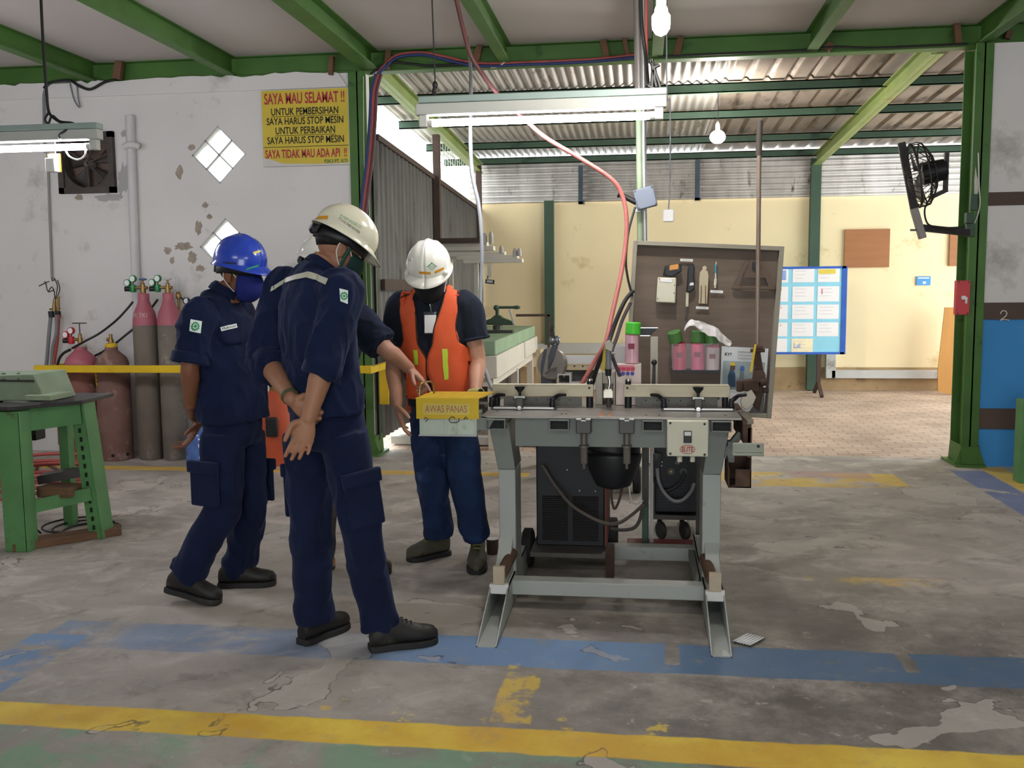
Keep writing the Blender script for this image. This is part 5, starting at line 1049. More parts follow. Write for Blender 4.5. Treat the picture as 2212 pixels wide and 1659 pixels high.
# KYT poster
t = onboard('safety_poster', 'white safety poster with two figures at the lower right of the tool board', 'poster', 1610, 890)
pc = [(1553, 888), (1650, 890), (1660, 753), (1559, 748)]
def pq(u, v, d=.02):
    a = V((pc[3][0]+(pc[2][0]-pc[3][0])*u, pc[3][1]+(pc[2][1]-pc[3][1])*u, 0)); b = V((pc[0][0]+(pc[1][0]-pc[0][0])*u, pc[0][1]+(pc[1][1]-pc[0][1])*u, 0)); q = a.lerp(b, v); return PB(q.x, q.y, d)
def patch(pts, mt, d, nm): return MB().prism([pq(u, v, d) for u, v in pts], (0, .0015, 0)).build(nm, mt, t)
patch([(0, 1), (1, 1), (1, 0), (0, 0)], M('poster_white', '#cfd3d2', .5), .016, 'sheet'); patch([(.05, .66), (.95, .66), (.95, .22), (.05, .22)], M('poster_scene', '#93a0a0', .6, var=.25, sc=16), .018, 'picture')
text_mb('KYT', .02, pq(.15, .12, .0185), br_, bu, bold=.0006).build('poster_title', TXTB, t)
for v in (.06, .11, .16): patch([(.35, v+.015), (.85, v+.015), (.85, v), (.35, v)], INKG, .0185, 'poster_line')
BLU = M('poster_blue', '#37536f', .6); patch([(.18, .62), (.34, .62), (.32, .42), (.28, .36), (.2, .36), (.16, .46)], BLU, .0195, 'left_figure'); patch([(.2, .36), (.31, .36), (.31, .29), (.2, .29)], M('poster_face', '#5b4a45', .6), .0195, 'left_figure_face'); patch([(.19, .29), (.32, .29), (.29, .24), (.22, .24)], YELP, .0200, 'left_figure_helmet')
patch([(.40, .64), (.52, .64), (.50, .36), (.42, .36)], M('poster_grey', '#6f7a80', .6), .0195, 'right_figure'); patch([(.41, .36), (.52, .36), (.50, .29), (.43, .29)], M('poster_blue2', '#4a6fb0', .6), .0200, 'right_figure_helmet'); patch([(.05, .98), (.55, .98), (.55, .72), (.05, .72)], PAPER, .0185, 'poster_text_box')
# things standing on the bench behind the torch
st = thing('steel_housing', 'worn grey steel housing with dark opening behind the torch', 'machine housing', (-.14, 4.68, ZT))
a, b2 = U(1287, 803, Y=4.64), U(1329, 868, Y=4.64)
WST = M('worn_housing', '#a8a193', .5, metal=.3, var=.1, sc=6, dirt='#6f685d', da=.3)
xl, xr_ = a.x, b2.x; o0, o1 = U(1302, 830, Y=4.64).x, U(1325, 830, Y=4.64).x; zo = U(1310, 828, Y=4.64).z
mb = MB().bx(xl, o0, 4.62, 4.80, ZT, a.z).bx(o1, xr_, 4.62, 4.80, ZT, a.z).bx(o0, o1, 4.62, 4.80, zo, a.z).bx(o0, o1, 4.78, 4.80, ZT, zo); mb.build('body', WST, st, bev=.002)
bxn = thing('carton', 'pale carton with red and blue hazard symbols behind the torch', 'box', (.0, 4.70, .94))
a, b2 = U(1331, 786, Y=4.64), U(1385, 845, Y=4.64); MB().bx(a.x, b2.x, 4.60, 4.70, ZT+.002, a.z).build('carton_body', M('pale_carton', '#d3c3ba', .7, var=.05), bxn, bev=.002)
for i, (x, y) in enumerate(((1337, 797), (1347, 797), (1357, 797), (1367, 797))): q = U(x, y, Y=4.5985); MB().box(q, (.019, .002, .016)).build('red_symbol', M('symbol_red', '#c2405a', .6), bxn)
for i, (x, y) in enumerate(((1337, 807), (1346, 807), (1356, 807), (1366, 807))): q = U(x, y, Y=4.5985); MB().cyl(q, q-V((0, .0015, 0)), .0095, n=16).build('blue_symbol', M('symbol_blue', '#4a4a9c', .6), bxn)
MB().bx(a.x, a.x+.088, 4.5990, 4.6, U(1340, 802, Y=4.6).z, a.z-.002).build('pink_band', M('pink_print', '#d98a94', .7), bxn)
can(1365, 715, 784, 4.65, ('#cfa3ad', '#c98a94'), 'pale pink spray can with bright green cap standing on the carton', (V((.004, 0, .0)), (.003, 0, .058)), .033, .0375)
t = thing('display_post', 'grey post with sloped black display panel on the bench', 'post', (.10, 4.74, ZT))
a, b2 = U(1405, 727, Y=4.74), U(1421, 845, Y=4.74); MB().bx(a.x, b2.x, 4.74, 4.78, ZT, a.z).build('post', WST, t, bev=.002)
MB().prism([U(x, y, Y=4.74) for x, y in ((1383, 725), (1404, 725), (1421, 709), (1384, 708))], (0, .03, 0)).build('display', BLACK, t, bev=.002); MB().bar(U(1383, 725, Y=4.736), U(1404, 725, Y=4.736), .003, .003).bar(U(1384, 708, Y=4.736), U(1421, 708, Y=4.736), .003, .003).build('display_edge', CHROME, t)
t = thing('ball_knob_lever', 'black lever with round ball knob beside the carton', 'lever', U(1411, 830, Y=4.60)-V((0, 0, .03)))
c = U(1413, 783, Y=4.6); MB().ell(c, (.014, .014, .014)).build('ball_knob', BLACK, t); MB().cyl(c, V((c.x-.003, 4.6, ZT)), .007, .010, n=10).build('shaft', STEELD, t)
# ---------------------------------------------------------------- yellow hot-work box at the left end
yb = thing('hot_parts_box', 'yellow lidded box lettered AWAS PANAS at the left end of the bench', 'box', (-.86, 4.25, .78))
yx0, yx1 = U(897, 880, Y=4.14).x, U(1034, 880, Y=4.14).x; z0, z1, z2 = U(960, 941, Y=4.15).z, U(960, 905, Y=4.14).z, U(960, 862, Y=4.14).z
lid = MB().bx(yx0, yx1, 4.14, 4.144, z1, z2).hexa([(yx0, 4.14, z2), (yx1, 4.14, z2), (yx1+.03, 4.36, z2+.005), (yx0+.03, 4.36, z2+.005), (yx0, 4.14, z2+.004), (yx1, 4.14, z2+.004), (yx1+.03, 4.36, z2+.009), (yx0+.03, 4.36, z2+.009)])
lid.bx(yx0, yx0+.004, 4.14, 4.34, z1, z2); lid.build('lid', YELP, yb)
mb = MB()
for i in range(24): x = yx0+.03+i*.0118; mb.bar((x, 4.145, z2+.005), (x+.028, 4.35, z2+.010), .0045, .002)
mb.build('lid_rib', M('yellow_rib', '#c3a431', .5), yb)
rtx = (yx0+yx1)/2; rz = (z1+z2)/2
MB().bx(rtx-.11, rtx+.105, 4.1385, 4.14, rz-.026, rz+.024).build('name_plate', M('plate_yellow', '#d9c35c', .6), yb)
text_mb('AWAS PANAS', .047, (rtx-.003, 4.1378, rz-.001), X_, Z_, width=.19).build('lettering', M('rose_ink', '#a8606a', .6), yb)
lx0, lx1 = U(906, 920, Y=4.16).x, U(1028, 920, Y=4.16).x
LB = M('pale_green_white', '#c3cdbd', .5, var=.08, sc=8, dirt='#8d9a68', da=.25, ds=7); MB().bx(lx0, lx1, 4.16, 4.34, z0, z1+.02).build('lower_box', LB, yb, bev=.002)
wt = lx1-lx0; 
for u0, u1 in ((.15, .44), (.50, .66), (.68, .97)): MB().bx(lx0+wt*u0, lx0+wt*u1, 4.156, 4.16, z0+.006, z1-.004).build('front_plate', LB, yb, bev=.001)
MB().bx(lx0-.003, lx1+.003, 4.155, 4.162, z0-.004, z0+.002).bx(lx1-.002, lx1+.004, 4.155, 4.162, z0, z1).build('edge_strip', GREYW, yb)
hx0, hx1 = U(911, 850, Y=4.22).x, U(929, 850, Y=4.22).x; zt = U(920, 826, Y=4.22).z
MB().tube([V((hx0, 4.17, z2)), V((hx0+.002, 4.18, zt-.012)), V((hx0+.012, 4.2, zt)), V((hx1-.012, 4.26, zt)), V((hx1, 4.28, zt-.012)), V((hx1+.004, 4.29, z2+.005))], .005, n=8).build('handle', BRASS, yb)
MB().tube([U(983, 905, Y=4.135), U(978, 900, Y=4.132), U(970, 906, Y=4.132), U(975, 913, Y=4.132), U(990, 911, Y=4.132), U(991, 903, Y=4.132)], .002, n=6).tube([U(916, 906, Y=4.135), U(919, 902, Y=4.134), U(924, 906, Y=4.135), U(919, 911, Y=4.134)], .002, n=6).tube([U(1002, 906, Y=4.135), U(1006, 901, Y=4.134), U(1010, 906, Y=4.135)], .002, n=6).build('tie_wire', STEELD, yb)
MB().prism([(lx1, 4.2, z0+.02), (bx0+.03, 4.2, .80), (bx0+.06, 4.2, ZT-.015), (lx1, 4.2, z1+.01)], (0, .03, 0)).build('bracket', GR, yb)
c = U(1037, 847, Y=4.5); t = thing('tape_roll', 'pale yellow roll lying behind the yellow box', 'roll', U(1025, 855, Y=4.5))
MB().cyl(U(1016, 848, Y=4.55), U(1038, 847, Y=4.47), .018, .021, n=20).build('sleeve', M('pale_yellow', '#c9c27a', .6), t); MB().cyl(U(1038, 847, Y=4.47), U(1038.6, 847, Y=4.468), .016, n=18).build('core', BLACK, t); MB().bx(c.x-.04, c.x+.03, 4.46, 4.56, ZT, .886).build('rest', STEELD, t)
# ---------------------------------------------------------------- under the bench
NB_ = M('navy_black_enamel', '#0d0f14', .5, var=.2, sc=9)
w = thing('welding_machine', 'tall dark welding power source on wheels under the bench', 'welding machine', (-.36, 4.9, 0))
x0, x1 = U(1158, 1000, Y=4.68).x, U(1306, 1000, Y=4.68).x; zt, zb_ = U(1230, 938, Y=4.68).z, .14
MB().bx(x0, x1, 4.68, 5.15, zb_, zt).build('case', NB_, w, bev=.006)
mb = MB(); z = .17
while z < .40:
    for a, b2 in ((x0+.03, (x0+x1)/2-.012), ((x0+x1)/2+.012, x1-.03)): mb.hexa([(a, 4.679, z), (b2, 4.679, z), (b2, 4.679, z+.004), (a, 4.679, z+.004), (a, 4.672, z+.001), (b2, 4.672, z+.001), (b2, 4.678, z+.007), (a, 4.678, z+.007)])
    z += .0105
mb.build('louvre', M('dusty_black', '#1d1a17', .8, var=.2, sc=9, dirt='#4b4034', da=.4), w)
for x, y in ((1223, 949), (1225, 1015), (1252, 1060), (1286, 1061)): q = U(x, y, Y=4.679); MB().cyl(q, q-V((0, .002, 0)), .004, n=8).build('screw', GREYW, w)
MB().bx(x1, x1+.012, 4.68, 5.15, zb_, .50).build('edge_strip', M('rust_strip', '#6b3b2c', .7, var=.15), w)
MB().hexa([(x0-.02, 4.55, .115), (x1+.01, 4.55, .115), (x1+.01, 5.2, .115), (x0-.02, 5.2, .115), (x0-.02, 4.55, .14), (x1+.01, 4.55, .14), (x1+.01, 5.2, .15), (x0-.02, 5.2, .15)]).build('base_tray', M('dusty_steel', '#57534d', .6, metal=.3, var=.15), w, bev=.003)
for x in (x0-.055, x1+.03):
    MB().lathe([(.03, -.028), (.085, -.028), (.10, -.02), (.10, .02), (.085, .028), (.03, .028)], (x, 4.78 if x < x0 else 5.05, .10), (1, 0, 0), 28).build('wheel', RUBBER, w)
MB().bx(x1+.008, x1+.05, 4.62, 4.68, 0, .16).build('prop', RUSTD, w); MB().bx(x0+.06, x0+.10, 4.66, 4.70, .06, .115).bx(x0+.05, x1, 5.1, 5.16, 0, .115).build('axle_support', STEELD, w)
# welding mask hung under the bench
mk = thing('welding_mask', 'black welding mask hanging under the bench front', 'mask', U(1325, 1045, Y=4.5))
cy_ = 4.5; xc = U(1325, 1000, Y=cy_).x; rows = []
zt, zl = U(1325, 978, Y=cy_).z, U(1325, 1047, Y=cy_).z
for j in range(9):
    v = j/8; r = .135*(1-.30*v**2.2); z = zt-(zt-zl)*v; rows.append([V((xc+r*math.sin(a)*(1-.02*j), cy_-r*.75*math.cos(a), z+.012*math.cos(a)*(1-v))) for a in [-1.7+3.4*i/20 for i in range(21)]])
rows.append([V((xc+.4*(p.x-xc), cy_-.04+.3*(p.y-cy_), zl-.008)) for p in rows[-1]])
MB().grid(rows).build('shell', BLACK, mk, solid=.004)
mb = MB(); rows = []
for j in range(5): rows.append([V((xc-.01+.135*math.sin(a), cy_-.10*math.cos(a), U(1325, 950+6*j, Y=cy_).z-.02*math.sin(a))) for a in [-1.6+3.2*i/18 for i in range(19)]])
mb.grid(rows); mb.build('brow_guard', BLACK, mk, solid=.006); MB().tor(V((xc, cy_+.02, zt+.06)), (0, .2, 1), .10, .008).build('headband', CABB, mk)
MB().tube([U(1300, 935, Y=4.5), U(1293, 950, Y=4.48), U(1284, 965, Y=4.47)], .005).tube([U(1350, 935, Y=4.5), U(1352, 950, Y=4.48), U(1365, 965, Y=4.47)], .005).build('hanging_cord', CABB, mk)
cable('strap', 'brown leather strap hanging below the black mask', [U(x, y, Y=4.5) for x, y in ((1322, 1046), (1321, 1075), (1326, 1098), (1333, 1092), (1342, 1065), (1348, 1030))], .006, M('brown_leather', '#4a322a', .7), 'strap')
cab('ground_cable', 'grey cable sagging from the welding machine to the right', [(1143, 937, 4.5), (1158, 952, 4.55), (1176, 962, 4.66)], .006, CABG, 'cable')
cab('ground_cable', 'thick dark cable sagging across the front of the welding machine', [(1172, 1005, 4.64), (1200, 1050, 4.6), (1240, 1095, 4.55), (1300, 1128, 4.55), (1335, 1130, 4.6), (1365, 1112, 4.7), (1388, 1092, 4.8)], .009, M('dusty_cable', '#5a5048', .6), 'cable')
cab('ground_cable', 'dark cable rising beside the green post under the bench', [(1318, 1142, 4.85), (1345, 1145, 4.85), (1370, 1140, 4.85), (1383, 1120, 4.85), (1388, 1090, 4.85)], .009, M('dusty_cable2', '#4a433d', .6), 'cable')
cab('light_cable', 'thin white cable looping beside the black mask', [(1352, 1000, 4.6), (1358, 1040, 4.6), (1362, 1075, 4.65), (1372, 1088, 4.7), (1388, 1082, 4.8)], .004, WIREW, 'cable')
# second power source on castors
w2 = thing('inverter_welder', 'small dark inverter welder on castors under the bench right', 'welding machine', (.18, 5.5, 0))
IY = 5.35; x0, x1 = U(1414, 1000, Y=IY).x, U(1512, 1000, Y=IY).x; zt, zb_ = U(1460, 943, Y=IY).z, U(1460, 1108, Y=IY).z
MB().bx(x0, x1, IY, IY+.45, zb_, zt).build('case', NB_, w2, bev=.008); mb = MB(); z = zb_+.02
while z < zb_+.17: mb.bx(x0+.02, x1-.02, IY-.004, IY, z, z+.007); z += .0155
mb.build('louvre', M('grille_black', '#23232a', .4), w2)
MB().bx(x0-.01, x1+.005, IY-.02, IY+.5, zb_-.035, zb_-.01).build('trolley_tray', STEELD, w2)
for px in (1428, 1480):
    c = U(px, 1132, Y=IY+.02); MB().lathe([(.02, -.014), (.045, -.014), (.052, -.006), (.052, .006), (.045, .014), (.02, .014)], (c.x, IY+.03, .052), (.9, .45, 0), 24).build('castor', RUBBER, w2)
    MB().bar((c.x+.02, IY+.03, zb_-.03), (c.x+.015, IY+.03, .06), .012, .03, up=Y_).build('castor_fork', GREYW, w2)
for px in (1428, 1480): MB().lathe([(.02, -.014), (.05, -.014), (.05, .014), (.02, .014)], (U(px, 1132, Y=IY).x, IY+.42, .052), (1, 0, 0), 20).build('castor', RUBBER, w2)
for px, py in ((1449, 1018), (1476, 1018)):
    q = U(px, py, Y=IY); MB().lathe([(.016, 0), (.02, .004), (.02, .012), (.012, .012)], q+V((0, 0, 0)), (0, -1, 0), 18).build('cable_socket', M('socket_grey', '#4a4a4a', .5), w2); MB().cyl(q-V((0, .002, 0)), q-V((0, .014, 0)), .007, n=10).build('socket_pin', BRASS if px < 1460 else BLACK, w2)
q = U(1418, 980, Y=IY-.05); MB().lathe([(.001, 0), (.03, 0), (.032, -.02), (.027, -.05), (.02, -.06), (.018, -.12), (.012, -.13)], q, (0, .1, 1), 16).build('torch_plug', M('plug_grey', '#3f4042', .5), w2)
text_mb('CE', .02, U(1463, 1000, Y=IY-.002), X_, Z_).build('panel_mark', GREYW, w2)
for px, py in ((1417, 961), (1430, 998), (1429, 1006)): q = U(px, py, Y=IY-.001); MB().cyl(q, q-V((0, .003, 0)), .004, n=8).build('panel_dot', GREYW, w2)
cab('welder_lead', 'grey lead looping down from the inverter welder', [(1420, 1012, IY-.08), (1423, 1040, IY-.10), (1435, 1065, IY-.12), (1455, 1082, IY-.12), (1475, 1080, IY-.12), (1492, 1062, IY-.10), (1499, 1045, IY-.06)], .010, CABG, 'cable')
cab('welder_lead', 'dark lead looping behind the grey one at the inverter welder', [(1405, 1000, IY-.06), (1415, 1040, IY-.06), (1435, 1060, IY-.06), (1460, 1052, IY-.06), (1475, 1035, IY-.05), (1477, 1020, IY-.02)], .009, CABB, 'cable')
for px, w_, mt, lab in ((1394, .030, GREEND, 'dark green post standing behind the bench front'), (1409, .018, PVC, 'thin grey pipe standing behind the bench front')):
    a = U(px, 940, Y=5.05); tag(MB().bar((a.x, 5.05 if px < 1400 else 5.12, .04), (a.x-.004, 5.05 if px < 1400 else 5.12, .80), w_, w_, up=Y_).build('standing_post' if px < 1400 else 'standing_pipe', mt), lab, 'post' if px < 1400 else 'pipe')
a, b2 = U(1355, 1155, Y=5.15), U(1511, 1174, Y=5.15); tag(MB().bx(a.x, b2.x, 5.09, 5.2, 0, .05).build('red_base_bar', M('maroon_paint', '#6e2a2e', .6, var=.12), bev=.004), 'maroon steel bar on the floor behind the rear cross bar', 'bar')
c = U(1376, 1052, Y=6.6); tw = thing('trolley', 'pale trolley with a dark wheel on the floor behind the bench', 'trolley', (c.x-.15, 6.65, 0))
MB().lathe([(.02, -.03), (.08, -.03), (.095, -.02), (.095, .02), (.08, .03), (.02, .03)], (c.x, 6.6, .095), (1, 0, 0), 26).build('wheel', RUBBER, tw); MB().bx(c.x-.25, c.x-.03, 6.50, 6.85, .07, .12).build('deck', GREYW, tw, bev=.004); MB().lathe([(.02, -.03), (.09, -.03), (.09, .03), (.02, .03)], (c.x-.28, 6.78, .09), (1, 0, 0), 26).build('wheel', RUBBER, tw)
t = thing('rusty_can', 'short rusty pipe piece standing by the orange vest man', 'can', U(1064, 1200, Z=0))
q = U(1064, 1196, Z=0); q.z = 0; MB().lathe([(.001, .003), (.032, 0), (.034, .08), (.001, .082)], q, n=20).build('pipe_wall', RUSTD, t); MB().lathe([(.001, .0821), (.031, .083)], q, n=20).build('pipe_end', GREYW, t)
# cardboard scrap
rows = []
for j in range(3): rows.append([U(1583+(1615-1583)*j/2+(52*i/12)*.75, 1384-17*j/2+(i/12)*10+(1 if i % 2 else 0), Z=.004+.006*(i % 2)) for i in range(13)])
tag(MB().grid(rows).build('cardboard_scrap', PAPER, solid=.003), 'white ridged scrap lying on the floor by the bench right foot', 'scrap')
# ---------------------------------------------------------------- machines of the back room
SG = M('sage_slab', '#8aa383', .6, var=.1, sc=3, dirt='#6f7f68', da=.2); CRW = M('cream_machine', '#cfcabb', .5, var=.06, sc=3, dirt='#a79f8b', da=.25)
m_ = thing('panel_saw', 'long green and cream machine along the grey fence', 'machine', (-1.65, 9.8, 0))
MB().bx(-2.05, -1.27, 8.25, 9.75, .84, .97).build('green_slab', SG, m_, bev=.01); MB().bx(-2.05, -1.27, 9.78, 11.4, .84, .97).build('green_slab', SG, m_, bev=.01)
MB().bx(-2.0, -1.25, 8.2, 10.2, .64, .84).build('cream_body', CRW, m_, bev=.01); MB().bx(-2.0, -1.25, 10.3, 11.5, .66, .84).build('cream_body', CRW, m_, bev=.01); MB().bx(-1.98, -1.30, 8.3, 11.4, .56, .64).build('under_rail', CRW, m_)
for y in (8.35, 9.9, 11.3):
    for x in (-1.95, -1.36): MB().bx(x, x+.07, y, y+.08, -.015, .58).build('leg', CRW, m_)
MB().bx(-1.9, -1.4, 9.0, 11.0, .12, .5).build('motor_housing', STEELD, m_, bev=.01)
MB().bx(-1.12, -1.09, 11.4, 11.43, 0, 1.1).bx(-1.5, -1.09, 11.4, 11.43, 1.08, 1.11).build('side_frame', BR, m_)
cl = thing('screw_clamp', 'green screw clamp with handle on the long machine', 'clamp', (-1.42, 9.6, .98)); PC = lambda x, y: U(x, y, Y=9.6)
MB().prism([PC(x, y) for x, y in ((1040, 702), (1112, 703), (1104, 694), (1085, 687), (1078, 681), (1068, 681), (1060, 688), (1044, 694))], (0, .12, 0)).build('bridge', GREEND, cl, bev=.008)
MB().cyl(PC(1074, 682), PC(1074, 664), .018, n=10).cyl(PC(1070, 664), PC(1122, 664), .014, n=10).ell(PC(1072, 665), (.03, .03, .03)).ell(PC(1116, 664), (.04, .02, .02)).build('screw_handle', GREEND, cl); MB().cyl(PC(1075, 712), PC(1075, 703), .05, n=14).bx(-1.7, -1.3, 9.6, 9.72, .972, 1.0).build('foot', STEELD, cl); MB().bar(PC(1100, 668), PC(1111, 702), .02, .02).build('strut', GREYW, cl)
rk = thing('bar_rack', 'white rack of stepped steel bars beside the grey fence', 'rack', (-1.75, 9.2, 0)); PR = lambda x, y: U(x, y, Y=9.2)
for x0, x1, y0, y1, yy in ((940, 1052, 524, 538, 9.35), (945, 1066, 533, 541, 9.32), (955, 1090, 545, 554, 9.28), (985, 1118, 552, 560, 9.24), (1000, 1128, 560, 567, 9.2)):
    a, b2 = U(x0, y0, Y=yy), U(x1, y1, Y=yy); MB().bx(a.x, b2.x, yy, yy+.12, b2.z, a.z).build('bar', CRW, rk, bev=.004)
for x, y, h in ((1047, 508, 16), (1061, 505, 22), (1083, 535, 12), (1112, 541, 14), (1122, 541, 12)):
    q = PR(x, y); MB().cyl(q, q-V((0, 0, h*.0045)), .022, n=12).cyl(q, q+V((0, 0, .02)), .014, n=10).build('end_fitting', M('clear_grey', '#aaa59c', .3), rk)
a, b2 = PR(938, 515), PR(1036, 523); MB().bx(a.x, b2.x, 9.2, 9.45, b2.z, a.z).build('top_board', BR, rk)
for px in (966, 1022): a = PR(px, 565); MB().bx(a.x-.02, a.x+.02, 9.36, 9.40, .972, a.z+.02).build('upright', CRW, rk)
a = PR(1057, 570); MB().bx(a.x-.02, a.x+.02, 9.2, 9.21, PR(1057, 600).z, a.z).build('hanger_plate', CRW, rk)
tg = MB().tube([PR(1054, 596), PR(1053, 602)], .006).prism([PR(x, y) for x, y in ((1048, 612), (1067, 614), (1068, 605), (1049, 603))], (0, .02, 0)).build('hanging_tag', BLACK, rk); MB().prism([U(x, y, Y=9.195) for x, y in ((1051, 610), (1064, 611), (1064, 606), (1052, 605))], (0, .01, 0)).build('tag_window', GREYW, tg)
# saw bench behind the jig bench
SY_ = 6.9; PS = lambda x, y, Y=SY_: U(x, y, Y=Y); sb = thing('saw_bench', 'white tubular saw bench behind the left fence rail', 'workbench', (-.45, 7.0, 0))
a, b2 = PS(1206, 769), PS(1310, 786); MB().bx(a.x, b2.x, SY_, SY_+.10, b2.z, a.z).build('white_beam', WHITEP, sb, bev=.004)
a, b2 = PS(1219, 789), PS(1305, 800); MB().bx(a.x, b2.x, SY_+.02, SY_+.06, b2.z, a.z).build('scale_strip', M('scale_cream', '#cfc09a', .5), sb)
for i in range(5): q = PS(1223+18*i, 791, SY_+.018); MB().cyl(q, q-V((0, .004, 0)), .007, n=8).build('strip_bolt', STEELD, sb)
a, b2 = PS(1207, 806), PS(1234, 828); rtube(MB(), a.x, b2.x, b2.z, a.z, SY_-.1, SY_+.5, .006).build('tube_end', WHITEP, sb); a, b2 = PS(1207, 822), PS(1290, 840); MB().bx(a.x, b2.x, SY_-.06, SY_+.4, b2.z, a.z-.012).build('white_shelf', WHITEP, sb)
for x in (-.52, -.30): MB().bx(x, x+.05, 7.0, 7.05, 0, .75).bx(x, x+.05, 7.35, 7.4, 0, .75).build('leg', GREYW, sb)
a, b2 = PS(1318, 752), PS(1352, 785); MB().bx(a.x, b2.x, SY_+.2, SY_+.24, .70, a.z).build('white_panel', WHITEP, sb)
MB().bx(-.56, -.2, SY_+.1, SY_+.4, .72, PS(1230, 801).z).build('dark_box', STEELD, sb)
ms = thing('mitre_saw', 'dark mitre saw with tilted blade guard behind the bench', 'saw', PS(1192, 830)); DKS = M('dark_saw', '#4d4f55', .5, metal=.3, var=.12)
MB().prism([PS(x, y) for x, y in ((1168, 842), (1196, 842), (1196, 800), (1183, 755), (1175, 755), (1168, 788))], (0, .25, 0)).build('base_casting', DKS, ms, bev=.006)
MB().cyl(PS(1190, 786, SY_-.02), PS(1196, 786, SY_+.02), .115, n=30).build('blade_guard', M('guard_grey', '#8a857a', .4, metal=.5), ms, bev=.004); MB().prism([PS(x, y, SY_-.03) for x, y in ((1183, 800), (1200, 770), (1206, 745), (1192, 745), (1184, 770))], (0, .04, 0)).build('guard_arm', DKS, ms, bev=.006)
MB().bar(PS(1196, 735), PS(1192, 712), .03, .04, up=Y_).bar(PS(1192, 712), PS(1195, 703), .02, .02, up=Y_).build('handle', BLACK, ms, bev=.004); MB().ell(PS(1194, 735), (.03, .03, .03)).ell(PS(1204, 735), (.022, .03, .035)).build('pivot_knob', M('knob_grey', '#8c8f93', .3, metal=.6), ms); MB().bar(PS(1178, 808, SY_-.08), PS(1208, 790, SY_-.02), .02, .012).build('fence_bar', STEEL, ms)
MB().bx(PS(1168, 842).x, PS(1198, 842).x, SY_, SY_+.3, 0, PS(1168, 841).z).build('pedestal', DKS, ms)
b_ = thing('cream_cabinet', 'narrow cream plank standing left of the mitre saw', 'plank', PS(1163, 830, 7.4)); a, b2 = PS(1158, 756, 7.4), PS(1168, 830, 7.4); MB().bx(a.x, b2.x, 7.4, 7.6, 0, a.z).build('plank', M('cream_wood', '#d1b98e', .7), b_)
# ---------------------------------------------------------------- people
def skin(name, col): return M(name, col, .5, var=.10, sc=9, bump=.08, bs=120, spec=.35)
SK_N, SK_B, SK_O, SK_H = skin('tan_skin', '#9a6d53'), skin('dark_tan_skin', '#7d5139'), skin('fair_skin', '#b98a70'), skin('light_tan_skin', '#b58770')
NAVY = M('navy_drill_cloth', '#101a36', .9, var=.2, sc=7, bump=.12, bs=260, spec=.2)
NAVY2 = M('navy_trouser_cloth', '#101934', .9, var=.2, sc=6, bump=.12, bs=260, spec=.2)
NAVYT = M('black_navy_jersey', '#151b2b', .9, var=.15, sc=7, bump=.08, bs=300, spec=.2)
TEE = M('charcoal_jersey', '#1b2029', .9, var=.15, sc=7, bump=.08, bs=300, spec=.2)
JEAN = M('blue_denim', '#1f3050', .9, var=.3, sc=6, bump=.12, bs=240, dirt='#4a6286', da=.3, ds=4, spec=.2)
BROWNT = M('brown_work_trousers', '#4d443e', .9, var=.18, sc=7, bump=.1, bs=240)
ORNG = M('orange_vest_cloth', '#dc5c31', .75, var=.08, sc=6, bump=.1, bs=200)
LIME = M('lime_reflective', '#c8e03c', .4, var=.04); PIPE = M('vest_piping', '#3a2620', .8)
HAIR = M('black_hair', '#14110f', .6, var=.3, sc=60, bump=.3, bs=300)
SHOEB = M('worn_black_leather', '#1f1d1a', .55, var=.25, sc=9, dirt='#4b453a', da=.35, ds=8, bump=.1, bs=90)
BOOTO = M('olive_hiking_boot', '#4b493a', .7, var=.25, sc=14, dirt='#2f2e22', da=.3, ds=14, bump=.1, bs=90)
BOOTT = M('tan_boot', '#a8703a', .6, var=.15)
HELW = M('white_helmet', '#e4e2d6', .22, var=.02, sc=3, spec=.5, coat=.3); HELI = M('ivory_helmet', '#dcd8c0', .22, var=.02, sc=3, spec=.5, coat=.3); HELB = M('blue_helmet', '#2444b4', .22, var=.05, sc=3, spec=.5, coat=.3)
AMB = M('amber_tape', '#d08f1e', .5, var=.03); GRT = M('green_print', '#2a8a55', .6); SILV = M('silver_reflective', '#b9b8a4', .45, var=.1, sc=20)
PATCHW = M('patch_white', '#dfe9e0', .8, var=.03); EYEM = M('eye_white', '#e8e4de', .3)
for q_ in (NAVY, NAVY2, NAVYT, TEE): q_.node_tree.nodes['Principled BSDF'].inputs['Sheen Weight'].default_value = .10; q_.node_tree.nodes['Principled BSDF'].inputs['Sheen Tint'].default_value = (.35, .45, .8, 1)
def torso(mb, keys, n=32, sub=6):
    P, T = catmull([k[0] for k in keys], sub); rings = []
    for i, p in enumerate(P):
        up = (P[min(i+1, len(P)-1)]-P[max(i-1, 0)]).normalized(); R = lerpl([V(k[3]) for k in keys], T[i]); R = (R-up*R.dot(up)).normalized(); F = up.cross(R)
        a, b = lerpl([k[1] for k in keys], T[i]), lerpl([k[2] for k in keys], T[i]); ring = []
        for j in range(n):
            c, s = math.cos(2*math.pi*j/n), math.sin(2*math.pi*j/n); ring.append(p+R*a*math.copysign(abs(c)**.85, c)+F*b*math.copysign(abs(s)**.85, s))
        rings.append(ring)
    mb.loft(rings)
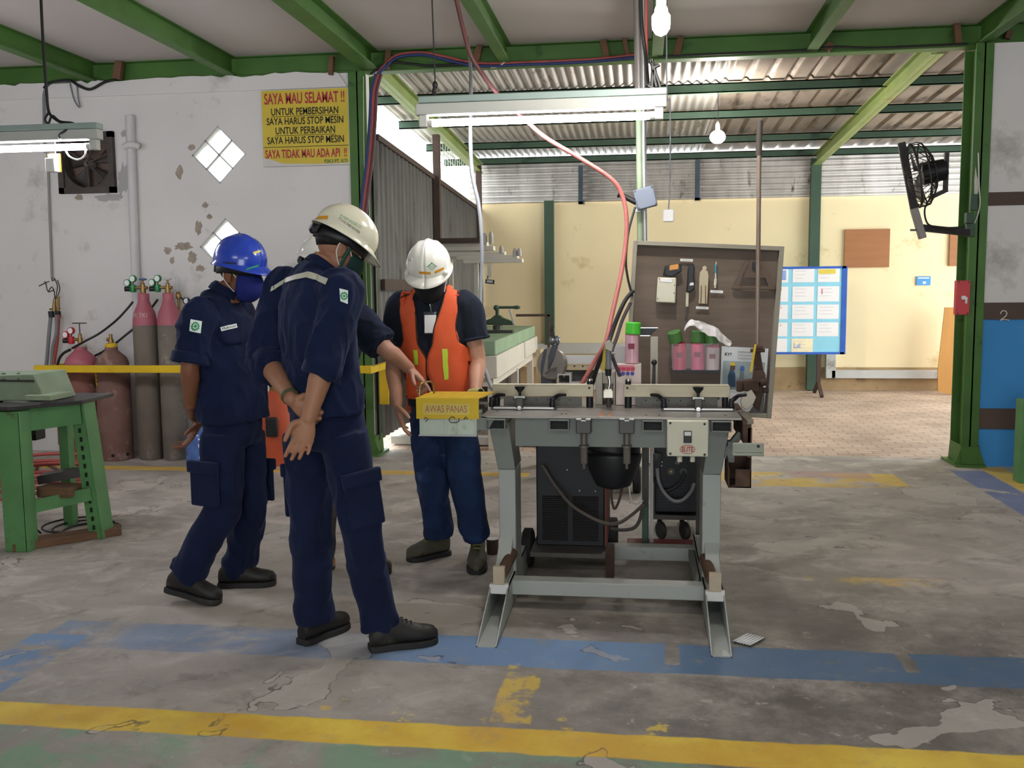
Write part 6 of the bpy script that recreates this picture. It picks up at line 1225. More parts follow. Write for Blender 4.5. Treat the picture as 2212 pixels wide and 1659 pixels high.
def crumple(mb, amp, sc=(7, 7, 3), seed=0, zones=()):
    """cloth folds: ridged noise pushed along the normals, stronger near the given joints"""
    off = V((seed*3.1, seed*1.7, seed))
    for i, p in enumerate(mb.v):
        q = V((p.x*sc[0], p.y*sc[1], p.z*sc[2]))+off; k = .55
        for c, r, w in zones:
            d = (p-c).length
            if d < r: k += w*(1-d/r)
        q += V((noise.noise(p*5), noise.noise(p*5+V((9, 0, 0))), noise.noise(p*5+V((0, 9, 0)))))*.5
        d = math.exp(-(noise.noise(q)/.17)**2); e = math.exp(-(noise.noise(q*2.0+V((5, 2, 1)))/.2)**2)
        mb.v[i] = p+mb.n[i]*amp*k*(d+.4*e-.65)
    return mb
def head(mb, C, f, u, s=.95):
    r = f.cross(u); ax = (r, f, u)
    def e(a, b, c, rad): mb.ell(C+(r*a+f*b+u*c)*s, [q*s for q in rad], ax, 20, 14)
    e(0, -.012, .03, (.076, .096, .098)); e(0, .025, -.035, (.064, .074, .088)); e(0, .055, -.100, (.034, .036, .028)); e(0, .083, .022, (.052, .018, .014))
    e(0, .100, -.018, (.013, .02, .026)); e(0, .108, -.032, (.018, .015, .012)); e(0, .092, -.068, (.026, .012, .010))
    for q in (-1, 1): e(q*.079, -.006, -.018, (.009, .024, .034)); e(q*.083, -.014, -.010, (.008, .014, .028)); e(q*.045, .062, -.025, (.022, .022, .02))
def head_extras(root, C, f, u, s=.95):
    r = f.cross(u); ax = (r, f, u); mb = MB()
    for q in (-1, 1): mb.ell(C+(r*q*.032+f*.083+u*.002)*s, (.012, .012, .010), ax, 10, 8)
    mb.cm = 1
    for q in (-1, 1): mb.ell(C+(r*q*.032+f*.0925+u*.001)*s, (.006, .004, .006), ax, 8, 6)
    mb.build('eyes', [EYEM, BLACK], root)
    rows = []
    for j in range(9):
        row = []
        for i in range(33):
            az = 2*math.pi*i/32; back = .5-.5*math.cos(az)              # 0 front, 1 back
            lo = math.radians(38-52*min(1, back*2.2)-26*max(0, back-.45)/.55); el = math.pi/2-(math.pi/2-lo)*j/8; k = 1.0 if j < 8 else .93
            row.append(C+(u*.03-f*.012)*s+(r*math.cos(el)*math.sin(az)*.081*k+f*math.cos(el)*math.cos(az)*.101*k+u*math.sin(el)*.103)*s)
        rows.append(row)
    MB().grid(rows).build('hair', HAIR, root, solid=.006)
def hand(mb, w, d, n, l, curl=(.35, .45, .5, .6), s=1.0, thumb=None, spread=.10):
    """palm and five fingers: d points to the fingertips, n is where the palm faces, l is the thumb side"""
    d = V(d).normalized(); n = V(n); n = (n-d*n.dot(d)).normalized(); l = V(l); l = (l-d*l.dot(d)-n*l.dot(n)).normalized()
    def oval(c, a, b): return [c+l*a*math.cos(2*math.pi*i/16)+n*b*math.sin(2*math.pi*i/16) for i in range(16)]
    mb.loft([oval(w-d*.02*s, .026*s, .020*s), oval(w+d*.012*s, .028*s, .019*s), oval(w+d*.045*s, .039*s, .019*s), oval(w+d*.08*s, .043*s, .016*s), oval(w+d*.098*s, .040*s, .012*s)])
    for k, (off, st, L, r) in enumerate(((.031, .092, .074, .0092), (.0105, .096, .082, .0094), (-.0105, .093, .076, .0090), (-.031, .084, .060, .0080))):
        p = w+(d*(st-.022)+l*off*.92)*s; a = 0; dd = (d+l*spread*off/.031).normalized(); pts = [p, w+(d*st+l*off)*s]
        for seg, cf in ((.46, .55), (.30, 1.0), (.24, .75)):
            a += curl[k]*cf; v = dd*math.cos(a)+n*math.sin(a); pts.append(pts[-1]+v*L*seg*s)
        mb.tube(pts, [r*1.05*s, r*1.05*s, r*s, r*.92*s, r*.78*s], n=10, sub=3, ball=True)
    td = V(thumb) if thumb else d*.62+l*.66+n*.42
    td.normalize(); b0 = w+(d*.022+l*.022+n*.004)*s; b1 = b0+(d*.3+l*.55+n*.2).normalized()*.030*s; b2 = b1+td*.036*s; b3 = b2+(td*.85+d*.3).normalized()*.028*s
    mb.tube([b0, b1, b2, b3], [.015*s, .0125*s, .0108*s, .0085*s], n=10, sub=3, ball=True)
def helmet(root, C, f, u, mt, name='helmet', a=.115, b=.140, h=.128, band=True, vis=.055):
    r = f.cross(u); N = 40; rows = []; o = C
    def pt(th, ph):
        x, y, z = a*math.sin(ph)*math.sin(th), b*math.sin(ph)*math.cos(th), h*math.cos(ph)
        rid = .007*math.exp(-(x/.013)**2)*(1 if y > -.09 else .3)*min(1, max(0, math.cos(ph))*2)
        for sx in (-1, 1): rid += .005*math.exp(-((x-sx*.045)/.010)**2)*min(1, max(0, math.cos(ph))*2)
        return o+r*x+f*y+u*(z+rid)
    for j in range(1, 13): rows.append([pt(2*math.pi*i/N, (math.pi/2)*j/12*1.0) for i in range(N+1)])
    for k, (ex, dz) in enumerate(((0, -.012), (.55, -.018), (1, -.022))):
        row = []
        for i in range(N+1):
            th = 2*math.pi*i/N; fr = max(0, math.cos(th)); e = (.010+vis*fr**1.6)*ex; q = pt(th, math.pi/2)
            row.append(q+(r*math.sin(th)*.7+f*math.cos(th)).normalized()*e+u*(dz-.016*fr**2*ex-(.006 if k else 0)))
        rows.append(row)
    mb = MB().grid(rows); top = o+u*(h+.007); i0 = len(mb.v); mb.v.append(top)
    for i in range(N): mb.f.append((i0, i+1, i)); mb.mi.append(0)
    bv = bvh(mb); hl = mb.build(name, mt, root, solid=.003)
    if band:
        g = MB(); rr = []
        for j in range(3): rr.append([o+r*.092*math.sin(t)+f*.108*math.cos(t)+u*(-.012-.022*j-.018*max(0, -math.cos(t))) for t in [math.pi*2*i/30 for i in range(31)]])
        g.grid(rr).build('inner_band', BLACK, hl, solid=.004)
        kb = o-f*.118-u*.052; g = MB().cyl(kb+f*.01, kb-f*.014, .020, .018, n=18); g.box(kb+f*.004, (.075, .016, .034), (r, f, u)); g.build('ratchet_band', BLACK, hl, bev=.004)
        MB().cyl(kb-f*.0135, kb-f*.017, .0135, n=16).build('ratchet_knob', M('knob_silver', '#8f919c', .4), hl)
    return hl, bv
def mask(root, C, f, u, mt, strap=WIREW, s=.95):
    r = f.cross(u); c = C+(f*.030-u*.052)*s; rows = []
    for j in range(9):
        el = math.radians(38-98*j/8); rows.append([c+(r*math.sin(az)*math.cos(el)*.079+f*(math.cos(az)*math.cos(el)*.100+.002)+u*math.sin(el)*.090)*s for az in [math.radians(-82+164*i/16) for i in range(17)]])
    m_ = MB().grid(rows).build('face_mask', mt, root, solid=.003)
    for q in (-1, 1):
        e = C+(r*q*.089-f*.022-u*.012)*s; a_ = C+(r*q*.078+f*.045-u*.015)*s; b_ = C+(r*q*.076+f*.040-u*.085)*s
        MB().tube([a_, C+(r*q*.086+f*.012+u*.012)*s, e+u*.02, e-u*.015, C+(r*q*.080+f*.004-u*.06)*s, b_], .0022, n=6).build('ear_loop', strap, m_)
    return m_
def shoe(root, H, T, mt, w=1.0, tall=.0, up=V((0, 0, 1)), name='shoe', lace=None, hh=1.0):
    H, T = V(H), V(T); d = (T-H).normalized(); l = d.cross(up).normalized(); u = l.cross(d).normalized(); L = (T-H).length
    ts = (0, .06, .18, .32, .46, .60, .74, .86, .95, 1.0); hw = (.024, .034, .037, .035, .038, .044, .047, .043, .031, .012); hz = (.062, .085, .096, .100, .090, .072, .060, .054, .046, .030)
    rings = []
    for t, a, z in zip(ts, hw, hz):
        z = (z+tall*max(0, 1-t*2.2))*hh; ring = []
        for i in range(20):
            th = 2*math.pi*i/20; c, s_ = math.cos(th), math.sin(th); ring.append(H+d*L*t+l*a*w*math.copysign(abs(c)**.75, c)*(1 if s_ < .2 else 1-.25*s_)+u*(.022+z*.5+z*.5*math.copysign(abs(s_)**.75, s_)))
        rings.append(ring)
    sh = MB().loft(rings).build(name, mt, root)
    out = [H+d*(L*t*1.02-.006)+l*(a*w+.004)*q for q, seq in ((1, range(10)), (-1, range(9, -1, -1))) for t, a in [(ts[i], hw[i]) for i in seq]]
    MB().prism(out[::-1], u*.026).build('sole', RUBBER, sh, bev=.004)
    mb = MB()
    for i in range(4):
        t = .40+.065*i; z = .022+.098*(1-i*.10)*hh; mb.tube([H+d*L*t+l*.020-u*-z, H+d*L*(t+.02)+u*(z+.006), H+d*L*t-l*.020+u*z], .0026, n=6)
    mb.build('laces', lace or BLACK, sh); return sh
def project(mb2, bv, off, Yf):
    """wrap a flat drawing (in photograph pixels) onto a surface along the line of sight: gives a thin draped layer"""
    out = MB(); out.f = list(mb2.f); out.mi = list(mb2.mi)
    for p in mb2.v:
        d = ray(p.x, p.y).normalized(); hit = bv.ray_cast(CAM, d); q = hit[0]
        if q is None or abs(q.y-Yf) > .5: g = U(p.x, p.y, Y=Yf); near = bv.find_nearest(g); q, nn = near[0], near[1]
        else: nn = hit[1]
        if nn.dot(d) > 0: nn = -nn
        out.v.append(q+(nn*.6-d*.4).normalized()*off)
    return out
def rows2(rows, nx=6):                                     # [(y, x0, x1)...] or [((x,y),(x,y))...] -> flat grid in pixels
    g = []
    for k in rows:
        a, b = (V((k[1], k[0], 0)), V((k[2], k[0], 0))) if len(k) == 3 else (V((*k[0], 0)), V((*k[1], 0)))
        g.append([a.lerp(b, i/nx) for i in range(nx+1)])
    out = []
    for j in range(len(g)-1):
        for m_ in range(3): out.append([g[j][i].lerp(g[j+1][i], m_/3) for i in range(nx+1)])
    out.append(g[-1]); return MB().grid(out)
def txt2(txt, p0, p1, h, bold=.01):
    a, b = V((*p0, 0)), V((*p1, 0)); r = (b-a).normalized(); up = V((r.y, -r.x, 0)); return text_mb(txt, h*1.3, (a+b)/2, r, up, bold=bold, width=(b-a).length, depth=0)
def gear2(c, R, tilt=0):
    mb = MB(); n = 48; o = []; i_ = []
    for k in range(n):
        a = 2*math.pi*k/n+tilt; rr = R*(1.0 if (k % 4) < 2 else .80); o.append(V((c[0]+rr*.92*math.cos(a), c[1]+rr*math.sin(a), 0))); i_.append(V((c[0]+R*.55*.92*math.cos(a), c[1]+R*.55*math.sin(a), 0)))
    mb.add(o+i_, [(k, (k+1) % n, n+(k+1) % n, n+k) for k in range(n)]); w = R*.13
    mb.add([(c[0]-w, c[1]-R*.36, 0), (c[0]+w, c[1]-R*.36, 0), (c[0]+w, c[1]+R*.36, 0), (c[0]-w, c[1]+R*.36, 0)], [(0, 1, 2, 3)]); mb.add([(c[0]-R*.36, c[1]-w, 0), (c[0]+R*.36, c[1]-w, 0), (c[0]+R*.36, c[1]+w, 0), (c[0]-R*.36, c[1]+w, 0)], [(0, 1, 2, 3)]); return mb
def figure(label, k, skinm, body_vox=.0045):
    """k: joints and sizes -> one continuous body, shirt and trousers"""
    b = MB(); torso(b, [(c, a*.74, bb*.74, R) for c, a, bb, R in k['torso']]); h = k['head']; C, f, u = h
    head(b, C, f, u); b.tube([C-u*.06-f*.022, (C-u*.085-f*.03+k['neck'])/2, k['neck'], k['neck']-V((0, 0, .05))], [.052, .053, .060, .07], n=18)
    for s in 'LR':
        S_, E_, W_ = k['S'+s], k['E'+s], k['W'+s]; fa = (E_+W_)/2
        b.tube([S_, (S_+E_)/2, E_, E_.lerp(W_, .3), E_.lerp(W_, .75), W_], [.052*k.get('arm', 1), .048*k.get('arm', 1), .041, .043, .032, .027], n=16, ball=True)
        H_, K_, A_ = k['H'+s], k['K'+s], k['A'+s]; b.tube([H_, (H_+K_)/2, K_, K_.lerp(A_, .35), A_], [.056, .054, .046, .044, .034], n=14, ball=True)
        hand(b, W_, **k['hand'+s])
    body = blob(b, body_vox, 3, .4); g = (k['AL']+k['AR'])/2
    root = body.build('person', skinm, origin=(g.x, g.y, 0), ang=80); tag(root, label, 'person'); head_extras(root, C, f, u)
    sb = MB(); torso(sb, k['torso'])
    for s in 'LR':
        S_, E_, W_ = k['S'+s], k['E'+s], k['W'+s]; ce = k['cuff'+s]; sr = k.get('sleeve', (.082, .076, .070))
        pts = [S_.lerp(k['torso'][-2][0], .25), S_, S_.lerp(E_, .5)]+([E_, E_.lerp(W_, ce)] if ce > 0 else [S_.lerp(E_, 1+ce)])
        sb.tube(pts, [sr[0], sr[0], sr[1]]+([sr[1]*.95, sr[2]] if ce > 0 else [sr[2]]), n=20)
    z = [(k['EL'], .16, 1.0), (k['ER'], .16, 1.0), (k['torso'][1][0], .22, .5), (k['SL'], .13, .5), (k['SR'], .13, .5)]
    shirt = crumple(blob(sb, .0075, 5), k.get('samp', .016), (9, 9, 4), k['seed'], z)
    so = shirt.build('shirt', k['shirt'], root, ang=80)
    tb = MB(); hc = k['hipc']; R = (k['HR']-k['HL']).normalized(); tw = k.get('hipw', .158)
    torso(tb, [(hc+V((0, 0, .12)), tw*.93, .115, R), (hc+V((0, 0, .03)), tw, .125, R), (hc-V((0, 0, .06)), tw, .125, R), (hc-V((0, 0, .10)), tw*.85, .10, R)])
    lr = k.get('leg', (.098, .094, .085, .080, .078))
    for s in 'LR':
        H_, K_, A_ = k['H'+s], k['K'+s], k['A'+s]; tb.tube([H_, H_.lerp(K_, .5), K_, K_.lerp(A_, .5), A_+(A_-K_).normalized()*k.get('hem', .03)], [lr[0], lr[1], lr[2], lr[3], lr[4]*k.get('flare', 1)], n=22)
    z = [(k['KL'], .2, .9), (k['KR'], .2, .9), (k['AL'], .16, 1.2), (k['AR'], .16, 1.2), (hc, .16, .5)]
    tr = crumple(blob(tb, .0075, 5), k.get('tamp', .014), (6, 6, 3.5), k['seed']+4, z)
    to = tr.build('trousers', k['trous'], root, ang=80)
    return root, so, bvh(shirt), to, bvh(tr), bvh(body)
def cuff(so, S_, E_, W_, t0, t1, r, mt, along='fore'):
    a, b = (E_.lerp(W_, t0), E_.lerp(W_, t1)) if along == 'fore' else (S_.lerp(E_, t0), S_.lerp(E_, t1))
    mb = MB(); d = (b-a).normalized(); q = basis(d); P = []
    for p, rr in ((a, r*.96), (a+d*.004, r), (b-d*.006, r*1.03), (b, r*.97), (b-d*.002, r*.82)): P.append([p+(q[2]*math.cos(2*math.pi*i/24)+q[0]*math.sin(2*math.pi*i/24))*rr*(1+.03*math.sin(3*i+1)) for i in range(24)])
    mb.loft(P, cap=False).build('rolled_cuff', mt, so, solid=.003)
def collar(so, c, d, R, r0, r1, h, mt):
    d = V(d).normalized(); R = V(R); R = (R-d*R.dot(d)).normalized(); F = d.cross(R); rows = []
    for z, r in ((-.02, r0*1.08), (0, r0), (h*.6, r1), (h, r1*1.02), (h*.72, r1*1.16), (h*.2, r1*1.26)): rows.append([c+d*z+R*r*math.sin(t)+F*r*.95*math.cos(t)-d*(.012*(math.cos(t)+1)/2*(1 if z > .01 else 0)) for t in [math.radians(14)+math.radians(332)*i/28 for i in range(29)]])
    MB().grid(rows).build('collar', mt, so, solid=.004)
def pocket(to, p, q, R, w, mt, t=.020, name='cargo_pocket'):
    """a bellows pocket with flap on the outside of a thigh, between two points of its axis"""
    d = (q-p).normalized(); R = (R-d*R.dot(d)).normalized(); F = d.cross(R); L = (q-p).length
    o = MB().box((p+q)/2, (t, w, L), (R, F, d)).build(name, mt, to, bev=.012); MB().box(p+d*.02+R*.008, (t+.008, w+.012, .055), (R, F, d)).build('pocket_flap', mt, o, bev=.008); return o
ZU = V((0, 0, 1))
def frame(az, pitch, rollv=0.):
    f0 = V((math.sin(az), math.cos(az), 0)); f = f0*math.cos(pitch)-ZU*math.sin(pitch); u = f0*math.sin(pitch)+ZU*math.cos(pitch); r = f.cross(u); return f, u*math.cos(rollv)+r*math.sin(rollv)
# ---- the man in the white helmet with his back to us
Rn = V((.68, -.73, 0))
k = dict(seed=1, shirt=NAVY, trous=NAVY2)
k['SL'], k['SR'] = U(610, 628, Y=3.70), U(738, 634, Y=3.43); k['neck'] = U(702, 574, Y=3.60)
k['torso'] = [(U(707, 890, Y=3.55), .178, .135, Rn), (U(697, 800, Y=3.545), .170, .130, Rn), (U(686, 705, Y=3.555), .185, .133, Rn), (U(680, 635, Y=3.57), .175, .115, Rn), (U(684, 602, Y=3.585), .125, .088, Rn), (U(696, 580, Y=3.60), .068, .066, Rn)]
k['EL'], k['WL'] = U(574, 775, Y=3.62), U(630, 862, Y=3.375); k['ER'], k['WR'] = U(700, 788, Y=3.335), U(667, 903, Y=3.285)
k['HL'], k['HR'] = U(664, 935, Y=3.62), U(742, 935, Y=3.50); k['KL'], k['KR'] = U(671, 1120, Y=3.60), U(776, 1130, Y=3.51); k['AL'], k['AR'] = U(680, 1325, Y=3.63), U(817, 1335, Y=3.60)
k['hipc'] = U(705, 915, Y=3.555); k['cuffL'], k['cuffR'] = .30, .22
fN, uN = frame(R_(58), R_(32)); CN = U(733, 536, Y=3.63); k['head'] = (CN, fN, uN)
k['handL'] = dict(d=(.80, .15, -.62), n=(-.15, -1, .1), l=(.5, .0, .8), curl=(1.15, 1.15, 1.1, 1.1), thumb=(.85, -.42, -.25), spread=.05)
k['handR'] = dict(d=(-.30, -.12, -1), n=(.25, -1, .1), l=(-1, 0, .1), curl=(.45, .55, .6, .65), spread=.12, thumb=(-.45, -.35, -1))
pN, sN, sbN, tN, tbN, bbN = figure('person in navy workwear and ivory helmet seen from behind, hands clasped on his back', k, SK_N)
cuff(sN, k['SR'], k['ER'], k['WR'], -.02, .20, .071, NAVY); cuff(sN, k['SL'], k['EL'], k['WL'], .05, .28, .068, NAVY)
collar(sN, k['torso'][-1][0]-V((0, 0, .012)), (k['neck']-k['torso'][-2][0]), Rn, .072, .068, .040, NAVY)
hN, hbN = helmet(pN, CN+uN*.064-fN*.004, fN, uN, HELI, a=.108, b=.130, h=.104, vis=.040)
mask(pN, CN, fN, uN, M('dark_green_mask', '#1d3a36', .9))
project(rows2([((588, 619), (585, 630)), ((612, 603), (609, 614)), ((640, 594), (638, 605)), ((665, 588), (663, 600)), ((686, 594), (683, 606)), ((710, 603), (704, 615))], 5), sbN, .006, 3.5).build('back_stripe', SILV, sN)
pt = project(rows2([((733, 623), (752, 628)), ((735, 651), (751, 657))], 4), sbN, .004, 3.4).build('sleeve_patch', PATCHW, sN); project(gear2((743, 640), 9.5), sbN, .0065, 3.4).build('gear_emblem', GRT, pt)
project(rows2([((680, 468), (710, 466)), ((679, 474), (708, 474))], 6), hbN, .0028, 3.6).build('amber_tape', AMB, hN)
project(txt2('PLYWM WOOD CO', (735, 466), (780, 492), 7), hbN, .0028, 3.6).build('green_lettering', GRT, hN); project(txt2('PT. KUTAI TIMBER INDONESIA', (732, 472), (777, 503), 6, .004), hbN, .0028, 3.6).build('black_lettering', TXTB, hN)
MB().tube([CN+fN.cross(uN)*.078+fN*.030+uN*.03, CN+fN.cross(uN)*.083+fN*.018-uN*.02, CN+fN.cross(uN)*.068+fN*.03-uN*.10], .007, n=8).build('chin_strap', M('green_strap', '#1f4a3c', .8), hN)
MB().tor(k['WL']+(k['EL']-k['WL']).normalized()*.025, (k['EL']-k['WL']), .030, .0042).tor(k['WL']+(k['EL']-k['WL']).normalized()*.014, (k['EL']-k['WL']), .030, .003).build('wrist_bracelet', M('olive_beads', '#4a5030', .6, var=.3, sc=60), pN)
for s, sg in (('L', -1), ('R', 1)):
    p, q = k['H'+s].lerp(k['K'+s], .40), k['H'+s].lerp(k['K'+s], 1.0); w_ = Rn*sg
    pocket(tN, p+w_*.088, q+w_*.077, w_, .15, NAVY2)
shoe(pN, U(652, 1394, Z=0), U(750, 1352, Z=0), SHOEB); shoe(pN, U(800, 1406, Z=0), U(945, 1386, Z=0), SHOEB, hh=1.05)
# ---- the man in the blue helmet, in profile
Rb = V((-.36, -.93, 0))
k = dict(seed=2, shirt=NAVY, trous=NAVY2, flare=1.02)
k['SL'], k['SR'] = U(512, 682, Y=4.32), U(428, 688, Y=4.01); k['neck'] = U(489, 632, Y=4.19)
k['torso'] = [(U(503, 905, Y=4.17), .172, .142, Rb), (U(497, 820, Y=4.165), .165, .138, Rb), (U(489, 745, Y=4.165), .18, .135, Rb), (U(475, 690, Y=4.17), .17, .115, Rb), (U(478, 658, Y=4.18), .12, .088, Rb), (U(486, 634, Y=4.19), .066, .066, Rb)]
k['ER'], k['WR'] = U(411, 792, Y=3.97), U(412, 876, Y=4.06); k['EL'], k['WL'] = U(440, 815, Y=4.40), U(430, 912, Y=4.20)
k['HR'], k['HL'] = U(480, 935, Y=4.08), U(526, 935, Y=4.26); k['KR'], k['KL'] = U(481, 1095, Y=4.06), U(541, 1095, Y=4.27); k['AR'], k['AL'] = U(407, 1232, Y=4.06), U(516, 1225, Y=4.33)
k['hipc'] = U(503, 915, Y=4.17); k['cuffR'] = -.10; k['cuffL'] = .2; k['hipw'] = .150
fB, uB = frame(R_(108), R_(9)); CB = U(519, 590, Y=4.21); k['head'] = (CB, fB, uB)
k['handR'] = dict(d=(-.25, .75, -.45), n=(1, .1, -.1), l=(0, .3, 1), curl=(.8, .8, .8, .8)); k['handL'] = dict(d=(-.35, -.35, -.80), n=(-.8, -.5, .3), l=(.3, -1, 0), curl=(.5, .55, .6, .6))
k['sleeve'] = (.084, .083, .080)
pB, sB, sbB, tB, tbB, bbB = figure('person in navy workwear and blue helmet standing in profile at the left', k, SK_B)
cuff(sB, k['SR'], k['ER'], k['WR'], .72, .94, .084, NAVY, 'up')
collar(sB, k['torso'][-1][0]-V((0, 0, .012)), (k['neck']-k['torso'][-2][0]), Rb, .072, .068, .05, NAVY)
hB, hbB = helmet(pB, CB+uB*.056-fB*.006, fB, uB, HELB, a=.110, b=.128, h=.118, vis=.042); mask(pB, CB, fB, uB, M('blue_mask', '#12206a', .85, var=.08))
pt = project(rows2([((412, 690), (436, 694)), ((409, 715), (433, 720))], 4), sbB, .004, 4.0).build('sleeve_patch', PATCHW, sB); project(gear2((422, 705), 10), sbB, .0065, 4.0).build('gear_emblem', GRT, pt)
pk = project(rows2([((474, 706), (527, 700)), ((473, 725), (527, 722)), ((489, 745), (524, 741))], 6), sbB, .008, 4.03).build('chest_pocket', NAVY, sB, solid=.004)
nt_ = project(rows2([((476, 707), (509, 700)), ((478, 716), (511, 709))], 6), sbB, .014, 4.03).build('name_tag', PATCHW, sB); project(txt2('Muhammad', (480, 711), (506, 705), 5.5, .006), sbB, .0165, 4.03).build('name_lettering', TXTB, nt_)
project(rows2([((531, 585), (559, 575)), ((533, 581), (558, 571))][::-1], 6), hbB, .0028, 4.1).build('green_tape', M('bright_green_tape', '#2c9a4a', .5), hB)
project(rows2([((546, 545), (562, 540)), ((547, 549), (563, 545))], 4), hbB, .0028, 4.1).build('yellow_tape', M('lemon_tape', '#d9cf5c', .5), hB); project(rows2([((482, 565), (511, 567)), ((482, 569), (511, 571))], 6), hbB, .0028, 4.1).build('dark_label', M('dark_blue_label', '#1a2350', .6), hB)
p, q = k['HR'].lerp(k['KR'], .36), k['HR'].lerp(k['KR'], .95); pocket(tB, p+Rb*.087+V((-.02, 0, 0)), q+Rb*.078+V((-.02, 0, 0)), Rb, .17, NAVY2); p, q = k['HL'].lerp(k['KL'], .40), k['HL'].lerp(k['KL'], .95); pocket(tB, p-Rb*.092, q-Rb*.08, -Rb, .16, NAVY2)
hz = U(362, 1276, Y=4.05); shoe(pB, hz, U(476, 1306, Z=0), SHOEB, up=V((.2, 0, 1))); shoe(pB, U(474, 1268, Z=0), U(597, 1263, Z=0), SHOEB)
# ---- the man in the orange vest facing us
Ro = V((-1, -.03, 0))
k = dict(seed=3, shirt=TEE, trous=JEAN, arm=1.08, leg=(.094, .092, .080, .074, .070), hem=.015, flare=1.04, tamp=.014, samp=.009)
k['SR'], k['SL'] = U(866, 670, Y=4.77), U(1008, 668, Y=4.77); k['neck'] = U(929, 636, Y=4.73)
k['torso'] = [(U(951, 872, Y=4.79), .172, .122, Ro), (U(947, 815, Y=4.775), .170, .122, Ro), (U(940, 742, Y=4.76), .180, .125, Ro), (U(937, 668, Y=4.75), .172, .108, Ro), (U(933, 636, Y=4.745), .125, .085, Ro), (U(930, 616, Y=4.735), .070, .066, Ro)]
k['ER'], k['WR'] = U(850, 792, Y=4.75), U(858, 872, Y=4.64); k['EL'], k['WL'] = U(1032, 778, Y=4.76), U(1027, 852, Y=4.60)
k['HR'], k['HL'] = U(922, 893, Y=4.80), U(988, 893, Y=4.80); k['KR'], k['KL'] = U(934, 1040, Y=4.76), U(1006, 1042, Y=4.72); k['AR'], k['AL'] = U(948, 1150, Y=4.87), U(1028, 1162, Y=4.74)
k['hipc'] = U(954, 885, Y=4.80); k['cuffR'] = k['cuffL'] = -.40; k['sleeve'] = (.084, .084, .082); k['hipw'] = .158
fO, uO = frame(R_(178), R_(28)); CO = U(928, 592, Y=4.66); k['head'] = (CO, fO, uO)
k['handR'] = dict(d=(.22, -.05, -1), n=(.9, .3, .1), l=(.3, -1, 0), curl=(.25, .3, .35, .4), spread=.15); k['handL'] = dict(d=(-.25, -.45, -.75), n=(-.6, .2, -.6), l=(-.7, -.6, .2), curl=(.6, .7, .7, .75))
pO, sO, sbO, tO, tbO, bbO = figure('person in orange safety vest, jeans and white helmet facing the bench, head bowed', k, SK_O)
for s in 'RL': cuff(sO, k['SR' if s == 'R' else 'SL'], k['E'+s], k['W'+s], .56, .62, .0835, TEE, 'up')
hO, hbO = helmet(pO, CO+uO*.052-fO*.004, fO, uO, HELW, a=.108, b=.130, h=.118, vis=.036); mask(pO, CO, fO, uO, M('black_mask', '#14151a', .85))
project(rows2([((905, 586), (930, 588)), ((906, 591), (930, 593))], 6), hbO, .0028, 4.5).build('amber_tape', AMB, hO); project(rows2([((938, 586), (958, 577)), ((939, 591), (959, 582))], 6), hbO, .0028, 4.5).build('amber_tape', AMB, hO)
g = MB(); 
for a, b in (((924, 576), (933, 569)), ((933, 569), (942, 575)), ((942, 575), (933, 583)), ((933, 583), (924, 576)), ((921, 577), (934, 567)), ((931, 567), (944, 576))):
    d = (V((*b, 0))-V((*a, 0))).normalized(); q = V((-d.y, d.x, 0))*.5; A_, B2 = V((*a, 0)), V((*b, 0)); g.grid([[A_.lerp(B2, i/8)-q for i in range(9)], [A_.lerp(B2, i/8)+q for i in range(9)]])
project(merge(g, txt2('KTI', (929, 576.5), (938, 576.5), 5)), hbO, .0034, 4.5).build('diamond_emblem', GRT, hO); project(txt2('U', (884, 563), (889, 560), 6), hbO, .0028, 4.6).build('green_lettering', GRT, hO)
for q in (-1, 1): c = CO+uO*.045+fO*.075+fO.cross(uO)*q*.098; MB().box(c, (.018, .03, .02), (fO.cross(uO), fO, uO)).build('side_clip', HELW, hO, bev=.004)
# vest
L_ = [((869, 627), (891, 618)), ((865, 646), (894, 646)), ((866, 678), (899, 678)), ((872, 710), (901, 710)), ((874, 735), (904, 743)), ((868, 752), (913, 760)), ((867, 770), (920, 776)), ((867, 803), (922, 803)), ((866, 830), (924, 829)), ((866, 858), (926, 864))]
Rr = [((966, 612), (991, 620)), ((962, 630), (988, 638)), ((956, 654), (986, 656)), ((948, 678), (986, 678)), ((938, 710), (984, 710)), ((934, 743), (990, 740)), ((927, 760), (1010, 752)), ((921, 776), (1014, 770)), ((922, 803), (1015, 795)), ((932, 829), (1016, 828)), ((934, 862), (1015, 862))]
ve = project(rows2(L_, 8), sbO, .012, 4.65).build('safety_vest', ORNG, pO, solid=.006, ang=80); project(rows2(Rr, 10), sbO, .012, 4.65).build('vest_panel', ORNG, ve, solid=.006, ang=80)
bk = MB(); rows = []
for zi in range(9):
    z = 1.36-.07*zi; row = []
    for i in range(13):
        w_ = (.075+.05*min(1, zi/3)) if zi < 4 else .175; g_ = V((k['torso'][2][0].x+w_*(i/6-1), 5.6, z)); h = sbO.ray_cast(g_, V((0, -1, 0))); row.append((h[0] or V((g_.x, 4.82, z)))+V((0, .012, 0)))
    rows.append(row)
bk.grid(rows).build('vest_back', ORNG, ve, solid=.006)
for rr in ([((895, 755), (904, 755)), ((898, 787), (906, 787))], [((896, 803), (902, 803)), ((897, 809), (902, 809))], [((955, 753), (966, 753)), ((957, 790), (968, 790)), ((960, 820), (969, 818))]): project(rows2(rr, 3), sbO, .0185, 4.65).build('reflective_strip', LIME, ve)
def edge(pts, off, r, mt, nm, par, Yf=4.65):
    m_ = MB(); m_.v = [V((*p, 0)) for p in pts]; w_ = project(m_, sbO, off, Yf); MB().tube(w_.v, r, n=6, sub=4).build(nm, mt, par)
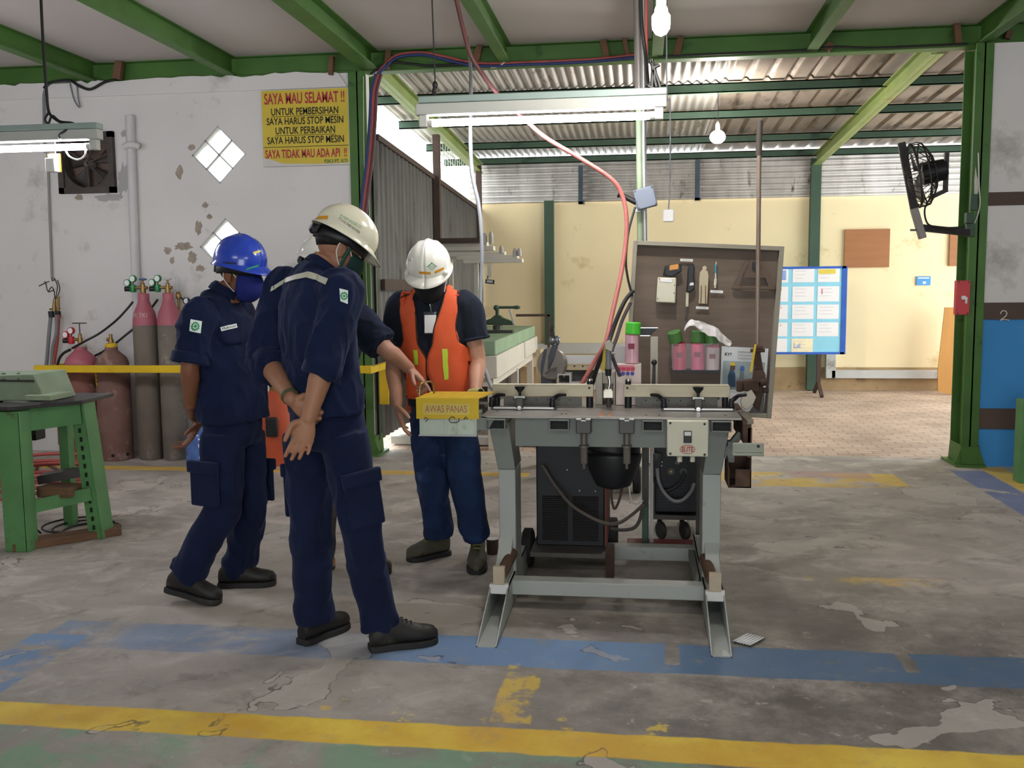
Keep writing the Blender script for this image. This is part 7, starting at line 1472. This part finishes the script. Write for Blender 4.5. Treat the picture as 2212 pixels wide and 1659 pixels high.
edge([(891, 618), (894, 646), (899, 678), (901, 710), (904, 743), (913, 760), (921, 776), (922, 803), (925, 829), (927, 860)], .014, .0035, PIPE, 'vest_piping', ve); edge([(966, 612), (962, 630), (956, 654), (948, 678), (938, 710), (934, 743), (927, 760), (922, 776)], .014, .0035, PIPE, 'vest_piping', ve)
edge([(991, 620), (988, 638), (986, 678), (984, 710), (989, 738), (1010, 752)], .013, .003, PIPE, 'vest_piping', ve); edge([(869, 627), (865, 646), (866, 678), (872, 710), (874, 735)], .013, .003, PIPE, 'vest_piping', ve)
bd = project(rows2([((916, 674), (943, 674)), ((916, 722), (938, 722))], 4), sbO, .010, 4.62).build('id_badge', M('badge_dark', '#3c3f44', .4), pO, solid=.003); project(rows2([((918, 681), (943, 681)), ((918, 719), (938, 719))], 4), sbO, .0135, 4.62).build('badge_card', PAPER, bd)
edge([(907, 640), (914, 652), (925, 661), (930, 665), (944, 648), (958, 632)], .006, .004, BLACK, 'lanyard', bd); edge([(930, 656), (930, 664), (931, 674)], .010, .005, CHROME, 'badge_clip', bd)
shoe(pO, U(968, 1197, Z=0), U(880, 1214, Z=0), BOOTO, tall=.05, lace=M('olive_lace', '#8a8a52', .7), hh=1.1, w=1.08); shoe(pO, U(1034, 1200, Z=0), U(1029, 1243, Z=0), BOOTO, tall=.05, lace=M('olive_lace', '#8a8a52', .7), hh=1.1, w=1.08)
# ---- the man half hidden behind, pointing at the box
Rh = V((.12, -.99, 0))
k = dict(seed=5, shirt=NAVYT, trous=BROWNT, samp=.011)
k['SR'], k['SL'] = U(766, 686, Y=4.34), U(738, 686, Y=4.66); k['neck'] = U(712, 640, Y=4.50)
k['torso'] = [(U(700, 890, Y=4.52), .165, .12, Rh), (U(708, 815, Y=4.5), .165, .12, Rh), (U(728, 740, Y=4.5), .178, .12, Rh), (U(735, 690, Y=4.5), .165, .105, Rh), (U(726, 662, Y=4.5), .115, .08, Rh), (U(716, 642, Y=4.5), .066, .064, Rh)]
k['ER'], k['WR'] = U(836, 757, Y=4.27), U(884, 795, Y=4.46); k['EL'], k['WL'] = U(745, 800, Y=4.70), U(735, 890, Y=4.66)
k['HR'], k['HL'] = U(694, 912, Y=4.43), U(712, 912, Y=4.60); k['KR'], k['KL'] = U(697, 1075, Y=4.44), U(768, 1075, Y=4.60); k['AR'], k['AL'] = U(694, 1195, Y=4.50), U(798, 1200, Y=4.58)
k['hipc'] = U(702, 900, Y=4.52); k['cuffR'], k['cuffL'] = -.12, -.3; k['sleeve'] = (.084, .080, .078); k['leg'] = (.09, .085, .07, .066, .06)
fH, uH = frame(R_(84), R_(24)); CH = U(699, 582, Y=4.52); k['head'] = (CH, fH, uH)
k['handR'] = dict(d=(.62, .05, -.62), n=(-.5, -.2, -.75), l=(.25, -1, 0), curl=(.15, .95, 1.1, 1.2), s=.98); k['handL'] = dict(d=(.1, 0, -1), n=(.3, .6, 0), l=(1, 0, 0))
pH, sH, sbH, tH, tbH, bbH = figure('person in dark short sleeved shirt half hidden behind the ivory helmet man, pointing', k, SK_H)
hH, hbH = helmet(pH, CH+uH*.050, fH, uH, HELW); mask(pH, CH, fH, uH, M('navy_mask', '#141c38', .85))
shoe(pH, U(672, 1228, Z=0), U(722, 1232, Z=0), BOOTT, tall=.06); shoe(pH, U(770, 1238, Z=0), U(846, 1240, Z=0), SHOEB)
